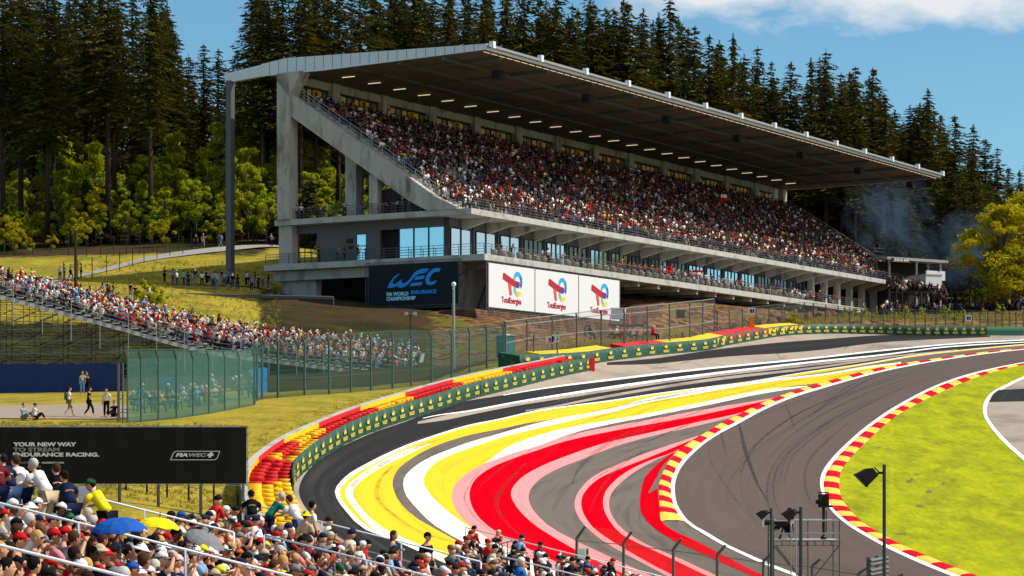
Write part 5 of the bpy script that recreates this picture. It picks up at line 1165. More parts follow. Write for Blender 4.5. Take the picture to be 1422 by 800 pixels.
def head_mb(mb, sun=False):
    rings = []; nu, nv = 16, 13
    for k in range(1, nv):
        t = math.pi*k/nv; r_ = []
        for i in range(nu):
            a = 2*math.pi*i/nu; x, y, z = math.sin(t)*math.sin(a), math.sin(t)*math.cos(a), -math.cos(t)
            X, Y_, Z_ = .074*x, .093*y, .118*z
            if z < 0: X *= 1-.28*z*z; 
            if y < 0 and z < -.2: Y_ *= .72
            if y > .8 and abs(x) < .22 and -.3 < z < .12: Y_ += .02
            if y > .6 and .2 < abs(x) < .6 and .0 < z < .28: Y_ -= .009
            if z < -.7 and y > 0: Y_ += .012
            r_.append((X, Y_, Z_))
        rings.append(r_)
    mb.loft(rings)
    for s_ in (-1, 1): mb.ell((s_*.074,-.005,-.005),(.012,.02,.032),6,5); mb.ell((s_*.03,.083,.012),(.014,.008,.007),6,4,1)
    if sun: mb.box(-.065,.065,.082,.098,.0,.03,1)
    mb.ell((0,.084,-.058),(.024,.007,.006),6,4,2)
def hand_mb(mb, M, curl=.5, side=1):
    def T(p): return M @ Vector(p)
    mb.loft([[T((x*s_, y, z*s2)) for x, z in ((-.035,-.012),(.035,-.012),(.038,.012),(-.035,.012))] for y, s_, s2 in ((-.01,.75,1.2),(.04,1.0,1.1),(.085,.95,.8))])
    for f, (x, L_) in enumerate(((-.03,.062),(-.01,.074),(.01,.068),(.029,.052))):
        p0 = T((x,.08,0)); p1 = T((x,.08+L_*.55*math.cos(curl),-L_*.55*math.sin(curl))); p2 = T((x,.08+L_*.55*math.cos(curl)+L_*.5*math.cos(curl*2.2),-L_*.55*math.sin(curl)-L_*.5*math.sin(curl*2.2)))
        mb.tube(p0,p1,.0095,.0088,5); mb.tube(p1,p2,.0088,.007,5)
    t0 = T((side*-.03,.015,0)); t1 = T((side*-.062,.045,-.01)); t2 = T((side*-.06,.078,-.025)); mb.tube(t0,t1,.012,.010,5); mb.tube(t1,t2,.010,.008,5)
V = Vector
POSES = {}
def pose(name, pel, chest, neck, head, armL, armR, legL, legR, yaw=0, pitch=0, roll=0, w=1.0, fem=False, suns=False):
    """joint positions: +Y is forward, Z up, origin on the floor under the pelvis"""
    J = {}; E = []
    sh = .185*w if not fem else .165*w
    J['pel'] = (V(pel), (.135*w,.115*w)); J['waist'] = (V(pel).lerp(V(chest),.45), (.118*w if not fem else .10,.10*w)); J['chest'] = (V(chest), (.145*w,.115*w)); J['nb'] = (V(neck), .06); J['nk'] = (V(neck).lerp(V(head),.45), .052); J['hd'] = (V(head)+V((0,0,-.03)), .055)
    E += [('pel','waist'),('waist','chest'),('chest','nb'),('nb','nk'),('nk','hd')]
    for s_, arm, leg, t in ((-1, armL, legL, 'l'), (1, armR, legR, 'r')):
        S0 = V(neck)+V((s_*sh,-.01,-.075)); J['s'+t] = (S0, .058); J['e'+t] = (V(arm[0]), .043); J['w'+t] = (V(arm[1]), .029)
        E += [('nb','s'+t),('s'+t,'e'+t),('e'+t,'w'+t)]
        J['h'+t] = (V(pel)+V((s_*.095*w,.02,-.04)), .088*w); J['k'+t] = (V(leg[0]), .058); J['a'+t] = (V(leg[1]), .040); J['t'+t] = (V(leg[2]), .033)
        E += [('pel','h'+t),('h'+t,'k'+t),('k'+t,'a'+t),('a'+t,'t'+t)]
    HM = Matrix.Translation(V(head)+V((0,.015,.07))) @ Euler((R(pitch),R(roll),R(yaw)),'XYZ').to_matrix().to_4x4()
    body = {}
    for kk, mm in (('A',m_skinA),('B',m_skinB),('C',m_skinC)):
        if kk == 'A':
            me = skin_mesh(J, E, [mm, m_eye, m_lip]); mb = MB(); head_mb(mb, suns); vs = [HM @ V(p) for p in mb.v]; mb.v = vs
            for arm, s_ in ((armL,-1),(armR,1)):
                d = (V(arm[1])-V(arm[0])).normalized(); up = V((0,0,1)) if abs(d.z) < .9 else V((0,1,0)); x_ = d.cross(up).normalized(); z_ = x_.cross(d)
                Mh = Matrix(((x_.x,d.x,z_.x,arm[1][0]),(x_.y,d.y,z_.y,arm[1][1]),(x_.z,d.z,z_.z,arm[1][2]),(0,0,0,1))); hand_mb(mb, Mh, .6, s_)
            bm = bmesh.new(); bm.from_mesh(me); hm = mb.mesh('h', [mm, m_eye, m_lip], True); bm.from_mesh(hm); bm.to_mesh(me); bm.free(); bpy.data.meshes.remove(hm)
            me.polygons.foreach_set('use_smooth', [True]*len(me.polygons)); base = me
        else:
            me = base.copy(); me.materials[0] = mm
        me.name = 'person_body'; body[kk] = me
    # shirt: torso and upper arms, a little fuller; trousers: hips and legs
    g = .018; JS = {k: (J[k][0], tuple(a+g for a in J[k][1]) if isinstance(J[k][1], tuple) else J[k][1]+g) for k in ('chest','waist','pel')}
    JS['pel'] = (J['pel'][0]+V((0,0,.02)), (.150*w,.130*w)); JS['nb'] = (J['nb'][0]+V((0,0,-.015)), .068); ES = [('chest','waist'),('waist','pel'),('chest','nb')]
    for t in 'lr': 
        S0, Ev = J['s'+t][0], J['e'+t][0]; JS['s'+t] = (S0, .074); JS['m'+t] = (S0.lerp(Ev,.72), .066); ES += [('nb','s'+t),('s'+t,'m'+t)]
    shirt = skin_mesh(JS, ES, [m_navy]); shirt.name = 'shirt'
    JT = {'pel': (J['pel'][0]+V((0,0,-.01)), (.145*w,.125*w))}; ET = []
    for t in 'lr': JT['h'+t] = (J['h'+t][0], .102*w); JT['k'+t] = (J['k'+t][0], .074); JT['a'+t] = (J['a'+t][0].lerp(J['k'+t][0],.12), .056); ET += [('pel','h'+t),('h'+t,'k'+t),('k'+t,'a'+t)]
    tro = skin_mesh(JT, ET, [m_navy]); tro.name = 'trousers'
    JH = {}; JL = {k: v_ for k, v_ in JT.items()}
    for t in 'lr': JL['a'+t] = (J['k'+t][0].lerp(J['a'+t][0],.15), .07)
    sho = skin_mesh(JL, ET, [m_navy]); sho.name = 'shorts'
    POSES[name] = dict(body=body, shirt=shirt, trousers=tro, shorts=sho, HM=HM)
LEGL = [(-.14,.42,.50),(-.15,.44,.10),(-.16,.58,.05)]; SRt = [(.14,.40,.50),(.13,.46,.10),(.14,.60,.05)]
pose('sit_rest', (0,0,.52),(0,-.02,.86),(0,.02,1.06),(0,.05,1.17), ((-.25,.10,.80),(-.13,.33,.66)), ((.25,.10,.80),(.13,.33,.66)), LEGL, SRt, yaw=4)
pose('sit_turn', (0,0,.52),(0,.0,.86),(0,.04,1.06),(.01,.08,1.16), ((-.26,.12,.82),(-.10,.36,.72)), ((.24,.16,.80),(.05,.36,.70)), LEGL, SRt, yaw=-35, suns=True)
pose('sit_lean', (0,0,.52),(0,.14,.80),(0,.26,.97),(0,.33,1.05), ((-.25,.34,.72),(-.08,.50,.62)), ((.25,.34,.72),(.08,.50,.62)), LEGL, SRt, yaw=10, pitch=-14)
pose('sit_phone', (0,0,.52),(0,-.02,.86),(0,.02,1.06),(0,.04,1.17), ((-.23,.22,.90),(-.08,.36,1.13)), ((.23,.22,.90),(.06,.36,1.13)), LEGL, SRt, pitch=-4)
pose('sit_slim', (0,0,.50),(0,-.02,.80),(0,.01,.99),(0,.04,1.09), ((-.22,.08,.76),(-.05,.30,.72)), ((.22,.10,.76),(.07,.32,.66)), LEGL, SRt, yaw=20, w=.88, fem=True)
pose('sit_shade', (0,0,.52),(0,-.02,.86),(0,.02,1.06),(0,.04,1.17), ((-.25,.08,.80),(-.14,.33,.66)), ((.26,.20,1.08),(.10,.24,1.27)), LEGL, SRt, yaw=-15, suns=True)
ST_ = [(-.11,.03,.48),(-.12,-.01,.08),(-.13,.13,.035)]; SR_ = [(.11,.05,.48),(.12,.02,.08),(.15,.16,.035)]
pose('stand', (0,0,.94),(0,.0,1.26),(0,.01,1.45),(0,.03,1.56), ((-.25,-.02,1.12),(-.24,.10,.88)), ((.25,-.02,1.12),(.22,.10,.88)), ST_, SR_, yaw=10)
pose('stand_lean', (0,-.06,.90),(0,.12,1.17),(0,.26,1.30),(0,.34,1.38), ((-.24,.32,1.08),(-.20,.58,1.05)), ((.24,.32,1.08),(.20,.58,1.05)), ST_, SR_, yaw=15, pitch=-8)
pose('stand_phone', (0,0,.94),(0,-.01,1.26),(0,.01,1.45),(0,.03,1.56), ((-.24,.16,1.2),(-.10,.30,1.34)), ((.24,.10,1.14),(.20,.30,1.10)), ST_, SR_, yaw=-12, pitch=-12)
pose('walk', (0,0,.93),(0,.02,1.25),(0,.04,1.44),(0,.07,1.55), ((-.24,-.10,1.13),(-.22,-.04,.90)), ((.24,.10,1.12),(.22,.26,.94)), [(-.10,.22,.52),(-.11,.28,.10),(-.12,.42,.05)], [(.10,.02,.48),(.11,-.24,.14),(.12,-.14,.04)])
pose('stand_slim', (0,0,.90),(0,.0,1.19),(0,.01,1.37),(0,.03,1.47), ((-.22,.02,1.06),(-.08,.20,1.16)), ((.22,.0,1.04),(.20,.12,.86)), ST_, SR_, yaw=-20, w=.88, fem=True)
pose('sit_ground', (0,0,.14),(0,-.10,.46),(0,-.06,.66),(0,-.02,.76), ((-.26,-.16,.42),(-.28,-.22,.14)), ((.22,.14,.46),(.12,.36,.44)), [(-.16,.36,.40),(-.14,.58,.08),(-.14,.72,.05)], [(.16,.38,.34),(.10,.56,.08),(.1,.7,.05)], yaw=5)
HAIR = {}
mb = MB(); mb.ell((0,-.018,.032),(.083,.098,.104),12,9); HAIR['short_hair'] = mb.mesh('hair', m_navy, True)
mb = MB(); mb.ell((0,-.02,.03),(.088,.104,.106),12,9); mb.loft([[(x*s_, -.055+y*s_*.6, z) for x, y in [(math.sin(a)*.09, math.cos(a)*.09) for a in [2*math.pi*i/10 for i in range(10)]]] for z, s_ in ((.03,.95),(-.08,1.0),(-.2,.85),(-.28,.45))]); HAIR['long_hair'] = mb.mesh('hair', m_navy, True)
mb = MB(); mb.ell((0,-.018,.034),(.084,.099,.103),12,9); mb.ell((0,-.10,.07),(.045,.045,.045),8,6); HAIR['tied_hair'] = mb.mesh('hair', m_navy, True)
def dome(mb, s_=1.0, z0=.03): mb.loft([[(.088*s_*math.cos(t)*math.cos(a), -.006+.108*s_*math.cos(t)*math.sin(a), z0+.098*s_*math.sin(t)) for a in [2*math.pi*i/14 for i in range(14)]] for t in (0,.35,.7,1.0,1.3,1.5)])
mb = MB(); dome(mb); r1 = [(math.cos(a)*.078, .07+math.sin(a)*.115, .033-.012*math.sin(a)-.02*abs(math.cos(a))**2) for a in [math.pi*i/10 for i in range(11)]]; n_ = len(r1); mb.add(r1+[(x,y,z+.008) for x,y,z in r1], [tuple(range(n_))[::-1], tuple(range(n_,2*n_))]+[(i,(i+1)%n_,n_+(i+1)%n_,n_+i) for i in range(n_)]); mb.ell((0,-.006,.128),(.01,.01,.006),6,4); CAPM = mb.mesh('cap', m_navy, True)
mb = MB(); dome(mb, 1.0, .03); mb.loft([[(rx*math.cos(a), -.006+ry*math.sin(a), z) for a in [2*math.pi*i/14 for i in range(14)]] for rx, ry, z in ((.092,.112,.045),(.14,.16,.01),(.142,.162,.016),(.093,.113,.055))]); BUCKM = mb.mesh('bucket_hat', m_navy, True)
HAIR['cap'] = CAPM; HAIR['bucket_hat'] = BUCKM
CLR = {'black':(18,18,20),'white':(225,225,225),'red':(190,20,28),'navy':(22,32,62),'grey':(120,122,126),'light blue':(120,165,205),'blue':(30,85,170),'green':(40,95,60),'yellow':(235,215,30),'orange':(220,95,40),'beige':(190,170,140),'teal':(20,120,110),'pink':(215,130,140),'maroon':(95,25,35),'brown':(70,45,30),'denim blue':(60,80,115),'khaki':(120,110,80),'blond':(190,150,90),'lime':(190,225,40),'silver':(185,182,176),'dark brown':(38,25,18)}
def cm(n_): return mat('cloth_'+n_.replace(' ','_'), srgb(*CLR[n_]), .85, .12, 14, spec=.1)
PEOPLE = []
def person(x, y, z, rz, p, shirt, legs, head, hcol, skin='A', label=None, group=None, short=False, name='person', scale=1.0, under=None):
    P_ = POSES[p]; o = link_mesh(name, P_['body'][skin], None, (x,y,z), (0,0,rz)); o.scale = (scale,)*3
    def ch(nm, me, c, M=None):
        q = link_mesh(nm, me, o)
        if M is not None: q.matrix_local = M
        q.material_slots[0].link = 'OBJECT'; q.material_slots[0].material = cm(c)
    ch('shirt', P_['shirt'], shirt); ch('shorts' if short else 'trousers', P_['shorts' if short else 'trousers'], legs)
    if head in ('cap','bucket_hat') : 
        ch('hair', HAIR['short_hair'], under or 'dark brown', P_['HM'] @ Matrix.Diagonal((.97,.97,.95,1))); ch(head, HAIR[head], hcol, P_['HM'])
    elif head != 'bald': ch('hair', HAIR[head], hcol, P_['HM'])
    tag(o, label, 'person', group); o['k_'] = 1 if label is None else 0
    del o['k_']; PEOPLE.append(dict(o=o, p=p, shirt=shirt, head=head, hcol=hcol, label=label, skin=skin)); return o

# ------------------------------------------------------------------ foreground stand
def zdeck(X): return -3.6 - .25*X
def zseat(X): return -3.95 - .25*X - (.04 if X < -1.75 else 0)
fs_ = empty('trackside_stand', (0,0,0), 0, 'packed lower spectator stand stepping down to the right in the foreground', 'stand')
rows = []
i = 0; X = -15.6
while X < 7.5:
    y0 = max(20, -X/ (711/3400)*.0+20); yf = 47.4 if X < -7.2 else (62.5 if X < -1.75 else 90)
    if X > 0: y0 = 45
    if X > 3: y0 = 70
    rows.append((X, y0, yf)); X += .80
for X, y0, yf in rows:
    MB().box(X-.4,X+.395,y0,yf,zseat(X)-.35,zseat(X)-.0).build('step', m_conc2, fs_); MB().box(X-.36,X-.02,y0+.3,yf-.3,zseat(X)+.38,zseat(X)+.44).build('bench', m_alu, fs_)
def wrail(Y, xa, xb):
    A = V((xa,Y,-2.6-.25*xa)); B = V((xb,Y,-2.6-.25*xb)); mb = MB(); mb.tube(A,B,.022,n=6); mb.tube(A-V((0,0,.45)),B-V((0,0,.45)),.014,n=5)
    n_ = int((xb-xa)/1.6)
    for k in range(n_+1): q = A.lerp(B,k/max(n_,1)); mb.tube(q, q-V((0,0,1.05)), .025, n=5)
    mb.build('white_rail', m_fascia, fs_, True)
wrail(31,-12,-3); wrail(39,-12,-3.5); wrail(47.5,-14,-5.4); wrail(49.4,-5.0,1.2); wrail(62.7,-6.9,-.8); wrail(89.6,-1.7,7); wrail(70,-.6,4.5)
mb = MB(); 
for (a, b) in (((652,766,89),(712,751,91)),):
    A = P(*a); B = P(*b); mb.tube(A,B,.03,n=5); mb.tube(A-V((0,0,.4)),B-V((0,0,.4)),.02,n=5)
    for k in range(9): q = A.lerp(B,k/8); mb.tube(q,q-V((0,0,1.1)),.022,n=5)
mb.build('stair_rail', m_steel_d, fs_)
p = P(314,724,62); MB().box(p.x-.28,p.x+.12,p.y,p.y+.3,p.z-.2,p.z+.18).build('white_box', m_fascia, fs_)
p = P(109,679,47.2); MB().box(p.x,p.x+.28,p.y,p.y+.3,p.z-.25,p.z+.05).build('white_box', m_fascia, fs_)
rp_ = random.Random(21)
SH = ['black']*16+['white']*17+['red']*9+['navy']*12+['grey']*9+['light blue']*6+['blue']*4+['green']*3+['yellow']*1+['orange']*2+['beige']*4+['teal']*1+['pink']*2+['maroon']*2
HC = ['black']*14+['white']*15+['red']*12+['navy']*10+['blue']*4+['grey']*6+['beige']*4+['green']*2+['yellow']*2+['orange']*1
HR = ['dark brown']*10+['black']*6+['brown']*6+['blond']*4+['silver']*3
STAND = [  # px, Y, pose, rz, shirt, legs, head, colour, skin, label, dz
 (-2,45.0,'stand_lean',20,'maroon','navy','cap','grey','B','person in dark red top at the left frame edge by the billboard',0),
 (14,45.6,'stand_lean',35,'navy','denim blue','cap','navy','A','broad person in navy top and blue cap leaning at the far rail below the slogan',0),
 (30,46.2,'stand_lean',30,'white','navy','short_hair','brown','A','person in white jersey leaning forward beside the navy top at the rail',0),
 (64,46.0,'stand_lean',55,'white','beige','short_hair','silver','A','white haired person in loose white shirt standing at the rail before the billboard',.06),
 (80,46.6,'stand_lean',15,'black','black','short_hair','brown','A','person in black top behind the white haired one at the rail',0),
 (98,46.0,'stand_lean',30,'navy','navy','cap','black','B','person in navy tee and black cap bent over the rail left of the white box',-.05),
 (146,46.2,'stand_lean',60,'yellow','black','cap','green','A','person in bright yellow shirt and dark cap leaning on the rail under the billboard',-.05),
 (350,60.5,'stand_lean',10,'black','navy','cap','black','B','person in black top and cap standing at the rail below the painted tyres',-.12),
 (374,61.5,'stand_lean',-60,'teal','navy','short_hair','silver','A','person in teal green shirt bending down beside the painted tyres',-.1),
 (414,61.0,'stand_lean',45,'white','denim blue','short_hair','brown','A','person in white tee reaching left along the rail beside the track edge',.02),
 (432,61.8,'stand',-60,'white','navy','short_hair','black','A','dark haired person in white tee standing next to the black track',-.25),
 (424,59.0,'stand_slim',-20,'beige','black','bucket_hat','yellow','A','person in bright yellow hat standing before the white tees',-.35),
 (545,62.0,'stand_slim',-95,'grey','black','long_hair','brown','A','long haired person in grey top standing beside the white painted edge',-.35),
 (592,63.0,'stand',-125,'black','black','cap','black','A','tall person in black tee and black cap standing against the yellow paint',-.30),
 (782,84.0,'stand',15,'white','beige','cap','grey','A','person seen from behind in white printed tee and grey cap by the lower fence',-.28),
 (845,88.5,'stand',-70,'grey','khaki','cap','brown','A','person in grey tee and brown cap standing under the chain link fence',-.28),
 (712,86.0,'stand',-40,'navy','navy','cap','black','A','person in navy top and black cap standing against the red painted band',-.45),
 (655,84.0,'stand',20,'black','black','cap','blue','B','person in black top and blue cap before the stair rail',-.55),
]
for px, Y, p_, rz, sh_, lg, hd, hc, sk, lab, dz in STAND:
    X = (px-CX)*Y/F; dz -= .04 if px < 200 else .38 if px > 640 else .05 if px > 500 else 0; person(X, Y, zdeck(X)+dz, R(rz), p_, sh_, lg, hd, hc, sk, lab)
seats = []
for X, y0, yf in rows:
    Y = y0+.5
    while Y < yf-.3:
        px, py = proj((X-.15, Y, zseat(X)+1.2))
        if -15 < px < 905 and py < 812: seats.append((Y, X, px, py))
        Y += .60 if Y < 62 else .66
seats = [s_ for s_ in seats if not (s_[2] < 165 and s_[0] > 45.2)]
rp_.shuffle(seats)
NS = len(seats)
print('SEATS', NS)
keep = sorted(seats[:int(NS*.96)])
UMB = [(166,37.5,'blue'),(221,41.5,'yellow'),(287,47.0,'grey')]
keep = [k for k in keep if not any(abs(k[2]-u[0]) < 26 and k[0] < u[1] and k[0] > u[1]-6 and k[3] < 752 for u in UMB)]
NEARCAP = 225
stuff_seats = keep[NEARCAP:]
zone = []
for Y, X, px, py in keep[:NEARCAP]:
    r_ = rp_.random(); p_ = 'sit_rest' if r_ < .26 else 'sit_turn' if r_ < .5 else 'sit_lean' if r_ < .64 else 'sit_phone' if r_ < .67 else 'sit_slim' if r_ < .96 else 'sit_shade'
    h_ = rp_.random(); hd = 'cap' if h_ < .58 else 'bucket_hat' if h_ < .63 else ('short_hair' if p_ != 'sit_slim' else rp_.choice(['long_hair','tied_hair'])) if h_ < .96 else 'bald'
    hc = rp_.choice(HC) if hd in ('cap','bucket_hat') else rp_.choice(HR)
    person(X-.28, Y+rp_.uniform(-.08,.08), zseat(X)+rp_.uniform(-.05,.03), R(-90+rp_.uniform(0,48)), p_, rp_.choice(SH), rp_.choice(['navy','black','denim blue','beige','khaki','grey']), hd, hc, rp_.choice('AAAABBC'), None, 'spectators seated in the foreground stand', rp_.random() < .5, scale=rp_.uniform(.94,1.04))
# umbrellas held up in the crowd
def umbrella(px, py, Y, c, r_, lab, tilt):
    p = P(px, py, Y); root = empty('umbrella', (p.x, p.y, p.z), 0, lab, 'umbrella'); root.rotation_euler = tilt
    n_ = 8; rings = []
    ns = 16
    for k, (rr, zz) in enumerate(((.02,.26),(.35,.235),(.68,.16),(.9,.06),(1.0,-.01))): rings.append([(r_*rr*math.cos(2*math.pi*i/ns)*(1.0 if i%2==0 else 1-.05*rr), r_*rr*math.sin(2*math.pi*i/ns)*(1.0 if i%2==0 else 1-.05*rr), zz*r_/.6+(.0 if i%2==0 else .025*rr)) for i in range(ns)])
    mb = MB(); inner = [[(x*.985,y*.985,z-.012) for x,y,z in rg_] for rg_ in rings]; mb.loft(rings+inner[::-1], caps=False); mb.build('canopy', c, root, False)
    MB().tube((0,0,.28*r_/.6),(0,0,.34*r_/.6+.04),.008,n=5).build('tip', m_dark, root); MB().tube((0,0,.25),(0,0,-.75),.008,n=5).build('shaft', m_steel_d, root)
    mb = MB()
    for i in range(0,ns,2): mb.tube((0,0,.23*r_/.6),(r_*.98*math.cos(2*math.pi*i/ns),r_*.98*math.sin(2*math.pi*i/ns),-.015),.004,n=4,caps=False)
    mb.build('ribs', m_steel_d, root)
umbrella(165,736,36,cm('blue'),.42,'open blue umbrella held over the foreground crowd',(R(6),R(-4),.2))
umbrella(220,732,40,cm('yellow'),.36,'open yellow umbrella beside the blue one in the foreground crowd',(R(4),R(6),.5))
umbrella(284,752,45,cm('grey'),.40,'open grey umbrella tilted to the right in the foreground crowd',(R(16),R(24),.1))

tp = Vector(tw.location); person(tp.x+(1099-1120)*Yt/F, tp.y+.7, tp.z+tz(750)+.25, R(60), 'sit_ground', 'black', 'navy', 'cap', 'black', 'A', 'camera operator in dark clothes crouching on the scaffold camera tower')
# ------------------------------------------------------------------ people farther off, one by one
def far(px, Y, p_, rz, sh_, lg, hd, hc, lab, sk='A', grp=None, z=None, dz=0, short=False):
    X = (px-CX)*Y/F; zz_ = (H(X,Y)+.06 if z is None else z)+dz; return person(X,Y,zz_,R(rz),p_,sh_,lg,hd,hc,sk,lab,grp,short)
far(33,143,'sit_ground',-120,'light blue','grey','short_hair','brown','person in light blue tee sitting on grass above the billboard beside a friend')
far(49,143,'sit_ground',-70,'white','black','cap','black','person in white tee sitting on the grass close to the thin fence post')
far(95,146,'walk',-70,'white','khaki','short_hair','brown','person in white top with dark green backpack walking across the gravel',short=True)
far(123,146,'walk',-90,'black','black','tied_hair','brown','person in black outfit walking between the backpack walker and the white pullover')
far(148,145,'stand',170,'white','black','short_hair','brown','person in white pullover and black trousers standing on the gravel near the netting')
far(158,146,'sit_ground',150,'black','black','short_hair','brown','dark clothed person crouching beside the white pullover at the netting end')
far(115,180,'stand',160,'white','light blue','short_hair','brown','person in white top and pale trousers standing before the dark blue tarpaulin')
far(121,180,'stand_phone',150,'black','black','short_hair','black','person in black with raised hand standing before the dark blue tarpaulin')
bp_ = MB(); bp_.loft([[(x*s_, -.16+y*s_, z) for x, y in [(.15*math.cos(a), .09*math.sin(a)) for a in [2*math.pi*i/8 for i in range(8)]]] for z, s_ in ((.98,.8),(1.05,1),(1.35,1),(1.44,.7))]); o_ = bp_.mesh('backpack', cm('green'), True); q = PEOPLE[-6]['o']; bk = link_mesh('backpack', o_, q)
rq = random.Random(8)
def rowf(pxs, Y0, lab, grp, poses=('stand','stand_phone','stand_slim','walk'), cols_=('black','black','navy','grey','white','black','light blue'), rz=None, z=None, heads=('short_hair','cap','long_hair'), yj=3):
    for px in pxs:
        far(px+rq.uniform(-1.5,1.5), Y0+rq.uniform(-yj,yj), rq.choice(poses), rq.uniform(-180,180) if rz is None else rz+rq.uniform(-40,40), rq.choice(cols_), rq.choice(['black','navy','grey','denim blue']), rq.choice(heads), rq.choice(['black','brown','dark brown','white','navy']), None, rq.choice('AAB'), grp, z); PEOPLE[-1]['where'] = lab
rowf([229,241,247,256,262,266,272,280,287,291,295,299,303,307,311,314,318,323,330,342,345,350,354,358,363,372], 257, 'on earth shelf beside grandstand', 'people standing on the earth shelf')
rowf([84,90,96,112], 264, 'on the path behind the timber pole', 'people on the path', yj=1)
rowf([143,149,156,180,187,206], 240, 'on yellow grass above temporary stand', 'people on the yellow grass', yj=2)
rowf([272,282,303,308,376], 300, 'on the upper path by the wood', 'people on the upper path', yj=1)
def srow(us, v, z, lab, grp, **k):
    for u in us:
        p = S(u+rq.uniform(-.2,.2), v+rq.uniform(-.15,.15), z)
        person(p.x,p.y,p.z,TH-math.pi/2*0+R(180)+rq.uniform(-.6,.6), rq.choice(['stand','stand_phone','stand_slim','stand_lean']) if 'sit' not in k else 'sit_rest', rq.choice(k.get('c',['black','navy','white','red','grey'])), rq.choice(['black','navy','denim blue']), rq.choice(['short_hair','cap','long_hair']), rq.choice(['black','brown','white','dark brown']), rq.choice('AAB'), None, grp); PEOPLE[-1]['where'] = lab
srow([.7]*0, 0, 0, '', '')
for v_, c_ in ((25.6,'black'),(24.2,'white'),(23.4,'white'),(20.4,'black'),(17.8,'beige'),(15.6,'black')):
    srow([.75], v_, 26.65, 'at the left end of the upper terrace', 'people at the end rail of the upper terrace', c=[c_])
for k in range(19): srow([.8+.5*(k%2)], 14.6-.52*k, 26.65, 'at end rail below stringer', 'people at the end rail of the upper terrace', c=['black','navy','black','white','red','grey','orange','blue'])
for v_, c_, lab in ((21.4,'navy','person in navy top on the lower terrace next to the steel screen'),(18.9,'navy','person in navy and white beside the notice plates on the lower terrace'),(18.1,'navy','person in dark team shirt standing right of another on the lower terrace'),(16.3,'black','person in black top in front of the glazed door on the lower terrace')):
    srow([.9], v_, 21.9, '', 'people on the shaded lower terrace', c=[c_]); PEOPLE[-1]['o']['label'] = lab; PEOPLE[-1]['label'] = lab
for k, u in enumerate([5.0,6.5,13.5,14.6,17.5,20.5,21.6]+[30+1.35*i for i in range(26)]):
    srow([u], .95, 21.9, 'at front rail of lower terrace', 'people along the front rail of the lower terrace', c=(['white','black'] if k < 7 else ['red','red','red','white','white','black']))
# ------------------------------------------------------------------ the mass of spectators (small figures, far past counting)
rn = np.random.RandomState(11)
def mini():
    mb = MB()
    # order: 0 head lower (skin), 1 hair/cap, 2 shirt, 3 legs, 4 arms (skin)
    def ring(rx, ry, z, n_=6, cx=0, cy=0): return [(cx+rx*math.cos(2*math.pi*i/n_), cy+ry*math.sin(2*math.pi*i/n_), z) for i in range(n_)]
    mb.loft([ring(.06,.07,1.06,6,0,.03), ring(.085,.10,1.15,6,0,.03), ring(.08,.095,1.20,6,0,.03)], 0)
    mb.loft([ring(.09,.105,1.19,6,0,.02), ring(.085,.10,1.26,6,0,.01), ring(.04,.05,1.31,6)], 1)
    mb.loft([ring(.16,.13,.46), ring(.15,.12,.72), ring(.21,.12,.96), ring(.08,.07,1.06)], 2)
    for s_ in (-1, 1):
        mb.tube((s_*.09,0,.50),(s_*.12,.42,.50),.085,.07,5,3); mb.tube((s_*.12,.42,.50),(s_*.13,.44,.05),.065,.05,5,3)
        mb.tube((s_*.22,0,.98),(s_*.26,.12,.76),.055,.045,4,2); mb.tube((s_*.26,.12,.76),(s_*.12,.33,.68),.042,.035,4,4)
    return mb
mn = mini(); MV = np.array(mn.v, dtype=np.float32); MF = mn.f; MM = np.array(mn.m)
allv = []; allc = []; faces_n = 0
fl = [len(f) for f in MF]; fi = np.array([i for f in MF for i in f])
def lin(c): return np.array(srgb(*c))
C_SH = {'main': [((12,12,15),23),((26,25,28),18),((22,28,48),10),((185,20,26),7),((245,243,240),14),((105,105,110),9),((65,68,76),7),((38,70,140),3),((120,30,38),5),((200,150,110),2),((215,90,40),1),((225,200,40),.8),((70,110,160),3),((225,150,140),2)],
        'temp': [((225,225,225),24),((24,24,30),14),((35,45,80),11),((190,24,30),12),((120,165,210),9),((110,110,115),8),((215,110,95),5),((60,90,60),3),((190,175,150),6),((30,110,180),5),((235,200,60),1.5),((110,30,40),4)]}
def pickc(tab, n_):
    w = np.array([t[1] for t in tab]); idx = rn.choice(len(tab), n_, p=w/w.sum()); return np.array([lin(t[0]) for t in tab])[idx]
HEADC = {'main': [((38,26,20),30),((15,14,14),22),((80,55,38),12),((215,215,215),9),((170,20,28),5),((25,32,60),7),((120,95,60),6)], 'temp': [((38,26,20),18),((18,17,18),18),((225,225,225),24),((170,20,28),9),((25,32,60),12),((120,95,60),8),((190,180,150),5)]}
SKC = {'main': [((165,112,86),50),((128,84,62),32),((80,50,36),18)], 'temp': [((205,150,120),60),((175,115,85),30),((105,66,45),10)]}
LGC = [((30,40,62),40),((20,20,22),30),((170,155,130),15),((90,90,95),15)]
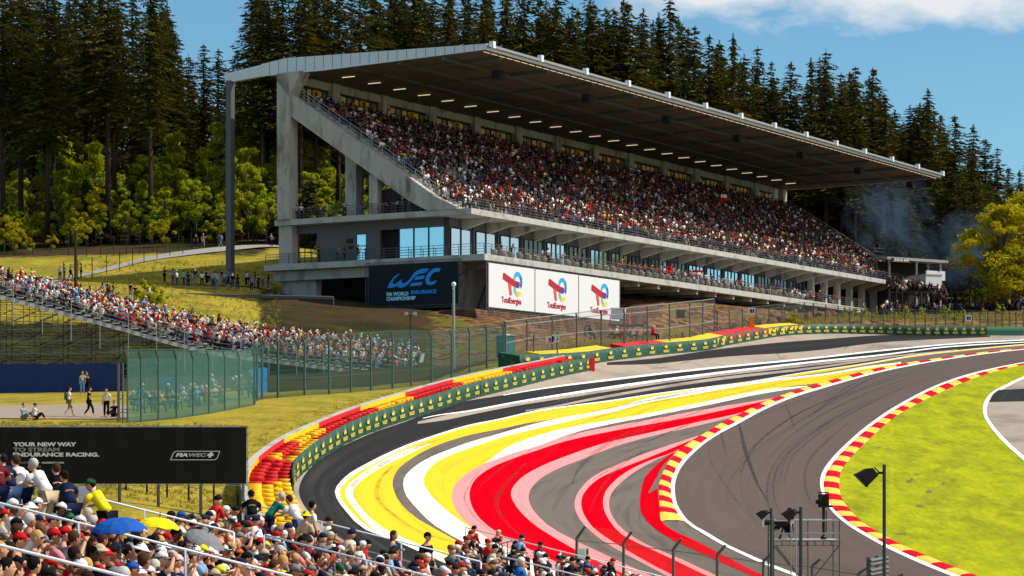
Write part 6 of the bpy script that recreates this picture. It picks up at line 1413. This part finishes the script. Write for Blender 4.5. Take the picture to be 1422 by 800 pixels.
def crowd_add(P_, yaw, tab, stand=None, sc_=None):
    n_ = len(P_); 
    if n_ == 0: return
    v_ = np.repeat(MV[None], n_, 0); s_ = rn.uniform(.93,1.07,(n_,1,1)) if sc_ is None else sc_; v_ = v_*s_
    # lean and arm variation
    v_[:,:,1] += (v_[:,:,2]-.5).clip(0)*rn.uniform(-.15,.35,(n_,1)); 
    if stand is not None: v_[stand,:,2] += .38
    c, s2 = np.cos(yaw)[:,None], np.sin(yaw)[:,None]; x = v_[:,:,0]*c-v_[:,:,1]*s2; y = v_[:,:,0]*s2+v_[:,:,1]*c
    v_[:,:,0] = x; v_[:,:,1] = y; v_ += P_[:,None,:]
    cl = np.stack([pickc(SKC[tab],n_), pickc(HEADC[tab],n_), pickc(C_SH[tab],n_), pickc(LGC,n_)],1); cl = np.concatenate([cl, cl[:,0:1]],1)
    allv.append(v_.reshape(-1,3)); allc.append(cl[:,MM])     # per face colours
# main grandstand
PP = []; st = []
gaps = [(10.6,7),(17,11),(35,9),(54,12),(72,8),(92,12),(110,8)]
for r_ in range(NR):
    v0 = SV0+.8*r_; z1 = SZ0+.524*r_
    for u in np.arange(1.6, UU-1.6, .50):
        if any(abs(u-a) < .45 for a in (22.1,44.1,66.1,88.1,110.1)) and rn.rand() < .75: continue
        if any(abs(u-g[0]-(r_-g[1])*0) < 2.2 and abs(r_-g[1]) < 2.2 and rn.rand() < .8 for g in gaps): continue
        if rn.rand() < .07: continue
        q = S(u+rn.uniform(-.08,.08), v0+.42, z1-.02); PP.append(tuple(q)); st.append(rn.rand() < .13)
for u in np.arange(2, UU-1, .6):      # people along the front rail of the upper terrace
    if rn.rand() < .8: q = S(u, 2.4+rn.rand()*.9, 26.68); PP.append(tuple(q)); st.append(True)
for u in np.arange(66, 92, .7):
    if rn.rand() < .8: q = S(u, .9+rn.rand()*.6, 21.92); PP.append(tuple(q)); st.append(rn.rand() < .6)
PP = np.array(PP); st = np.array(st); yaw = np.full(len(PP), TH+math.pi)+rn.uniform(-.5,.5,len(PP)); crowd_add(PP, yaw, 'main', st)
# temporary stand
PP = []; st = []
for i in range(2, len(SE)-2):
    p = SE[i]; w = Ws(i)
    for t in np.arange(.35, w-.2, .50):
        if rn.rand() < .90: PP.append((p.x+.1, p.y+t, p.z+Bs*t-.02)); st.append(rn.rand() < .10)
for i in range(4, len(SE)-3, 2):
    p = SE[i]
    if rn.rand() < .45: PP.append((p.x+.3, p.y+.1, p.z+.05)); st.append(True)
PP = np.array(PP); crowd_add(PP, np.full(len(PP), -math.pi/2)+rn.uniform(-.2,.8,len(PP)), 'temp', np.array(st))
# far end of the foreground stand
PP = np.array([(X-.28, Y+rn.uniform(-.1,.1), zseat(X)) for Y, X, px, py in stuff_seats])
crowd_add(PP, np.full(len(PP), -math.pi/2)+rn.uniform(0,.8,len(PP)), 'temp', rn.rand(len(PP)) < .06)
# behind the netted fence and at the right-hand end of the circuit
PP = []
for k in range(46):
    px = 180+172*rn.rand(); Y = 146+(px-177)*.07+rn.uniform(0,6); X = (px-CX)*Y/F; PP.append((X,Y,H(X,Y)))
PP = np.array(PP); crowd_add(PP, rn.uniform(-2.6,0,len(PP)), 'temp', rn.rand(len(PP)) < .2)
PP = []
for k in range(430):
    px = 1225+200*rn.rand()**.9; Y = 316+rn.uniform(0,16); X = (px-CX)*Y/F; PP.append((X,Y,H(X,Y)+.1+max(0,(1330-px))*.012*rn.rand()))
for k in range(260):
    px = 1232+rn.rand()*80; Y = 340+rn.uniform(0,10); X = (px-CX)*Y/F; PP.append((X,Y,(HY-392-(px-1238)*.20)*Y/F-1.7+rn.uniform(0,1.2)))
PP = np.array(PP); crowd_add(PP, rn.uniform(-math.pi,math.pi,len(PP)), 'main', rn.rand(len(PP)) < .8)
PP = []
for px, Y in [(812,219),(819,219),(813.5,219.5),(846,223),(855,224),(862,224),(878,231),(905,226),(908,227)]: X = (px-CX)*Y/F; PP.append((X,Y,max(H(X,Y),(HY-478)*Y/F)))
crowd_add(np.array(PP), rn.uniform(-2,-1,len(PP)), 'temp', np.ones(len(PP),bool))
AV = np.concatenate(allv); NCI = len(AV)//len(MV); AC = np.concatenate(allc)    # (n, faces, 3)
me = bpy.data.meshes.new('crowd'); me.vertices.add(len(AV)); me.vertices.foreach_set('co', AV.astype(np.float32).ravel())
lt = np.tile(np.array(fl), NCI); li = (fi[None,:]+np.arange(NCI)[:,None]*len(MV)).ravel()
me.loops.add(len(li)); me.loops.foreach_set('vertex_index', li.astype(np.int32)); me.polygons.add(len(lt)); ls = np.concatenate([[0],np.cumsum(lt)[:-1]])
me.polygons.foreach_set('loop_start', ls.astype(np.int32)); me.polygons.foreach_set('loop_total', lt.astype(np.int32)); me.update(calc_edges=True)
ca = me.color_attributes.new('Col', 'FLOAT_COLOR', 'CORNER'); cc = np.repeat(AC.reshape(-1,3), lt, axis=0); ca.data.foreach_set('color', np.c_[cc, np.ones(len(cc))].astype(np.float32).ravel())
me.materials.append(mat_attr('crowd_cloth')); me.validate(); o = link_mesh('crowd', me); tag(o, 'dense mass of small spectators filling the grandstand, temporary stand and far enclosures', 'crowd', None, 'stuff')
print('CROWD', NCI)
# flags in the crowd
def flag(px, py, Y, cols_, w, h, lab, vertical=False):
    p = P(px, py, Y); root = empty('flag', tuple(p), R(20), lab, 'flag'); n_ = 6
    for k, c_ in enumerate(cols_):
        vs = []; a0, a1 = k/len(cols_), (k+1)/len(cols_)
        for i in range(n_+1):
            x = w*i/n_; y = .06*math.sin(i*1.5)
            vs += [(x,y,h*(1-a0)),(x,y,h*(1-a1))]
        MB().add(vs+[(x,y+.01,z) for x,y,z in vs], [(2*i,2*i+1,2*i+3,2*i+2) for i in range(n_)]+[(2*n_+2+2*i,2*n_+4+2*i,2*n_+5+2*i,2*n_+3+2*i) for i in range(n_)]).build('stripe', cm(c_), root)
    MB().tube((0,.02,-.6),(0,.02,h+.05),.02,n=5).build('staff', m_steel_d, root)
flag(1058,361,330,['red','yellow','yellow','red'],1.0,.75,'red and yellow striped flag hung on the upper terrace rail')
flag(922,292,317,['red'],1.1,1.4,'plain red flag held up in the middle of the grandstand crowd')
flag(953,308,318,['yellow'],1.0,1.1,'yellow cloth held up in the grandstand crowd')
flag(958,384,299,['red','white','red'],1.8,.8,'red and white banner hung on the lower terrace rail')
flag(926,381,290,['red'],.9,1.0,'red cloth hanging from the lower terrace rail')
flag(979,346,316,['blue','white','red'],.9,.6,'small blue white and red flag on the upper terrace rail')
flag(1001,279,330,['white','red'],.9,.9,'white and red flag high in the grandstand crowd')
# ------------------------------------------------------------------ trees
m_bark = mat('spruce_bark', srgb(50,38,32), .95, .35, 3, stretch=(1,1,.3)); m_bark2 = mat('pale_bark', srgb(90,78,66), .95, .3, 3)
m_needle = mat('spruce_needles', (0.048,0.052,0.009), .9, .3, .25, coord='Object', transl=.3, island=.55, spec=.1, c2=(0.10,0.075,0.010), c2lo=.45, c2hi=.62, c2scale=.22)
m_leaf = mat('fresh_leaves', (0.46,0.47,0.012), .8, .25, .5, transl=.55, island=.45, spec=.15, c2=(0.17,0.23,0.012), c2lo=.45, c2hi=.6, c2scale=.5)
m_leaf2 = mat('yellow_spring_leaves', (0.50,0.42,0.010), .8, .25, .5, transl=.5, island=.4, spec=.15, c2=(0.34,0.32,0.01), c2lo=.45, c2hi=.62, c2scale=.5)
def quads_mesh(name, ctr, ax, bx_, m_):
    ctr = np.array(ctr); ax = np.array(ax); bx_ = np.array(bx_); n_ = len(ctr)
    v_ = np.stack([ctr-ax-bx_*.6, ctr+ax-bx_*.15, ctr+ax*.9+bx_*.25, ctr-ax+bx_*.6],1).reshape(-1,3)
    me = bpy.data.meshes.new(name); me.vertices.add(len(v_)); me.vertices.foreach_set('co', v_.astype(np.float32).ravel()); me.loops.add(4*n_); me.loops.foreach_set('vertex_index', np.arange(4*n_, dtype=np.int32)); me.polygons.add(n_); me.polygons.foreach_set('loop_start', (np.arange(n_)*4).astype(np.int32)); me.polygons.foreach_set('loop_total', np.full(n_,4,np.int32)); me.update(calc_edges=True); me.materials.append(m_); return me
def spruce(h, r0, base, seed, dens=1.0):
    g = np.random.RandomState(seed); C = []; A = []; B = []
    tr = MB(); prev = V((0,0,-1)); 
    tr.tube((0,0,-1.5),(0,0,h*.5),.30*h/34,.20*h/34,8); tr.tube((0,0,h*.5),(0,0,h),.20*h/34,.02,6)
    z = base
    for k in range(int((base-4)/1.6)):    # dead lower snags
        zz_ = 4+1.6*k; a = g.rand()*6.28; L_ = g.uniform(.6,1.8); tr.tube((0,0,zz_),(L_*math.cos(a),L_*math.sin(a),zz_-.3),.03,.01,3,caps=False)
    while z < h-.3:
        f = (z-base)/(h-base); rad = r0*(1-f)**.72*(0.6+.4*min(1,f*5+.25))+.2
        nb = int(g.randint(5,8)*(1 if f < .9 else .7))
        if g.rand() < .12: rad *= .6
        for b in range(nb):
            a = g.rand()*6.283; L_ = rad*g.uniform(.5,1.22); dr = .28+.25*(1-f); up = .15*f
            if g.rand() < .07: L_ *= 1.3
            ca_, sa = math.cos(a), math.sin(a)
            ns = max(3, int(L_*4.2*dens))
            for s_ in range(ns):
                t = (s_+g.rand())/ns; x = L_*t; zz_ = z-dr*L_*t*t+up*L_*t+.12*L_*max(0,t-.75)*2
                wsp = (.55*L_*(1-t)*t*2+.12); off = g.uniform(-1,1)*wsp
                C.append((x*ca_-off*sa, x*sa+off*ca_, zz_-abs(off)*.25+g.uniform(-.12,.12)))
                ln = g.uniform(.26,.58)*(1-.35*f); th = a+g.uniform(-.9,.9)
                A.append((ln*math.cos(th), ln*math.sin(th), -ln*g.uniform(.0,.55))); wv = g.uniform(.12,.26)
                B.append((-wv*math.sin(th)*.8, wv*math.cos(th)*.8, -wv*g.uniform(.2,1.2)))
        z += g.uniform(.32,.55)
    for k in range(10): C.append((g.uniform(-.08,.08),g.uniform(-.08,.08),h-.1*k)); A.append((.12,.02,.1)); B.append((0,.05,.12))
    return quads_mesh('crown', C, A, B, m_needle), tr.mesh('trunk', m_bark, True)
def leafy(h, r0, seed, m_, ncl=30, nl=230, ls=.16, base=.25, conic=False):
    g = np.random.RandomState(seed); C = []; A = []; B = []; tr = MB()
    tr.tube((0,0,-.8),(0,0,h*.6),.035*h*.5,.015*h,7)
    for c in range(ncl):
        f = g.rand()**.8; z = h*(base+(1-base)*f)*.97; rr = r0*(math.sin(math.pi*(.18+.75*f))**.7 if not conic else (1-f)**.8+.12)*g.uniform(.25,1.0); a = g.rand()*6.283
        cx_, cy_ = rr*math.cos(a), rr*math.sin(a); cr = r0*g.uniform(.16,.36)*(1-.35*f)
        tr.tube((0,0,max(h*.12,z*.55)),(cx_*.9,cy_*.9,z),.012*h*.6,.01,4,caps=False)
        d = g.normal(size=(nl,3)); d /= np.linalg.norm(d,axis=1)[:,None]; rad = cr*g.uniform(.45,1.1,(nl,1))
        pts = np.array([cx_,cy_,z])+d*rad*np.array([1,1,.75]); C += list(pts)
        o1 = g.normal(size=(nl,3))*ls*.6; o2 = g.normal(size=(nl,3))*ls*.5; A += list(o1); B += list(o2)
    return quads_mesh('crown', C, A, B, m_), tr.mesh('trunk', m_bark2, True)
SP = [spruce(36,4.4,15,1),spruce(33,3.8,12,2),spruce(38,4.8,17,3),spruce(30,4.0,8,4),spruce(34,3.4,14,5),spruce(27,4.2,3.5,6),spruce(24,3.8,2.0,7)]
SPH = [36,33,38,30,34,27,24]
LF = [leafy(9,3.0,11,m_leaf),leafy(7,2.6,12,m_leaf,22),leafy(11,2.8,13,m_leaf,30,conic=True,base=.08),leafy(8,3.2,14,m_leaf2),leafy(5,2.4,15,m_leaf2,18)]
LFH = [9,7,11,8,5]
YS = [spruce(8,2.2,.4,31,2.0), spruce(6,1.9,.3,32,2.0)]
TREES = []
def tree(kind, proto, x, y, z, s_, rz, label, cat_, group=None, sxy=1.0):
    root = empty(kind, (x,y,z), rz, label, cat_, group); root.scale = (s_*sxy, s_*sxy, s_)
    link_mesh('crown', proto[0], root); link_mesh('trunk', proto[1], root); TREES.append(root); return root
rt = random.Random(17)
# tall spruces whose trunks stand out in the left wood: (px of trunk, py of top, Y, prototype)
LT = [(4,-60,318,0),(29,-70,322,2),(66,-40,316,1),(74,-20,330,4),(92,5,345,1),(119,-50,324,0),(150,-80,316,2),(159,-30,322,4),(184,-15,326,1),(209,-42,314,4),(212,10,350,0),
      (238,26,352,1),(283,62,362,4),(303,68,368,1),(330,70,372,4),(262,75,380,3),(364,-30,322,2),(371,-10,330,0),(392,-38,325,1),(418,-45,322,0),(424,-28,332,4),(438,-40,326,2),(456,-20,335,1),(470,-50,330,0),(500,-40,326,2),(140,-25,360,3),(46,-30,352,3),(350,-20,350,1)]
ORD = ['first','second','third','fourth','fifth','sixth','seventh','eighth','ninth','tenth','eleventh','twelfth','thirteenth','fourteenth','fifteenth','sixteenth','seventeenth','eighteenth','nineteenth','twentieth']
for k, (px, pt, Y, pi) in enumerate(sorted(LT)):
    X = (px-CX)*Y/F; z = H(X,Y); h = (HY-pt)*Y/F-z; s_ = h/SPH[pi]
    zone = 'left of the open sky gap' if px < 235 else 'under the open sky gap' if px < 345 else 'between the roof prop and the grandstand columns'
    tree('spruce_tree', SP[pi], X, Y, z, s_, rt.random()*6.28, None, 'tree', 'tall spruces at the edge of the left wood', min(1.5,1.25/s_)); TREES[-1]['zone'] = zone
# deeper rows fill the left wood
for k in range(40):
    px = rt.uniform(-30,235) if k < 26 else rt.uniform(345,560); Y = rt.uniform(345,400); X = (px-CX)*Y/F; z = H(X,Y); pi = rt.randrange(5)
    pt = rt.uniform(-35,25); s_ = ((HY-pt)*Y/F-z)/SPH[pi]; tree('spruce_tree', SP[pi], X, Y, z, s_, rt.random()*6.28, 'dark spruce deep in the wood behind the front row of trunks', 'tree', 'spruces deep in the left wood')
for k in range(16):
    px = rt.uniform(235,345); Y = rt.uniform(372,420); X = (px-CX)*Y/F; z = H(X,Y); pi = rt.choice([3,5]); pt = rt.uniform(85,150); s_ = ((HY-pt)*Y/F-z)/SPH[pi]
    tree('spruce_tree', SP[pi], X, Y, z, s_, rt.random()*6.28, 'dark spruce closing the gap in the wood below the open sky', 'tree', 'spruces below the sky gap')
# skyline behind the grandstand and to the right: (px, py of top)
SKY = [(520,-40),(545,-25),(575,-50),(600,-20),(622,-35),(650,-15),(672,-40),(700,-20),(728,-35),(748,-8),(772,-25),(795,5),(818,-20),(842,10),(866,-5),(893,12),(930,-14),(965,36),(985,48),(1018,46),(1033,75),(1052,64),(1072,86),(1098,86),(1126,80),(1147,68),(1168,100),(1188,92),(1212,94),(1228,130),(1264,146),(1288,123),(1306,160),(1326,160),(1352,173),(1368,190),(1385,205),(1400,232),(1416,236),(1432,215)]
for k, (px, pt) in enumerate(SKY):
    Y = (352 if px < 700 else 372 if px < 900 else 392)+rt.uniform(-8,10) + (max(0,px-1290)*.35); X = (px-CX)*Y/F; z = H(X,Y); pi = [0,1,4,2,3][k%5] if px < 1330 else [5,6,3][k%3]; s_ = ((HY-pt)*Y/F-z)/SPH[pi]
    tree('spruce_tree', SP[pi], X, Y, z, s_, rt.random()*6.28, None, 'tree', 'spruces on the skyline behind the grandstand', min(1.7, 1.35/s_)); TREES[-1]['zone'] = 'sky'
for k in range(105):
    px = rt.uniform(520,1440); Y = rt.uniform(398,455) if px > 900 else rt.uniform(372,430); X = (px-CX)*Y/F; z = H(X,Y); pi = rt.choice([3,5,6,3,0])
    sk = float(np.interp(px, [s_[0] for s_ in SKY], [s_[1] for s_ in SKY])); pt = sk+rt.uniform(12,80); s_ = max(.5, ((HY-pt)*Y/F-z)/SPH[pi])
    tree('spruce_tree', SP[pi], X, Y, z, s_, rt.random()*6.28, 'dark spruce filling the wood below the skyline behind the grandstand roof', 'tree', 'spruces filling the wood behind the grandstand', min(1.6, 1.3/s_))
for k in range(44):
    px = rt.uniform(515,1330); sk = float(np.interp(px, [s_[0] for s_ in SKY], [s_[1] for s_ in SKY])); pt = sk+rt.uniform(4,34); Y = (372 if px < 900 else 402)+rt.uniform(-4,12); X = (px-CX)*Y/F; z = H(X,Y); pi = rt.randrange(5); s_ = ((HY-pt)*Y/F-z)/SPH[pi]
    tree('spruce_tree', SP[pi], X, Y, z, s_, rt.random()*6.28, 'dark spruce just behind the skyline row over the grandstand roof', 'tree', 'spruces just behind the skyline row', min(1.7, 1.45/s_))
for k in range(46):
    px = rt.uniform(-30,565); Y = rt.uniform(350,425); X = (px-CX)*Y/F; z = H(X,Y); pi = rt.choice([5,6]); s_ = rt.uniform(.5,.85)
    tree('spruce_tree', SP[pi], X, Y, z, s_, rt.random()*6.28, 'low dark spruce closing the view between the trunks of the left wood', 'tree', 'low spruces inside the left wood', 1.3)
for k in range(22):   # lower filling at the far right end
    px = rt.uniform(1100,1440); Y = rt.uniform(385,400); X = (px-CX)*Y/F; z = H(X,Y); pi = rt.choice([5,6]); s_ = rt.uniform(.6,.9)
    tree('spruce_tree', SP[pi], X, Y, z, s_, rt.random()*6.28, 'low dark spruce at the edge of the wood behind the snack kiosk', 'tree', 'low spruces behind the kiosk', 1.2)
# fresh green understorey on the left slope
US = [(130,196,318,2,'tall'),(18,320,300,3,''),(40,330,298,4,''),(6,300,304,3,''),(60,300,318,0,''),(100,300,312,1,''),(122,270,314,3,''),(146,262,320,0,''),(178,280,312,1,''),(198,250,318,2,''),(226,265,314,0,''),(243,182,330,2,''),(252,240,318,1,''),(272,250,314,0,''),(296,230,320,2,''),(318,262,312,1,''),(344,205,318,0,''),(352,230,312,2,''),(370,270,308,1,''),(398,250,312,0,''),(420,190,330,2,''),(432,240,316,0,''),(452,262,312,1,''),(486,238,318,2,''),(500,255,312,0,''),(536,250,316,1,''),(560,255,320,0,''),(75,262,330,2,''),(28,250,332,0,''),(165,240,334,2,''),(214,228,336,0,''),(355,165,335,3,'')]
for k, (px, pt, Y, pi, _) in enumerate(sorted(US)):
    X = (px-CX)*Y/F; z = H(X,Y); s_ = ((HY-pt)*Y/F-z)/LFH[pi]
    tree('young_broadleaf_tree', LF[pi], X, Y, z, s_, rt.random()*6.28, None, 'tree', 'young trees on the left slope', 1.0 if s_ < 1.3 else 1.2/s_); TREES[-1]['zone'] = 'us'
for k in range(30):
    px = rt.uniform(-20,560); Y = rt.uniform(322,350); X = (px-CX)*Y/F; z = H(X,Y); pi = rt.choice([0,2,3,2]); tree('young_broadleaf_tree', LF[pi], X, Y, z, rt.uniform(.8,1.45), rt.random()*6.28, 'taller fresh green tree filling in between the trunks of the left wood', 'tree', 'fresh green trees between the trunks')
for k in range(120):
    px = rt.uniform(-20,560); Y = rt.uniform(300,352); X = (px-CX)*Y/F; z = H(X,Y); q_ = rt.random(); pi = rt.choice([1,4,4,0])
    if q_ < .35: tree('young_spruce', YS[k%2], X, Y, z, rt.uniform(.6,1.2), rt.random()*6.28, 'small young spruce in the undergrowth of the left wood', 'tree', 'young spruces in the undergrowth')
    else: tree('bush', LF[pi], X, Y, z, rt.uniform(.3,.75), rt.random()*6.28, 'low yellow green bush in the undergrowth of the left wood', 'bush', 'bushes in the undergrowth')
# bright tree at the right edge
for px, pt, Y, s_x, lab in ((1392,284,318,1.15,'bright yellow green spring tree at the right edge, in front of the dark wood'),(1432,268,322,1.1,'yellow green spring tree cut off by the right edge of the picture')):
    cr_, tk_ = leafy(13,4.6,41 if px < 1400 else 42,m_leaf2,84,190,.17,.12); X = (px-CX)*Y/F; z = H(X,Y); h = (HY-pt)*Y/F-z; tree('spring_tree', (cr_,tk_), X, Y, z, h/13, .5, lab, 'tree', None, s_x)
# rough plants on the bank and the grass
tb_ = leafy(1.6,.9,51,m_leaf,14,60,.12,.05)
spots = [(205,408,238,1.5,'large leafy bush behind the top of the temporary stand'),(218,405,239,1.2,'smaller leafy bush right of the large one behind the temporary stand')]
for px, py, Y, s_, lab in spots: X = (px-CX)*Y/F; tree('bush', tb_, X, Y, H(X,Y)-.1, s_, 0, lab, 'bush')
for k in range(46):
    px = rt.uniform(850,1420); Y = float(np.interp(px,[850,1000,1200,1420],[238,262,296,296]))+rt.uniform(-4,8); X = (px-CX)*Y/F; tree('bush', tb_, X, Y, H(X,Y)-.1, rt.uniform(.35,.9), rt.random()*6, 'small green bush on the rough bank behind the long debris fence', 'bush', 'bushes on the rough bank')
# grass tufts standing along the fence foot and on the meadow
g = np.random.RandomState(3); C=[];A=[];B=[]
def tuft(px, Y, s_):
    X = (px-CX)*Y/F; z = H(X,Y)
    for j in range(5): C.append((X+g.uniform(-.15,.15),Y+g.uniform(-.15,.15),z+s_*.4)); th=g.rand()*6.28; A.append((g.uniform(-.1,.1),g.uniform(-.1,.1),s_*.5)); B.append((.05*math.cos(th),.05*math.sin(th),0))
for k in range(2200):
    px = g.uniform(0,345); tuft(px, g.uniform(108,141), g.uniform(.06,.2))
for k in range(700):
    px = g.uniform(345,700); py_ = topy(px) if px > 346 else 700; Yw = 1/(A0+KY*(py_-650)+Lf(px)); tuft(px, Yw+g.uniform(3.0,16), g.uniform(.04,.12))
for k in range(1500):
    px = g.uniform(100,390); tuft(px, g.uniform(232,285), g.uniform(.1,.35))
for k in range(2500):
    px = g.uniform(730,1422); Y = float(np.interp(px,[730,850,1000,1200,1422],[208,228,256,290,292]))+g.uniform(-1,9); tuft(px, Y, g.uniform(.1,.5))
o = link_mesh('tall_grass', quads_mesh('tall_grass', C, A, B, mat('dry_grass_blades', (0.34,0.28,0.04), .9, .3, .3, transl=.45, island=.4))); tag(o, 'tufts of dry grass over the banks', 'grass', None, 'stuff')
# rocks on the bank below the terrace
m_rock = mat('brown_rock', srgb(112,78,54), .95, .35, 1.2, bump=1.0)
rocks = []
for v_ in range(3):
    bm = bmesh.new(); bmesh.ops.create_icosphere(bm, subdivisions=2, radius=.5); 
    for vv in bm.verts: vv.co *= 1+rt.uniform(-.25,.2); vv.co.z *= .7
    me = bpy.data.meshes.new('rock'); bm.to_mesh(me); bm.free(); me.materials.append(m_rock); rocks.append(me)
for k in range(110):
    px = rt.uniform(850,1215); Y = float(np.interp(px,[850,1000,1200],[232,266,300]))+rt.uniform(-3,14); X = (px-CX)*Y/F
    o = link_mesh('rock', rocks[k%3], None, (X,Y,H(X,Y)+.1), (rt.random()*3,rt.random()*3,rt.random()*3)); o.scale = (rt.uniform(.6,2.0),)*3; tag(o, 'brown rock on the rough bank below the grandstand terrace', 'rock', 'rocks on the rough bank')

# ------------------------------------------------------------------ blue smoke drifting from the kiosk grill
def smoke(name, c, r_, dens, lab, seed):
    bm = bmesh.new(); bmesh.ops.create_icosphere(bm, subdivisions=3, radius=1.0); me = bpy.data.meshes.new(name); bm.to_mesh(me); bm.free()
    m = bpy.data.materials.new(name); m.use_nodes = True; t = m.node_tree; t.nodes.clear(); o_ = N(t,'ShaderNodeOutputMaterial'); vp = N(t,'ShaderNodeVolumePrincipled'); vp.inputs['Color'].default_value = (.32,.58,.90,1); vp.inputs['Anisotropy'].default_value = .3
    tc = N(t,'ShaderNodeTexCoord'); mp = N(t,'ShaderNodeMapping'); mp.inputs['Location'].default_value = (seed,seed*2,0); mp.inputs['Scale'].default_value = (1.2,1,.8); t.links.new(tc.outputs['Object'], mp.inputs[0])
    nz = N(t,'ShaderNodeTexNoise', i_Scale=2.3, i_Detail=5.0, i_Distortion=1.2); t.links.new(mp.outputs[0], nz.inputs['Vector'])
    ln = N(t,'ShaderNodeVectorMath', operation='LENGTH'); t.links.new(tc.outputs['Object'], ln.inputs[0])
    fall = M2(t,'SUBTRACT', 1.0, ln.outputs['Value'], clamp=True); d = M2(t,'MULTIPLY', M2(t,'SUBTRACT', nz.outputs[0], .44, clamp=True), 5.0)
    d = M2(t,'MULTIPLY', M2(t,'MULTIPLY', d, M2(t,'POWER', fall, .8)), dens); t.links.new(d, vp.inputs['Density']); t.links.new(vp.outputs[0], o_.inputs['Volume'])
    me.materials.append(m); o = link_mesh(name, me, None, c, (0,R(-18),0)); o.scale = r_; tag(o, lab, 'smoke', None, 'stuff')
p = P(1235,300,366); smoke('smoke', tuple(p), (7.5,5,9.0), .09, 'thin blue smoke rising behind the snack kiosk', 1.3)
p = P(1345,345,372); smoke('smoke', tuple(p), (9,5,6.5), .10, 'faint blue smoke drifting beside the bright tree', 4.1)

# ------------------------------------------------------------------ labels that single each thing out
def ords(n_): return ORD[n_] if n_ < 20 else 'number %d' % (n_+1)
lt = [t for t in TREES if t.get('zone')]
ZN = {t: t['zone'] for t in lt}
for t in lt: del t['zone']
for z_, txt in (('left of the open sky gap','tall spruce in the front row left of the sky gap'),('under the open sky gap','spruce standing under the open sky gap'),('between the roof prop and the grandstand columns','tall spruce trunk near the grandstand columns'),('sky','spruce on the skyline behind the grandstand'),('us','fresh green young tree on the left slope')):
    L_ = sorted([t for t in lt if ZN[t] == z_], key=lambda t: t.location.x/t.location.y)
    for k, t in enumerate(L_):
        n_ = len(L_)
        o_ = (ords(k)+' from the left') if k < (n_+1)//2 else ('last on the right' if k == n_-1 else ords(n_-1-k)+' from the right')
        t['label'] = txt+', '+o_
def fix_labels(objs, base):
    cnt = {}
    for o in objs: cnt.setdefault(o['label'], []).append(o)
    for l_, L_ in cnt.items():
        if len(L_) < 2: continue
        L_.sort(key=lambda o: o.location.x/o.location.y)
        for k, o in enumerate(L_):
            n_ = len(L_)
            o['label'] = l_ + ', ' + (('leftmost such' if k == 0 else 'rightmost such' if k == n_-1 else ords(k)+' such from left') if n_ > 1 else '')
HN = {'cap':'cap','bucket_hat':'bucket hat','short_hair':'short hair','long_hair':'long hair','tied_hair':'tied hair','bald':'bare head'}
AC_ = {'sit_rest':'seated','sit_turn':'seated turning','sit_lean':'bent forward','sit_phone':'holding up a phone','sit_slim':'slim seated','sit_shade':'shading eyes','stand':'standing','stand_phone':'hand raised','stand_lean':'leaning','walk':'mid stride','stand_slim':'slim standing','sit_ground':'sitting'}
lab_o = []
for q in PEOPLE:
    if q['label']: continue
    hd = HN[q['head']] if q['head'] == 'bald' else q['hcol']+' '+HN[q['head']]
    if q.get('where'): q['o']['label'] = 'person in %s top %s' % (q['shirt'], q['where'].replace('the ', ''))
    else:
        X, Y = q['o'].location.x, q['o'].location.y; px, py = proj((X, Y, zdeck(X)+1.2))
        wz = 'by umbrellas' if any(abs(px-u[0]) < 55 and abs(Y-u[1]) < 9 for u in UMB) else 'near corner' if Y < 33 else 'lower left' if px < 330 else 'lower middle' if px < 640 else 'by stair rail'
        q['o']['label'] = '%s person, %s shirt, %s, %s' % (AC_[q['p']], q['shirt'], hd.replace('dark brown','brown'), wz)
    lab_o.append(q['o'])
fix_labels(lab_o, '')
for o in lab_o:
    w_ = o['label'].replace(',', ' ,').split()
# chairs: tell them by their order along the rail
ch = sorted([o for o in bpy.data.objects if o.name.startswith('tub_chair')], key=lambda o: o.location.y)
for k, o in enumerate(ch): o['label'] = 'beige tub chair behind the lower terrace rail, ' + ('nearest the grandstand corner' if k == 0 else ords(k) + ' from the grandstand corner')
for o in lab_o:
    if len(o['label'].replace(',', ' ').split()) > 16: print('LONG', o['label'])
    if len(o['label'].replace(',', ' ').split()) > 15: o['label'] = o['label'].replace(' such from left', ' from left').replace(' top ', ' ')
for me in bpy.data.meshes:
    if me.users == 0: bpy.data.meshes.remove(me)
